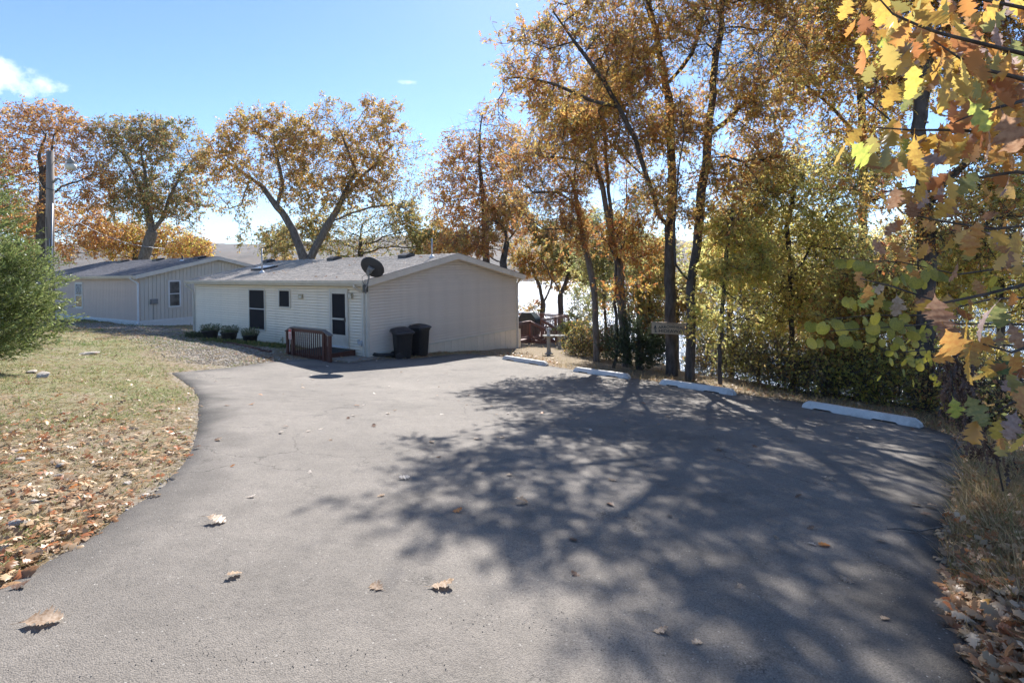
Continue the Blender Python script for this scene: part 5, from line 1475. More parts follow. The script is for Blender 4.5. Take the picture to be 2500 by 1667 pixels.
tree('sapling', 'thin green-leaved sapling between the slim leaning trunk and the grey curved trunk', 'tree', (at(1480, 860, 21).x, 21), [G(21, (1480, 820), (1474, 700), (1470, 620))],
     [E(1470, 640, 21, 60, 60), E(1440, 560, 21, 50, 40), E(1500, 560, 21, 50, 50), E(1480, 720, 21, 40, 35), E(1560, 640, 21, 45, 60)], ('lime', 'green', 'olive'), 13000, .10, .06, seed=36, natt=900, step=.3, kill=.5, kind='far')
tree('sapling', 'slender yellow-green hickory sapling right of the forked oak', 'tree', (at(1756, 925, 13.2).x, 13.2), [G(13.2, (1756, 900), (1762, 760), (1768, 708), (1775, 600), (1790, 500))],
     [E(1790, 560, 13.4, 60, 60), E(1770, 660, 13.2, 60, 40), E(1830, 640, 13.5, 60, 50), E(1750, 780, 13.2, 50, 45), E(1800, 760, 13.2, 50, 50), E(1840, 480, 14, 60, 50)], ('lime', 'yellow', 'yellow', 'gold'), 9500, .115, .05, seed=37, natt=1000, step=.28, kill=.42)
# --- the leafy wall at the right
tree('maple_tree', 'yellow-green dense tree right of the slender sapling, behind the last parking stops', 'tree', (at(1930, 930, 14.5).x, 14.5), [G(14.5, (1935, 900), (1930, 700), (1920, 560), (1940, 450)), G(14.5, (1930, 700), (1980, 600), (2020, 520))],
     [E(1900, 450, 14.5, 95, 75), E(2080, 420, 15, 80, 60), E(1850, 540, 14.5, 60, 60), E(2110, 720, 14, 60, 70), E(1960, 560, 14.5, 100, 70), E(1880, 620, 14.5, 70, 60), E(2040, 500, 14.5, 70, 70), E(1960, 420, 15, 90, 50), E(1980, 690, 14, 90, 60), E(1890, 740, 14, 60, 50), E(2060, 620, 14, 70, 60)], ('yellow', 'lime', 'gold', 'yellow'), 14500, .115, .07, seed=38, kind='far', natt=1400, step=.3, kill=.45)
tree('oak_tree', 'broad golden-orange oak crown behind the yellow-green tree at the right', 'tree', (at(2095, 900, 17).x, 17), [G(17, (2100, 860), (2105, 600), (2110, 400), (2100, 200), (2088, 60), (2080, -60)), G(17, (2105, 350), (2030, 260), (1960, 200)), G(17, (2100, 200), (2030, 130), (1940, 60))],
     [E(1990, 200, 16.5, 100, 90), E(2060, 60, 16.5, 110, 100), E(2080, 330, 16.5, 90, 70), E(1960, 80, 16.5, 80, 80), E(2190, 180, 16.5, 90, 120), E(2150, 400, 16.5, 60, 60), E(2000, 330, 16.5, 60, 45), E(2080, -80, 16.5, 150, 80)], ('gold', 'orange', 'brown', 'gold', 'yellow'), 27000, .125, .13, seed=39, kind='far', natt=1500, step=.4, kill=.55)
tree('oak_tree', 'thick dark-barked oak trunk rising through the leaves near the right edge', 'tree', (8.2, 10.6), [G(10.6, (2252, 990), (2262, 825), (2262, 640), (2255, 438), (2240, 316), (2262, 150), (2264, 0), (2260, -200)), G(10.6, (2262, 520), (2288, 466), (2376, 379), (2420, 330), (2470, 240)), G(10.6, (2250, 380), (2180, 300, 10.9), (2110, 240, 11)), G(10.6, (2262, 100), (2340, 30), (2420, -40)), G(10.6, (2258, 480), (2190, 470), (2130, 490)), G(10.6, (2262, 640), (2360, 560), (2460, 530))],
     [E(2180, 180, 11, 70, 60), E(2330, 120, 10.6, 90, 80), E(2440, 240, 10.4, 80, 90), E(2140, 470, 10.8, 60, 45), E(2300, 540, 10.2, 90, 60), E(2430, 560, 10.2, 80, 70), E(2300, -60, 10.6, 200, 100), E(2380, 400, 10.4, 60, 50), E(2480, 60, 10.4, 90, 100), E(2180, 620, 10.4, 60, 40), E(2560, 300, 10.4, 90, 150)],
     ('orange', 'gold', 'gold', 'rust'), 17000, .12, .165, seed=40, natt=1500, step=.28, kill=.42)
tree('maple_tree', 'yellow-green tree filling the far right edge behind the thick dark trunk', 'tree', (at(2440, 950, 12.5).x, 12.5), [G(12.5, (2440, 900), (2445, 600), (2450, 450))],
     [E(2440, 480, 12.5, 90, 60), E(2380, 620, 12.5, 90, 70), E(2480, 720, 12.5, 90, 80), E(2300, 720, 12.5, 80, 60), E(2480, 350, 12.5, 60, 60), E(2360, 830, 12.5, 80, 50)], ('yellow', 'lime', 'yellow', 'gold'), 15000, .115, .08, seed=41, kind='far', natt=1300, step=.3, kill=.45)
tree('oak_tree', 'orange and yellow low-branching tree left of the thick dark trunk', 'tree', (at(2130, 960, 12.2).x, 12.2), [G(12.2, (2135, 930), (2140, 800), (2150, 700))],
     [E(2130, 700, 12.2, 80, 60), E(2200, 780, 12, 70, 60), E(2060, 780, 12.4, 70, 60), E(2160, 870, 12, 70, 40), E(2040, 870, 12.4, 60, 40)], ('gold', 'orange', 'yellow', 'lime'), 11000, .105, .07, seed=42, kind='far', natt=1100, step=.28, kill=.42)
tree('sapling', 'yellow sapling standing between the yellow-green tree and the slender hickory', 'tree', (at(1850, 900, 16.5).x, 16.5), [G(16.5, (1850, 880), (1855, 700), (1840, 600))],
     [E(1850, 600, 16.5, 75, 70), E(1810, 700, 16.5, 60, 50), E(1900, 700, 16.5, 70, 60), E(1760, 620, 16.5, 50, 50), E(1860, 800, 16.5, 60, 45)], ('yellow', 'lime', 'yellow'), 11000, .115, .05, seed=43, natt=900, step=.3, kind='far')
tree('sapling', 'lime-yellow sapling in front of the broad golden-orange oak', 'tree', (at(2030, 920, 15.5).x, 15.5), [G(15.5, (2030, 900), (2025, 700), (2040, 600))],
     [E(2030, 620, 15.5, 80, 70), E(1990, 740, 15.5, 70, 60), E(2090, 700, 15.5, 70, 60), E(2050, 830, 15.5, 70, 40)], ('lime', 'yellow', 'gold'), 11000, .115, .05, seed=44, natt=900, step=.3, kind='far')
tree('sapling', 'green-gold sapling seen between the forked oak and the name board', 'tree', (at(1590, 880, 19).x, 19), [G(19, (1590, 860), (1585, 700))],
     [E(1585, 680, 19, 50, 60), E(1560, 740, 19, 45, 40), E(1620, 620, 19, 40, 50), E(1730, 700, 19, 50, 50)], ('lime', 'gold', 'olive'), 7000, .12, .05, seed=45, natt=700, step=.3, kind='far')
# --- shrubs along the edge
SH = [  # px, Y, half width px, top px, bottom px, palette, n, label
 (1385, 24.5, 22, 830, 872, ('olive', 'lime'), 2600, 'low pale green weed bush at the right foot of the deck stairs'),
 (1420, 20.5, 42, 790, 888, ('olive', 'green', 'gold'), 8000, 'olive bush left of the slim leaning trunk'),
 (1480, 19.5, 40, 790, 880, ('olive', 'brown', 'green'), 7000, 'brownish green bush between the slim trunks'),
 (1590, 19, 36, 740, 880, ('olive', 'gold', 'brown'), 7000, 'gold-tinged bush behind the name board'),
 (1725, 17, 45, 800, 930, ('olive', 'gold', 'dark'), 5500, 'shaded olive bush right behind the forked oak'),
 (1800, 14.5, 55, 800, 930, ('yellow', 'lime', 'olive'), 9000, 'bright yellow bush beside the slender sapling'),
 (1900, 13.2, 55, 830, 945, ('yellow', 'gold', 'olive'), 8000, 'yellow and gold bush behind the third parking stop gap'),
 (1990, 12.4, 55, 850, 965, ('olive', 'yellow', 'lime'), 8000, 'olive leafy bush with yellow tips behind the nearest parking stop'),
 (2090, 11.8, 55, 860, 985, ('lime', 'yellow', 'yellow'), 8000, 'lime-green bush behind the middle of the nearest parking stop'),
 (2200, 11.2, 50, 850, 1010, ('yellow', 'lime', 'gold'), 8000, 'yellow-leaved bush left of the thick dark trunk'),
 (2330, 9.8, 60, 860, 1040, ('olive', 'yellow', 'brown'), 8000, 'shaded brown-olive bush right of the thick dark trunk'),
 (2440, 8.6, 70, 900, 1090, ('olive', 'lime', 'brown'), 8000, 'brown and olive bush at the right edge beyond the verge'),
]
for k, (sx, Y, w, t_, b_, pal, n_, lab) in enumerate(SH):
    p = at(sx, (t_ + b_) / 2, Y); g = h1(p.x, p.y)
    tree('bush', lab, 'bush', (p.x, p.y), [G(Y, (sx, b_ - 8))], [E(sx, (t_ * .55 + b_ * .45), Y, w, (b_ - t_) / 2, .9), E(sx - w * .5, (t_ * .4 + b_ * .6), Y, w * .6, (b_ - t_) / 2.6, .8), E(sx + w * .5, (t_ * .4 + b_ * .6), Y, w * .6, (b_ - t_) / 2.4, .8), E(sx + w * .2, t_ + 10, Y, w * .4, 22, .5)],
         pal, int(n_ * .38), .078, .03, seed=60 + k, natt=420, step=.17, kill=.24, kind='oval2', twigs=3, cluster=.16, minr=.004)
# background mass on the bank below: far-side low trees one can tell apart by colour
for k, (sx, Y, sy, rx, ry, pal, n_, lab) in enumerate((
    (1650, 24, 740, 70, 70, ('gold', 'olive'), 9000, 'gold tree lower on the bank behind the two dark trunks'),
    (1780, 22, 600, 80, 90, ('gold', 'lime', 'yellow'), 12000, 'lime and gold tree lower on the bank behind the slender sapling'),
    (1560, 26, 620, 60, 60, ('olive', 'gold', 'green'), 7000, 'green-gold tree lower on the bank left of the name board'),
    (2230, 20, 640, 110, 110, ('olive', 'gold', 'yellow'), 13000, 'yellowish tree lower on the bank behind the thick dark trunk'),
    (2010, 21, 760, 110, 90, ('olive', 'gold', 'brown'), 12000, 'brown-gold tree lower on the bank behind the nearest parking stop'))):
    p = at(sx, sy, Y)
    tree('oak_tree', lab, 'tree', (p.x, p.y), [G(Y, (sx, sy + 60), (sx + 5, sy))], [E(sx, sy, Y, rx, ry), E(sx - rx * .6, sy + ry * .5, Y, rx * .6, ry * .6), E(sx + rx * .6, sy + ry * .4, Y, rx * .6, ry * .6)], pal, n_, .13, .12, seed=80 + k, natt=700, kind='far')

# cedars: feathery sprays of scale leaves
def cedar(label, base, blobs, n_, size, seed, pal, name='cedar_tree'):
    r = np.random.default_rng(seed); g = h1(*base)
    root = empty(name, (base[0], base[1], g), 0, label, 'evergreen')
    off = np.array([base[0], base[1], g])
    P_, A_ = [], []
    top = max(c[2] + rd[2] for c, rd in blobs)
    vol = np.array([rd[0] * rd[1] * rd[2] for c, rd in blobs]) ** .8; k_ = (vol / vol.sum() * n_ / 44).astype(int)
    sp_, sq_ = [], []
    for (c, rd), kk_ in zip(blobs, k_):
        for _ in range(kk_):
            q = r.normal(0, 1, 3); q /= np.linalg.norm(q); q *= r.random() ** .33
            s_ = np.array(c) + q * np.array(rd)
            d = np.array([s_[0] - base[0], s_[1] - base[1], 0]); d /= np.linalg.norm(d) + .3; d = d + q * .5 + r.normal(0, .25, 3); d[2] += .45; d /= np.linalg.norm(d)
            L_ = r.uniform(.35, .75); sp_.append(s_ - d * L_ * .4); sq_.append(s_ + d * L_ * .6)
            t_ = r.random(44)
            pos = (s_ - d * L_ * .4) + d * (L_ * t_)[:, None] + r.normal(0, .02, (44, 3)) * (1.3 - t_[:, None])
            ax = d * .9 + r.normal(0, .5, (44, 3))
            P_.append(pos); A_.append(ax)
    P_ = np.concatenate(P_); A_ = np.concatenate(A_)
    col = PAL[pal][r.integers(0, len(PAL[pal]), len(P_))] * r.uniform(.7, 1.3, (len(P_), 1))
    me = scatter('foliage', P_ - off, A_, size * r.uniform(.6, 1.3, len(P_)), col, 'oval2', M['needle'], None, .5)
    o = link('foliage', me, root); o['kind'] = 'stuff'
    sp_, sq_ = np.array(sp_), np.array(sq_)
    D_ = sq_ - sp_; D_ /= np.linalg.norm(D_, axis=1)[:, None]
    V1, F1 = tubes(sp_ - off, sq_ - off, np.full(len(sp_), .006), np.full(len(sp_), .002), 3, D_, D_)
    tz = np.linspace(g - .1, top - .3, 12); tp_ = np.stack([np.full(12, base[0]), np.full(12, base[1]), tz], 1); tr = np.linspace(.12, .015, 12)
    D2 = np.tile([0, 0, 1.0], (11, 1)); V2, F2 = tubes(tp_[:-1] - off, tp_[1:] - off, tr[:-1], tr[1:], 8, D2, D2)
    link('trunk', npmesh('trunk', np.concatenate([V1, V2]), np.concatenate([F1, F2 + len(V1)]), M['bark'], None, True, 4), root)
    return root
PAL['cedar'] = C_((.25, .31, .08), (.32, .38, .11), (.18, .24, .07), (.42, .44, .15), (.12, .16, .05))
cb = at(-70, 900, 10.6)
cedar('soft green cedar with feathery drooping sprays at the left edge', (cb.x, 10.6), [E(-70, 790, 10.6, 190, 95, 1.3), E(-60, 700, 10.6, 170, 90, 1.2), E(-90, 600, 10.6, 130, 80, 1.0), E(20, 740, 10.6, 80, 60, .8), E(60, 660, 10.6, 60, 40, .6), E(-90, 500, 10.6, 100, 70, .8), E(20, 820, 10.6, 70, 50, .7), E(-100, 430, 10.6, 70, 50, .6), E(75, 725, 10.4, 45, 20, .4), E(10, 640, 10.5, 60, 40, .6)], 70000, .07, 91, 'cedar')
jb = at(1560, 880, 15.9)
cedar('dark green spreading juniper shrub behind the second parking stop', (jb.x, 15.9), [E(1560, 830, 15.9, 55, 48, .7), E(1520, 850, 15.9, 40, 35, .6), E(1600, 840, 15.9, 35, 45, .6), E(1540, 790, 15.9, 25, 30, .4), E(1575, 880, 15.7, 50, 22, .5)], 15000, .075, 92, 'dark', 'juniper_shrub')
# ------------------------------------------------------------------ plants in tubs, ground cover
def tuft_mesh(name, n_, rad, hgt, pal, seed, blade=True, size=.09):
    r = np.random.default_rng(seed)
    a = r.random(n_) * 2 * np.pi; q = rad * np.sqrt(r.random(n_))
    pos = np.stack([q * np.cos(a), q * np.sin(a), r.random(n_) * hgt * (0.05 if blade else 1)], 1)
    ax = np.stack([np.cos(a) * q / rad * .9, np.sin(a) * q / rad * .9, np.full(n_, .9)], 1) + r.normal(0, .3, (n_, 3))
    col = PAL[pal][r.integers(0, len(PAL[pal]), n_)] * r.uniform(.7, 1.3, (n_, 1))
    return scatter(name, pos, ax, (hgt if blade else size) * r.uniform(.6, 1.2, n_), col, 'blade' if blade else 'oval', M['grassm'], None, .35 if blade else 1)
PAL['tub'] = C_((.10, .14, .05), (.16, .18, .08), (.07, .10, .04), (.25, .22, .14))
for i, (r_, rr_) in enumerate(POTS):
    me = tuft_mesh('foliage', 200, rr_ * .85, .36, 'tub', 300 + i, True); o = link('foliage', me, r_, (0, 0, .30)); o['kind'] = 'stuff'
    me = tuft_mesh('leafy_stems', 240, rr_ * 1.1, .26, 'tub', 320 + i, False, .07); o = link('leafy_stems', me, r_, (0, 0, .32)); o['kind'] = 'stuff'

PAL['lawn'] = C_((.20, .26, .06), (.27, .32, .09), (.34, .34, .15), (.40, .36, .19), (.14, .20, .05), (.31, .30, .13))
PAL['green_lawn'] = C_((.10, .17, .04), (.14, .21, .05), (.18, .22, .07))
PAL['straw'] = C_((.38, .30, .17), (.46, .38, .24), (.30, .23, .13), (.24, .20, .10), (.16, .17, .07))
PAL['dry'] = C_((.38, .27, .17), (.48, .37, .25), (.28, .18, .11), (.54, .44, .33), (.42, .32, .21), (.34, .19, .10), (.36, .15, .07), (.30, .20, .12))
PAL['straw'] = PAL['straw'] * np.array([1.2, 1.05, .85]); PAL['dry'] = PAL['dry'] * np.array([1.12, .98, .82])
PAL['drybright'] = C_((.45, .16, .04), (.40, .13, .04), (.50, .25, .05))
def in_view(P, pad=.12):
    a = P[:, 0] / np.maximum(P[:, 1], .2)
    return (P[:, 1] > .9) & (np.abs(a) < 1.0 + pad)
def rand_lot(n_, box, seed, power=1.0):
    r = np.random.default_rng(seed)
    x = r.uniform(box[0], box[1], n_); y = box[2] + (box[3] - box[2]) * r.random(n_) ** power
    return np.stack([x, y], 1), r
def rand_view(n_, a0, a1, y0, y1, seed):
    r = np.random.default_rng(seed)
    y = np.exp(r.uniform(math.log(y0), math.log(y1), n_)); return np.stack([r.uniform(a0, a1, n_) * y, y], 1), r
def in_house(P):
    out_ = np.zeros(len(P), bool)
    for C_h, th, L_h, W_h in ((C1, TH1, L1, W1), (C2, TH2, L2, W2)):
        dx, dy = P[:, 0] - C_h.x, P[:, 1] - C_h.y
        lx = dx * math.cos(th) + dy * math.sin(th); ly = -dx * math.sin(th) + dy * math.cos(th)
        out_ |= (lx < .05) & (lx > -L_h - .1) & (ly > -.05) & (ly < W_h)
    return out_
def ok_ground(P, margin=.0):
    return ~pip(P, ASPH) & (polydist(P, ASPH) > margin) & ~in_house(P) & in_view(P)
def cam_keep(P, r, near, p=1.6):
    d = np.hypot(P[:, 0], P[:, 1]); return r.random(len(P)) < np.clip((near / d) ** p, 0, 1)
# grass on the left lawn and verge
P, r = rand_view(210000, -1.1, -.12, 1.2, 34, 401)
P = P[ok_ground(P, .03)]; gv, gs, lt = masks(P)
keep = (r.random(len(P)) < np.clip(gs * .9 + (vnoise(P[:, 0] * 1.3, P[:, 1] * 1.3, 44) - .5) * 1.5, 0.04, 1))
P = P[keep]; n_ = len(P)
d = np.hypot(P[:, 0], P[:, 1])
pos = np.stack([P[:, 0], P[:, 1], H(P[:, 0], P[:, 1]) - .005], 1)
ax = r.normal(0, .9, (n_, 3)); ax[:, 2] = .8
pi = r.integers(0, 6, n_)
col = PAL['lawn'][pi] * r.uniform(.75, 1.25, (n_, 1))
gstrip = (P[:, 1] > 15.5) & (P[:, 0] < -6) & (r.random(n_) < .7)
col[gstrip] = PAL['green_lawn'][r.integers(0, 3, gstrip.sum())]
me = scatter('grass', pos, ax, (.026 + .0026 * d) * r.uniform(.5, 1.5, n_), col, 'blade', M['grassm'], None, 1.6)
tag(link('grass', me), 'short patchy lawn grass left of the driveway', 'grass', kind='stuff')
# dead matted blades lying in the left lawn
P, r = rand_view(90000, -1.1, -.12, 1.2, 24, 403)
P = P[ok_ground(P, .0)]; P = P[vnoise(P[:, 0] * 1.7, P[:, 1] * 1.7, 61) + .35 * r.random(len(P)) > .38]; n_ = len(P); d = np.hypot(P[:, 0], P[:, 1])
ax = r.normal(0, 1, (n_, 3)); ax[:, 2] = r.uniform(.0, .25, n_)
me = scatter('thatch', np.stack([P[:, 0], P[:, 1], H(P[:, 0], P[:, 1]) + .004], 1), ax, (.035 + .004 * d) * r.uniform(.6, 1.5, n_), PAL['straw'][r.integers(0, 5, n_)] * r.uniform(.75, 1.2, (n_, 1)), 'blade', M['grassm'], None, .7)
tag(link('thatch', me), 'dead matted straw lying in the lawn left of the driveway', 'grass', kind='stuff')
# straw-coloured verge on the right and behind the parking stops
P, r = rand_view(130000, -.05, 1.1, 1.1, 27, 402)
P = P[ok_ground(P, .02)]; da = polydist(P, ASPH)
keep = (r.random(len(P)) < np.clip(1.25 - da / 1.6, .12, 1)) & ~((P[:, 1] < 3.0) & (r.random(len(P)) < .72))
P = P[keep]; n_ = len(P); d = np.hypot(P[:, 0], P[:, 1])
pos = np.stack([P[:, 0], P[:, 1], H(P[:, 0], P[:, 1]) - .01], 1)
ax = r.normal(0, .6, (n_, 3)); ax[:, 2] = 1
col = PAL['straw'][r.integers(0, 5, n_)] * r.uniform(.7, 1.25, (n_, 1))
me = scatter('dry_grass', pos, ax, r.uniform(.04, .20, n_) * np.clip(d / 6, .5, 1.1), col, 'blade', M['grassm'], None, .55)
tag(link('dry_grass', me), 'straw-coloured dry grass along the right edge of the paving', 'grass', kind='stuff')
# long dry tufts leaning over the edge at the right
P = np.array([(x, y) for x, y in [onlot(*p) for p in ((2370, 1230), (2400, 1180), (2440, 1280), (2350, 1200), (2470, 1210), (2410, 1330), (2480, 1380), (2390, 1130), (2440, 1460), (2385, 1285), (2360, 1150), (2420, 1240))]])
r = np.random.default_rng(77); pos, ax = [], []
for p in P:
    k = 95; a = r.random(k) * 6.283; q = .16 * np.sqrt(r.random(k))
    xx = p[0] + .12 + q * np.cos(a); yy = p[1] + q * np.sin(a)
    pos.append(np.stack([xx, yy, H(xx, yy) - .01], 1)); v = np.stack([np.cos(a) * .8 - .15, np.sin(a) * .8, r.uniform(.35, 1.3, k)], 1) + r.normal(0, .2, (k, 3)); ax.append(v)
pos, ax = np.concatenate(pos), np.concatenate(ax)
me = scatter('grass_tufts', pos, ax, r.uniform(.14, .36, len(pos)), PAL['straw'][r.integers(0, 5, len(pos))] * r.uniform(.8, 1.25, (len(pos), 1)), 'blade', M['grassm'], None, .20)
tag(link('grass_tufts', me), 'arching tufts of long dry grass at the right edge of the paving', 'grass', kind='stuff')

# curled fallen leaves: detailed meshes
def oak_outline(seed, lobes=3, sharp=1.0):
    """pointed-lobed red oak leaf, unit length on x: list of (x, halfwidth)"""
    r = random.Random(seed)
    base_ = [(0, .012), (.10, .02), (.18, .07), (.22, .12), (.30, .25), (.335, .20), (.375, .30), (.40, .16), (.44, .13), (.52, .31), (.565, .26), (.62, .42), (.645, .28), (.685, .33), (.70, .16), (.73, .14), (.79, .25), (.815, .19), (.865, .30), (.88, .16), (.925, .12), (.95, .15), (1.0, 0)]
    pts = [(x, w * r.uniform(.88, 1.12)) for x, w in base_]
    return pts
def detailed_leaf(name, mat, seed, curl=.6, droop=.4, fold=.2, crumple=.03):
    r = random.Random(seed); pts = oak_outline(seed)
    vs, fs = [], []
    def bend(x, y):
        # fold at the midrib, roll across, droop along
        z = -abs(y) * fold * 2
        a = y * curl * 4
        yy = math.sin(a) / (curl * 4) if curl > .01 else y; z += (1 - math.cos(a)) / (curl * 4) if curl > .01 else 0
        b = x * droop * 2
        xx = math.sin(b) / (droop * 2) if abs(droop) > .01 else x; z2 = -(1 - math.cos(b)) / (droop * 2) if abs(droop) > .01 else 0
        return (xx + z * math.sin(b) * .5, yy, z + z2 + r.uniform(-1, 1) * crumple)
    n = len(pts)
    for x, w in pts: vs.append(bend(x, 0))
    for s in (1, -1):
        for x, w in pts: vs.append(bend(x, s * w * r.uniform(.9, 1.08)))
    for s in (0, 1):
        o_ = n * (1 + s)
        for i in range(n - 1):
            q = (i, i + 1, o_ + i + 1, o_ + i)
            fs.append(q if s == 0 else q[::-1])
    b = MB(); b.add(vs, fs, True)
    b.tube([bend(-.16, 0), bend(0, 0)], [.007, .006], 4, False) if True else None
    return b.mesh(name, mat)
FL = {
 'tan': leafmat('fallen_leaf_tan', .3, .04, ((.34, .22, .13), (.54, .40, .28))),
 'pale': leafmat('fallen_leaf_pale', .3, .04, ((.58, .48, .38), (.74, .64, .54))),
 'orange': leafmat('fallen_leaf_orange', .35, .04, ((.55, .18, .05), (.68, .30, .09))),
 'dark': leafmat('fallen_leaf_dark', .12, .03, ((.15, .09, .06), (.25, .16, .11))),
}
def fallen_mesh(c, sd_):
    k = sd_ % 6
    cu, dr_2, fo, cr = ((.32, .16, -.06, .012), (.22, .22, .04, .014), (.12, -.2, -.10, .012), (.36, -.12, .0, .014), (.42, .25, .04, .016), (.1, .12, -.10, .010))[k]
    return detailed_leaf('fallen_leaf', FL[c], 500 + sd_, cu, dr_2, fo, cr)
fmeshes = {(c, k): fallen_mesh(c, k) for c in FL for k in range(6)}
def rest_z(me, M3):
    return min((M3 @ v.co).z for v in me.vertices)
NLEAF = [0]
def put_leaf(px, py, size, c, label=None, k=None, group='fallen leaves scattered over the driveway', rz=None):
    k = random.randrange(6) if k is None else k
    me = fmeshes[(c, k)]
    x, y = onlot(px, py)
    rot = Euler((random.uniform(-.22, .22) + (math.pi if random.random() < .3 else 0), random.uniform(-.15, .15), random.uniform(0, 6.28) if rz is None else rz), 'XYZ')
    M3 = rot.to_matrix() * size
    z = float(plane(x, np.array(y))) + .034 - rest_z(me, M3)
    o = link('fallen_leaf', me, None, (x, y, z), rot, size)
    tag(o, label or 'small dry curled oak leaf lying on the driveway', 'leaf', group)
    NLEAF[0] += 1
BIG = [
 ((45, 1548), .17, 'tan', 'largest curled brown leaf, at the bottom left corner of the driveway', 5, .35),
 ((20, 1450), .10, 'dark', 'dark stick-like leaf where the left verge meets the bottom left of the driveway', 4, .2),
 ((500, 1288), .15, 'tan', 'long tan leaf raised over a rough patch near the left verge', 1, .1),
 ((549, 1432), .10, 'tan', 'crumpled brown leaf left of centre, near the bottom', 1, 1.0),
 ((938, 1457), .11, 'tan', 'curled brown leaf in the sun left of the pair at bottom centre', 0, 2.6),
 ((1045, 1450), .15, 'tan', 'large crumpled brown leaf at bottom centre, right one of the pair', 1, .2),
 ((1590, 1558), .09, 'tan', 'brown leaf alone in a sunny patch at the bottom right of centre', 1, 0),
 ((970, 1180), .115, 'pale', 'pale arched leaf casting a clear shadow in the middle of the driveway', 3, .3),
 ((1254, 1238), .13, 'tan', 'wide crumpled leaf in dappled shade right of centre', 4, .1),
 ((1102, 1260), .09, 'orange', 'rusty leaf at the left fringe of the dappled shade', 1, .2),
 ((917, 1223), .08, 'tan', 'upright tan leaf below the pale arched leaf', 2, .5),
 ((600, 1225), .075, 'pale', 'flat pale leaf with small shadow left of centre', 5, .3),
 ((865, 997), .09, 'orange', 'orange leaf in the sun in the far middle of the driveway', 1, .8),
 ((606, 993), .10, 'orange', 'pinkish orange crumpled leaf toward the far left', 4, .3),
 ((630, 970), .08, 'orange', 'orange leaf farther out, left half of the driveway', 0, .3),
 ((1565, 991), .10, 'orange', 'bright orange-brown leaf in front of the third parking stop', 4, .2),
 ((1321, 1015), .08, 'orange', 'golden leaf in front of the second parking stop', 1, 1.2),
 ((1630, 1024), .10, 'tan', 'tan cupped leaf pair in the shade below the third parking stop', 3, 1.2),
 ((1995, 1345), .10, 'orange', 'rust-edged leaf lying in the shade toward the lower right', 1, .2),
 ((2010, 1180), .11, 'tan', 'flat wide brown leaf in streaky shade in front of the nearest parking stop', 5, .1),
 ((2090, 1440), .09, 'tan', 'folded brown leaf below the rough dark patch at the lower right', 0, 2.4),
 ((2138, 1335), .08, 'tan', 'small split leaf right of the rough dark patch', 2, .2),
 ((1940, 1224), .08, 'dark', 'dark green-brown curled leaf on the shaded right side', 3, .3),
 ((1968, 1302), .07, 'dark', 'dark curled leaf nearest above the rough dark patch', 2, .1),
 ((2262, 1246), .10, 'tan', 'pale ragged leaf next to the right verge, right of its twin', 4, .1),
 ((2222, 1244), .10, 'dark', 'brown flat leaf next to the right verge, left of its twin', 5, .1),
 ((2278, 1267), .09, 'dark', 'brown leaf on the very right edge of the paving', 1, 2.8),
 ((2320, 1200), .10, 'pale', 'pale leaf half on the verge at the right edge of the paving', 5, .3),
 ((1282, 968), .09, 'tan', 'dull brown leaf in shade at the upper middle of the driveway', 4, .4),
 ((560, 1148), .05, 'orange', 'tiny rust leaf left of the middle', 2, .4),
 ((432, 1063), .10, 'pale', 'pale long leaf on the left edge of the paving', 5, .2),
]
for p, s, c, lab, k, rz in BIG: put_leaf(*p, s, c, lab, k, 'fallen leaves scattered over the driveway', rz)
S6 = [(1725, 627), (1732, 715), (2010, 605), (2140, 590), (750, 565), (757, 522), (1005, 527), (905, 552), (1060, 602), (1190, 445), (1172, 460), (1272, 378), (1490, 410), (1417, 430), (427, 380), (766, 303), (902, 265), (877, 244),
      (1148, 309), (1357, 305), (1437, 254), (1202, 176), (1740, 318), (1952, 309), (1890, 346), (2078, 390), (1920, 373), (1785, 432), (2110, 436), (2190, 432), (1795, 211), (1830, 255), (1752, 255), (1527, 163), (1630, 216), (2252, 298), (2330, 296), (2235, 202),
      (1795, 170), (1355, 88), (1055, 123), (1240, 125), (980, 153), (1070, 150), (940, 180), (1025, 177), (365, 600), (320, 612), (245, 655), (200, 640), (340, 220), (205, 205), (485, 150), (940, 213), (935, 808), (1340, 520)]
for x, y in S6: put_leaf(400 + x * .3827, 850 + y * .3827, random.uniform(.055, .10), random.choice(('tan', 'tan', 'pale', 'pale', 'dark')), 'small dry oak leaf on the sunny half of the driveway', None, 'small leaves on the sunny half of the driveway')
S4 = [(1345, 935), (1300, 920), (800, 888), (520, 923), (390, 987), (210, 887), (335, 877), (480, 742), (650, 735), (710, 765), (945, 790), (570, 808), (1140, 805), (1360, 1152), (1580, 1103), (1815, 925), (1815, 1140), (680, 1077), (730, 1108), (625, 1103), (1080, 1128), (815, 1210), (2140, 1325), (130, 1060), (1230, 1045), (60, 1262)]
S3 = [(300, 935), (1335, 660), (1330, 712), (1490, 1015), (500, 310), (110, 320), (225, 400), (825, 360), (580, 525), (110, 1560), (1500, 800), (440, 380), (1150, 450)]
pts_ = [(1200 + x * .2976, 700 + y * .2976) for x, y in S4] + [(1940 + x * .2551, 940 + y * .2551) for x, y in S3] + [(1392, 1322), (1510, 1183), (1745, 1108), (1500, 1248), (1235, 1170), (1640, 1275), (1900, 1330), (1800, 1440), (1420, 1420), (2150, 1530), (1720, 1590)]
for x, y in pts_: put_leaf(x, y, random.uniform(.055, .10), random.choice(('tan', 'tan', 'dark', 'pale')), 'small dry oak leaf in the dappled shade on the right half of the driveway', None, 'small leaves in the shade on the driveway')

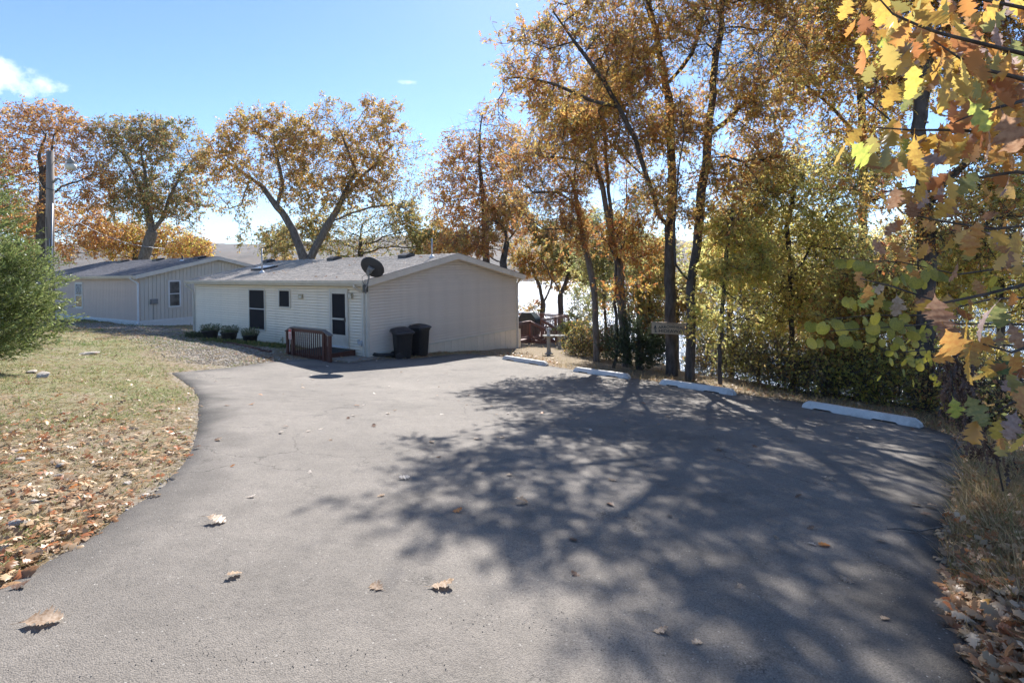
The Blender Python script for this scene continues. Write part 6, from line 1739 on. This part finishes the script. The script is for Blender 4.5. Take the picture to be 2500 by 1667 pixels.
# deep leaf litter beside the paving (nobody could count it)
def litter(name, P, r, smin, smax, pal, label, zoff=.012, flat=.35):
    n_ = len(P); z = H(P[:, 0], P[:, 1])
    pos = np.stack([P[:, 0], P[:, 1], z + zoff + r.random(n_) * .03], 1)
    an = r.random(n_) * 6.283
    ax = np.stack([np.cos(an), np.sin(an), r.normal(0, flat, n_)], 1)
    col = PAL[pal][r.integers(0, len(PAL[pal]), n_)] * r.uniform(.7, 1.25, (n_, 1))
    dd_ = np.hypot(P[:, 0], P[:, 1]); sz = r.uniform(smin, smax, n_); nr = dd_ < 4.2
    if nr.any() and (~nr).any():
        me = scatter(name, pos[nr], ax[nr], sz[nr], col[nr], 'oakbig', M['litter'], .55)
        tag(link(name, me), label + ', in the foreground', 'leaves', kind='stuff')
        pos, ax, sz, col = pos[~nr], ax[~nr], sz[~nr], col[~nr]
    me = scatter(name, pos, ax, sz, col, 'oak', M['litter'], .55)
    return tag(link(name, me), label, 'leaves', kind='stuff')
P, r = rand_view(52000, -1.1, -.1, 1.3, 22, 411)
P = P[ok_ground(P, -.02)]; gv, gs, lt = masks(P)
lt = lt * np.clip(vnoise(P[:, 0] * 1.1, P[:, 1] * 1.1, 51) * 2.0 - .25, .06, 1)
P = P[r.random(len(P)) < lt * .42]
litter('leaf_litter', P, r, .045, .13, 'dry', 'brown and rust fallen leaves blown over the lawn left of the driveway')
P, r = rand_view(26000, .25, 1.1, 1.1, 18, 412)
P = P[ok_ground(P, .0)]; da = polydist(P, ASPH); P = P[(r.random(len(P)) < np.clip(1.1 - da / 3, .3, 1) * .8)]
litter('leaf_litter', P, r, .05, .13, 'dry', 'fallen leaves heaped along the right verge of the driveway')
P, r = rand_lot(9000, (-8, 1.5, 15, 26), 413)
P = P[ok_ground(P, .0)]; da = polydist(P, ASPH); P = P[da < 1.5]
litter('leaf_litter', P, r, .05, .12, 'dry', 'fallen leaves gathered at the foot of the gable wall and landing')
P, r = rand_lot(3500, (-26, -6, 17, 34), 414)
P = P[ok_ground(P, .05)]
litter('leaf_litter', P, r, .06, .13, 'dry', 'scattered fallen leaves over the gravel track and far lawn')
P, r = rand_lot(900, (-13, -1.3, 1.3, 14), 415)
P = P[ok_ground(P, .0)]; gv, gs, lt = masks(P); P = P[r.random(len(P)) < lt * .3]
litter('bright_leaf_litter', P, r, .09, .15, 'drybright', 'bright orange fallen oak leaves on the left lawn', .03)
P, r = rand_lot(700, (1.4, 6, 1.3, 8), 416)
P = P[ok_ground(P, .0)]; P = P[r.random(len(P)) < .35]
litter('bright_leaf_litter', P, r, .09, .14, 'drybright', 'bright orange fallen leaves on the right verge', .05)
# leaves lying on the near roof
r = np.random.default_rng(421); n_ = 90
lx = r.uniform(-L1, .1, n_); ly = r.uniform(-.2, 4.0, n_); 
X = C1.x + lx * math.cos(TH1) - ly * math.sin(TH1); Y_ = C1.y + lx * math.sin(TH1) + ly * math.cos(TH1)
an = r.random(n_) * 6.283
me = scatter('roof_leaves', np.stack([X, Y_, zt + sl * (ly + OV) + .035], 1), np.stack([np.cos(an), np.sin(an), r.normal(0, .3, n_)], 1), r.uniform(.07, .13, n_), PAL['dry'][r.integers(0, 8, n_)], 'oak', M['litter'], .5)
tag(link('roof_leaves', me), 'dry leaves scattered over the shingles of the near house', 'leaves', kind='stuff')

# gravel and stones
ico_v = np.array([(1, 0, 0), (-1, 0, 0), (0, 1, 0), (0, -1, 0), (0, 0, 1), (0, 0, -1)], float)
ico_f = np.array([(0, 2, 4), (2, 1, 4), (1, 3, 4), (3, 0, 4), (2, 0, 5), (1, 2, 5), (3, 1, 5), (0, 3, 5)])
def stones(name, P, r, smin, smax, cols, label, zoff=0):
    n_ = len(P); z = H(P[:, 0], P[:, 1]); s = r.uniform(smin, smax, (n_, 1, 1))
    V = ico_v[None] * s * r.uniform(.6, 1.2, (n_, 1, 3)) + r.normal(0, .12, (n_, 6, 3)) * s
    a = r.random(n_) * 6.28; c, s_ = np.cos(a)[:, None], np.sin(a)[:, None]
    V = np.stack([V[:, :, 0] * c - V[:, :, 1] * s_, V[:, :, 0] * s_ + V[:, :, 1] * c, V[:, :, 2] * .7], 2)
    V += np.stack([P[:, 0], P[:, 1], z + zoff + s[:, 0, 0] * .3], 1)[:, None]
    F_ = (ico_f[None] + (np.arange(n_) * 6)[:, None, None]).reshape(-1, 3)
    col = np.repeat(cols[r.integers(0, len(cols), n_)] * r.uniform(.7, 1.2, (n_, 1)), 6, axis=0)
    return tag(link(name, npmesh(name, V.reshape(-1, 3), F_, M['stones'], col)), label, 'gravel', kind='stuff')
GC = C_((.34, .29, .24), (.44, .39, .32), (.26, .215, .17), (.36, .29, .22), (.55, .50, .44))
P, r = rand_view(90000, -1.0, -.2, 14, 34, 431)
P = P[ok_ground(P, .0)]; gv, gs, lt = masks(P); P = P[(r.random(len(P)) < np.clip(gv * 1.3 - .25, 0, 1))]
stones('gravel', P, r, .012, .03, GC, 'loose grey-tan gravel of the track between the homes')
P, r = rand_lot(90000, (-4, 6.5, 1.0, 9), 432)
da = polydist(P, ASPH); rgt = P[:, 0] > 1
ww = np.where(rgt & (P[:, 1] < 3.2), .55, .10); P = P[ok_ground(P, -.0) & (r.random(len(P)) < np.clip(1 - da / ww, 0, 1)) & (rgt | (r.random(len(P)) < .5)) & ((P[:, 1] < 3.4) | (r.random(len(P)) < .35))]
stones('gravel', P, r, .006, .017, C_((.42, .41, .40), (.55, .54, .53), (.30, .29, .28), (.12, .11, .11)), 'pale crushed gravel along the raw edge of the asphalt')
# rough ravelled spots and crumbs of loose stone on the paving
r = np.random.default_rng(436); cp = []
for sx, sy, rx, ry, k in ((2020, 1308, .16, .10, 420), (430, 1300, .20, .08, 160), (690, 1330, .25, .12, 90), (1290, 1530, .5, .12, 260), (640, 1620, .6, .10, 200), (545, 990, .3, .15, 60), (640, 1018, .4, .15, 80), (2240, 1500, .3, .4, 120)):
    k = k // 2
    x0, y0 = onlot(sx, sy); cp.append(np.stack([x0 + r.normal(0, rx * .6, k), y0 + r.normal(0, ry * .6, k)], 1))
Pv, r2_ = rand_view(1200, -1.05, 1.05, 1.7, 14, 437); cp.append(Pv)
P = np.concatenate(cp); P = P[pip(P, ASPH) & (polydist(P, ASPH) > .05)]
stones('stone_crumbs', P, r, .0015, .0045, C_((.12, .11, .10), (.18, .165, .15), (.14, .13, .12), (.34, .31, .27)), 'loose dark crumbs and grit on the ravelled spots of the driveway', .034)
# individual rocks on the left lawn
def rock_mesh(seed):
    r = np.random.default_rng(seed); b = MB(); import bmesh as bmm
    bm_ = bmm.new(); bmm.ops.create_icosphere(bm_, subdivisions=2, radius=1)
    q = r.normal(0, 1, (5, 3)); q /= np.linalg.norm(q, axis=1)[:, None]
    for v in bm_.verts:
        c = np.array(v.co)
        for d_ in q:
            k = c @ d_
            if k > .6: c = c - d_ * (k - .6) * .9
        c = c + r.normal(0, .035, 3); c[2] *= .62
        v.co = c
    me = bpy.data.meshes.new('rock'); bm_.to_mesh(me); bm_.free(); me.materials.append(M['rock']); return me
RM = [rock_mesh(k) for k in range(4)]
ROCKS = [((105, 922), .13, 'dark reddish rock standing on the left lawn near the cedar'), ((352, 1212), .075, 'flat-topped pale rock on the left edge of the paving'), ((43, 1285), .10, 'pale angular rock among leaves at the lower left'),
         ((72, 1285), .06, 'tan stone touching the pale angular rock'), ((33, 1100), .07, 'greyish rock in the leaves at the left edge'), ((145, 1145), .08, 'brown rock in the leaves toward the left'), ((143, 1163), .06, 'smaller pale stone below the brown rock'),
         ((82, 1225), .055, 'white flat stone in the leaves above the pale angular rock'), ((310, 1178), .06, 'brownish stone beside grass near the paving'), ((150, 1010), .075, 'mauve-brown rock among rusty leaves farther up the lawn'),
         ((168, 1170), .06, 'round tan stone right of the brown rock'), ((12, 1340), .05, 'whitish stone at the left edge near the bottom'), ((50, 1130), .07, 'long low tan stone at the left'), ((125, 1382), .05, 'brown stone on the verge edge at the lower left'),
         ((80, 905), .12, 'flat pinkish slab of rock left of the dark reddish rock'), ((220, 863), .25, 'flat pale stone slab sunk in the far lawn')]
for i, (p, s, lab) in enumerate(ROCKS):
    x, y = onlot(*p); s = s * (.5 if p[1] > 960 else 1)
    o = link('rock', RM[i % 4], None, (x, y, h1(x, y) + s * (.25 if s < .2 else .0)), (0, 0, i * 1.7), (s * 1.25, s, s * (1 if s < .11 else .45)))
    if i == 0: o.scale = (s * 1.1, s, s * 1.25)
    tag(o, lab, 'rock')
# leafy clump at the back corner of the near house
x, y = onlot(1245, 838)
root = empty('groundcover_clump', (x, y, h1(x, y)), 0, 'dark brown-green clump of plants at the far base corner of the gable wall', 'plant')
me = tuft_mesh('foliage', 900, .55, .22, 'dark', 340, False, .08); o = link('foliage', me, root); o['kind'] = 'stuff'
x, y = onlot(484, 824)
root = empty('groundcover_clump', (x, y, h1(x, y)), 0, 'low dark plant at the left base corner of the near house', 'plant')
me = tuft_mesh('foliage', 600, .45, .2, 'dark', 341, False, .08); o = link('foliage', me, root); o['kind'] = 'stuff'
# weeds in the planting bed
r = np.random.default_rng(345); n_ = 1800
t_ = r.random(n_); a0, a1 = np.array(onlot(490, 830)), np.array(onlot(690, 852)); off_ = r.uniform(-.2, .75, n_)
nrm_ = np.array([.598, .802]); PP = a0 + (a1 - a0) * t_[:, None] + nrm_ * off_[:, None] * .9
PP = PP[~in_house(PP)]; n_ = len(PP)
me = scatter('bed_weeds', np.stack([PP[:, 0], PP[:, 1], H(PP[:, 0], PP[:, 1]) + r.random(n_) * .1], 1), r.normal(0, 1, (n_, 3)) + [0, 0, .4], r.uniform(.05, .1, n_), PAL['green'][r.integers(0, 5, n_)] * .8, 'oval', M['grassm'])
tag(link('bed_weeds', me), 'low weeds in the bed along the house wall', 'weeds', kind='stuff')
# planter flowers
r = np.random.default_rng(346); n_ = 500
lx = r.uniform(-1.95, -1.5, n_); ly = r.uniform(13.55, 15.35, n_)
X = C1.x + lx * math.cos(TH1) - ly * math.sin(TH1); Y_ = C1.y + lx * math.sin(TH1) + ly * math.cos(TH1)
wh = r.random(n_) < .3; colp = np.where(wh[:, None], [[.75, .73, .74]], PAL['green'][r.integers(0, 5, n_)])
me = scatter('flowers', np.stack([X, Y_, ZF + .2 + r.random(n_) * .25], 1), r.normal(0, 1, (n_, 3)) + [0, 0, .6], r.uniform(.06, .11, n_), colp, 'oval', M['grassm'])
me.transform(pb_.matrix_basis.inverted() if False else Matrix.Translation(-Vector((C1.x, C1.y, 0))))
me.transform(Matrix.Rotation(-TH1, 4, 'Z'))
o = link('flowers', me, pb_); o['kind'] = 'stuff'
# twig fallen on the right of the driveway
pt = [Vector((*onlot(x, y), 0)) for x, y in ((2166, 1306), (2200, 1309), (2245, 1312), (2290, 1306), (2325, 1295))]
pt = [Vector((p.x, p.y, float(plane(p.x, np.array(p.y))) + .05 + .012 * (i % 2))) for i, p in enumerate(pt)]
pt2 = [Vector((*onlot(x, y), 0)) for x, y in ((2235, 1312), (2265, 1332), (2300, 1352))]
pt2 = [Vector((p.x, p.y, float(plane(p.x, np.array(p.y))) + .05)) for p in pt2]
b = MB(); b.tube(pt, [.004, .005, .006, .005, .003], 6); b.tube(pt2, [.004, .004, .002], 5)
tag(b.build('fallen_twig', M['barklight']), 'thin forked grey twig lying at the right side of the driveway', 'twig')

# ------------------------------------------------------------------ large leaves hanging close at the right
def big_leaf_mats():
    d = {}
    for k, (a, c) in {'yellow': ((.52, .36, .05), (.66, .48, .07)), 'gold': ((.50, .26, .04), (.60, .36, .05)), 'yg': ((.30, .36, .05), (.50, .50, .07)), 'orange': ((.46, .18, .04), (.55, .28, .06)), 'brown': ((.26, .12, .06), (.40, .22, .12)),
                      'mauve': ((.30, .20, .17), (.42, .30, .26)), 'olive': ((.16, .19, .05), (.28, .27, .08)), 'green': ((.08, .14, .04), (.15, .22, .06)), 'tan': ((.38, .27, .17), (.52, .40, .28))}.items():
        d[k] = leafmat('oak_leaf_' + k, .62, .05, (a, c), .45)
    return d
BL = big_leaf_mats()
blm_ = {}
def bleaf(c, k):
    if (c, k) not in blm_:
        cu, dr_2, fo = ((.35, .35, .12), (.2, .5, -.1), (.5, .2, .2), (.15, -.3, .1))[k]
        blm_[(c, k)] = detailed_leaf('leaf', BL[c], 900 + k, cu, dr_2, fo, .012)
    return blm_[(c, k)]
# trunk stands just outside the frame on the right
fg = empty('oak_tree', (4.6, 2.3, h1(4.6, 2.3)), 0, 'oak whose big yellow and orange leaves hang close to the camera at the right', 'tree')
fo_ = Vector(fg.location)
b = MB(); b.tube([Vector((4.6, 2.3, h1(4.6, 2.3) - .2)) - fo_, Vector((4.55, 2.3, 1.6)) - fo_, Vector((4.6, 2.35, 4.5)) - fo_], [.14, .11, .07], 10)
BR = [[(2700, 260, 2.5), (2499, 132, 2.35), (2400, 108, 2.3), (2292, 81, 2.25), (2236, 60, 2.2), (2180, 35, 2.2), (2140, -10, 2.2)], [(2650, 240, 2.4), (2481, 189, 2.35), (2410, 172, 2.3), (2345, 144, 2.3), (2280, 100, 2.3)],
      [(2700, 200, 2.5), (2499, 246, 2.4), (2440, 262, 2.35), (2376, 279, 2.3), (2330, 300, 2.3)], [(2650, 330, 2.6), (2480, 330, 2.6), (2340, 318, 2.6), (2230, 318, 2.6), (2140, 312, 2.6)],
      [(2700, 60, 2.6), (2499, 20, 2.4), (2350, -10, 2.4), (2250, -30, 2.3)], [(2700, 560, 2.9), (2560, 545, 2.8), (2420, 560, 2.8), (2300, 540, 2.9), (2200, 520, 3.0)], [(2700, 640, 2.6), (2520, 690, 2.5), (2400, 720, 2.5), (2300, 740, 2.6), (2180, 700, 2.8), (2100, 680, 3.0)],
      [(2700, 820, 2.5), (2560, 830, 2.4), (2470, 860, 2.3), (2400, 840, 2.3)], [(2700, 930, 2.3), (2560, 950, 2.2), (2480, 980, 2.2), (2440, 1000, 2.2)], [(2650, 440, 2.9), (2480, 420, 2.8), (2350, 440, 2.9), (2240, 455, 3.0), (2150, 470, 3.1)]]
for br_ in BR:
    p_ = [at(*q) - fo_ for q in br_]; b.tube([Vector((4.55, 2.3, 1.4 + .2 * BR.index(br_) / 3)) - fo_] + p_, [.02] + list(np.linspace(.011, .003, len(p_))), 6, False)
b.build('branch', M['bark'], fg)
LV = [(900, 60, 170, 'gold'), (1180, 130, 200, 'gold'), (760, 240, 110, 'yellow'), (760, 320, 120, 'yellow'), (970, 210, 110, 'yg'), (890, 290, 90, 'yg'), (960, 420, 150, 'yellow'), (860, 400, 90, 'yg'), (1120, 310, 150, 'gold'), (1100, 450, 130, 'yg'), (1100, 560, 200, 'yellow'),
      (950, 640, 150, 'gold'), (1070, 680, 150, 'olive'), (1330, 620, 220, 'gold'), (1230, 780, 120, 'gold'), (1250, 250, 140, 'orange'), (1450, 480, 160, 'brown'), (1560, 560, 150, 'orange'), (1700, 450, 150, 'yellow'), (1700, 560, 140, 'gold'), (1540, 680, 130, 'gold'), (1560, 790, 200, 'yg'),
      (1380, 820, 140, 'gold'), (1460, 790, 110, 'mauve'), (1290, 900, 80, 'tan'), (690, 940, 120, 'gold'), (740, 1070, 200, 'yg'), (800, 1170, 110, 'orange'), (1030, 1010, 100, 'yg'), (1080, 1060, 180, 'gold'), (1170, 1120, 170, 'mauve'), (1220, 980, 110, 'orange'), (1480, 1260, 150, 'olive'),
      (1650, 1130, 130, 'orange'), (1760, 920, 240, 'brown'), (1650, 980, 200, 'brown'), (1600, 430, 150, 'brown'), (1800, 350, 150, 'olive'), (1800, 640, 130, 'brown'), (1700, 700, 140, 'orange'), (1050, 260, 120, 'gold'), (830, 180, 100, 'mauve'), (1300, 420, 150, 'orange'), (1400, 330, 120, 'mauve'),
      (1500, 300, 140, 'brown'), (1650, 250, 120, 'mauve'), (1150, 20, 140, 'gold'), (620, 50, 120, 'gold'), (1420, 560, 130, 'gold'), (1230, 540, 140, 'yellow'), (1000, 370, 120, 'gold'), (1810, 480, 130, 'gold'), (1840, 820, 150, 'orange'), (1820, 20, 130, 'yellow'), (1330, 20, 110, 'brown'), (1520, 110, 110, 'gold')]
LV = [(1850 + x * .3508, y * .3508, s * .3508 * 1.35, c) for x, y, s, c in LV]
L3 = [(640, 460, 110, 'orange'), (700, 590, 120, 'yg'), (790, 620, 130, 'gold'), (770, 540, 80, 'tan'), (900, 640, 120, 'tan'), (1150, 690, 200, 'brown'), (1420, 740, 200, 'mauve'), (1540, 720, 170, 'olive'), (1260, 900, 220, 'orange'), (1350, 820, 180, 'gold'), (1320, 1020, 190, 'gold'), (1500, 1040, 130, 'gold'), (1590, 1010, 140, 'green'),
      (1660, 1030, 150, 'orange'), (1680, 1230, 190, 'orange'), (1640, 1400, 160, 'mauve'), (1540, 1430, 120, 'yellow'), (1450, 1390, 110, 'olive'), (1380, 1290, 150, 'olive'), (1270, 1300, 120, 'yg'), (1630, 1140, 110, 'mauve'), (1200, 800, 150, 'brown'), (1100, 600, 130, 'brown'), (1280, 430, 110, 'brown'), (930, 340, 90, 'orange'), (870, 270, 80, 'orange'),
      (750, 260, 110, 'brown'), (660, 190, 90, 'orange'), (1230, 260, 90, 'gold'), (1540, 260, 100, 'orange'), (1400, 520, 90, 'orange'), (980, 30, 110, 'brown'), (1230, 30, 110, 'brown'), (1480, 80, 120, 'brown'), (1620, 330, 130, 'brown'), (1440, 900, 150, 'orange'), (1550, 880, 130, 'brown'), (1660, 830, 150, 'brown'), (1010, 460, 90, 'orange'), (860, 150, 90, 'brown'), (1200, 960, 140, 'orange')]
LV += [(1850 + x * .3826, 500 + y * .3826, s * .3826 * 1.3, c) for x, y, s, c in L3]
rr = random.Random(12)
brpts = []
for br_ in BR:
    for q, w in zip(br_, br_[1:]):
        for k in range(8): t = k / 8; brpts.append((q[0] + (w[0] - q[0]) * t, q[1] + (w[1] - q[1]) * t, q[2] + (w[2] - q[2]) * t))
for _ in range(190):
    q = rr.choice(brpts)
    if q[0] > 2570 or (q[1] > 480 and rr.random() < .5): continue
    LV.append((q[0] + rr.gauss(0, 26), q[1] + abs(rr.gauss(0, 34)), rr.uniform(42, 72), rr.choice(('orange', 'orange', 'gold', 'brown', 'gold', 'mauve', 'orange') if q[1] > 300 else ('gold', 'orange', 'orange', 'gold', 'gold', 'mauve'))))
LV = LV[:300]
for i, (sx, sy, spx, c) in enumerate(LV):
    near = min(brpts, key=lambda q: (q[0] - sx) ** 2 + (q[1] - sy) ** 2)
    size = rr.uniform(.125, .17)
    Y = min(max(size * FPX / spx, 1.9), 4.0)
    Y = Y * .5 + near[2] * .5 if spx < 60 else Y
    size = spx * Y / FPX
    p = at(sx, sy, Y)
    me = bleaf(c, rr.randrange(4))
    tilt = rr.gauss(0, .5)
    # hang roughly tip-down, blade turned at random
    d = Vector((math.sin(tilt), rr.gauss(0, .35), -math.cos(tilt))).normalized()
    n_ = Vector((rr.gauss(0, .5), -1, rr.gauss(0, .5))).normalized(); s_ = n_.cross(d).normalized(); n_ = d.cross(s_)
    R3 = Matrix((d, s_, n_)).transposed()
    o = link('leaf', me, fg, p - fo_ - d * size * .5, R3.to_euler(), size)

r = np.random.default_rng(901)
xp, xa_, xs, xc = [], [], [], []
for _ in range(620):
    q = brpts[r.integers(0, len(brpts))]
    if q[0] > 2580 or (q[1] > 380 and r.random() < .75): continue
    sx, sy = q[0] + r.normal(0, 40), q[1] + abs(r.normal(0, 48)); Y = q[2] + r.uniform(-.1, 1.3)
    xp.append(np.array(at(sx, sy, Y)) - np.array(fo_)); xa_.append((r.normal(0, .45), r.normal(0, .4), -1)); xs.append(r.uniform(.10, .15))
    k = rr.choice(('orange', 'orange', 'gold', 'gold', 'brown')); xc.append(PAL[k][r.integers(0, len(PAL[k]))])
o = link('leaf_cluster', scatter('leaf_cluster', np.array(xp), np.array(xa_), np.array(xs), np.array(xc), 'oakbig', M['leaf'], None, .95), fg); o['kind'] = 'stuff'

# redbud with round leaves
BL['rb1'] = leafmat('redbud_leaf_green', .5, .05, ((.16, .17, .02), (.30, .28, .03)), .45)
BL['rb2'] = leafmat('redbud_leaf_yellow', .5, .05, ((.38, .32, .03), (.52, .42, .04)), .45)
def heart(c, k):
    r = random.Random(k); vs = [(0, 0, 0)]; n = 16
    for i in range(n):
        a = 2 * math.pi * i / n
        rad = .5 * (1 - .12 * math.cos(a * 1) * 0 + .10 * math.cos(a)) - (.16 if i == n // 2 else 0)
        vs.append((.45 + rad * math.cos(a) * 1.02, rad * math.sin(a), -.12 * abs(math.sin(a)) - .1 * (math.cos(a) ** 2) * (1 if k else .3) + r.uniform(-.01, .01)))
    vs[0] = (.42, 0, .02)
    b = MB(); b.add(vs, [(0, 1 + i, 1 + (i + 1) % n) for i in range(n)], True); b.tube([(-.35, 0, .06), (0.02, 0, 0)], [.008, .008], 4, False)
    return b.mesh('leaf', BL[c])
hm = {(c, k): heart(c, k) for c in ('rb1', 'rb2') for k in range(2)}
rbx, rby = 4.9, 3.9
rb = empty('redbud_tree', (rbx, rby, h1(rbx, rby)), 0, 'redbud with round green and yellow leaves reaching in from the right at mid height', 'tree'); ro = Vector(rb.location)
b = MB(); b.tube([Vector((0, 0, -.2)), Vector((-.05, 0, 1.0)), Vector((0, .1, 2.6))], [.05, .035, .015], 8)
RBR = [[(2700, 640, 3.9), (2480, 650, 3.6), (2340, 670, 3.4), (2200, 640, 3.4), (2060, 632, 3.3)], [(2700, 800, 3.8), (2440, 790, 3.6), (2280, 790, 3.5), (2150, 800, 3.4), (2000, 810, 3.3)], [(2700, 860, 3.9), (2420, 840, 3.8), (2300, 850, 3.9), (2200, 860, 4.1), (2140, 850, 4.2)], [(2700, 720, 3.9), (2420, 730, 3.7), (2250, 770, 3.6), (2120, 770, 3.5), (2010, 780, 3.4)]]
for br_ in RBR:
    b.tube([Vector((-.02, 0, 1.4))] + [at(*q) - ro for q in br_], [.014] + list(np.linspace(.009, .002, len(br_))), 5, False)
b.build('branch', M['bark'], rb)
RL = [(530, 370), (600, 380), (650, 390), (890, 490), (940, 480), (1000, 540), (1010, 500), (1050, 490), (1150, 450), (1190, 460), (340, 780), (420, 790), (390, 880), (470, 890), (560, 870), (600, 770), (690, 740), (740, 790), (640, 890), (830, 640), (350, 880), (500, 760), (540, 800), (720, 850), (760, 730), (880, 760), (940, 720), (980, 780), (1030, 820), (580, 620), (620, 640), (1130, 440), (1070, 380), (700, 400), (1530, 540), (1510, 490), (1330, 600), (1300, 620), (1390, 610), (860, 820), (800, 770), (1480, 550)]
RL2 = [(860, 1000), (940, 1010), (1030, 1000), (990, 940), (880, 910), (930, 910), (800, 880), (1070, 850), (1060, 930), (1130, 1010), (900, 870), (1010, 890), (840, 950), (970, 870), (740, 920), (1120, 1100), (1150, 1140), (940, 1070), (1000, 1140), (1150, 870)]
for i in range(12): RL.append((rr.uniform(330, 1250), rr.choice((rr.gauss(800, 70), rr.gauss(850, 50), rr.gauss(430, 60)))))
for i in range(14): RL2.append((rr.uniform(780, 1200), rr.gauss(960, 90)))
for li, (lst, s0, c0) in enumerate(((RL, 42, 'rb1'), (RL2, 30, 'rb2'))):
    for x, y in lst:
        sx, sy = 1850 + x * .3826, 500 + y * .3826
        size = rr.uniform(.07, .095); Y = size * FPX / (s0 * rr.uniform(.55, .8))
        c = c0 if rr.random() < .7 else ('rb2' if c0 == 'rb1' else 'rb1')
        tilt = rr.gauss(0, .6); d = Vector((math.sin(tilt), rr.gauss(0, .4), -math.cos(tilt))).normalized()
        n_ = Vector((rr.gauss(0, .45), -1, rr.gauss(.3, .5))).normalized(); s_ = n_.cross(d).normalized(); n_ = d.cross(s_)
        link('leaf', hm[(c, rr.randrange(2))], rb, at(sx, sy, Y) - ro - d * size * .5, Matrix((d, s_, n_)).transposed().to_euler(), size)

# dead limb with shrivelled brown leaves
dl_pts = [(2345, 720, 4.1), (2330, 800, 4.0), (2318, 880, 3.9), (2325, 940, 3.8), (2350, 1000, 3.7), (2385, 1060, 3.6), (2430, 1110, 3.6)]
dp_ = [at(*q) for q in dl_pts]
dd_ = empty('dead_sapling', dp_[-1], 0, 'broken sapling hung with shrivelled dark brown leaves at the right verge', 'dead plant'); do_ = Vector(dd_.location)
b = MB(); b.tube([p - do_ for p in dp_] + [Vector((.05, 0, -.25))], [.002, .003, .004, .005, .005, .006, .006, .006], 6); b.build('stem', M['bark'], dd_)
P_, A_ = [], []
r = np.random.default_rng(55)
for i in range(len(dp_) - 1):
    for k in range(70 if i else 20):
        q = dp_[i].lerp(dp_[i + 1], r.random()); P_.append(np.array(q) + r.normal(0, .05, 3)); A_.append((r.normal(0, .3), r.normal(0, .3), -1))
for cx_, cy_ in ((2365, 930), (2350, 890), (2330, 960)):
    for k in range(55): P_.append(np.array(at(cx_ + r.normal(0, 14), cy_ + r.normal(0, 24), 3.9))); A_.append((r.normal(0, .3), r.normal(0, .3), -1))
P_, A_ = np.array(P_), np.array(A_)
PAL['dead'] = C_((.10, .06, .045), (.15, .09, .065), (.07, .045, .035), (.20, .12, .08))
me = scatter('dead_leaves', P_ - np.array(do_), A_, r.uniform(.05, .10, len(P_)), PAL['dead'][r.integers(0, 4, len(P_))], 'oak', M['litter'], None, .6)
o = link('dead_leaves', me, dd_); o['kind'] = 'stuff'

print('TRIS', sum(sum(len(p.vertices)-2 for p in m.polygons) for m in bpy.data.meshes if m.users))
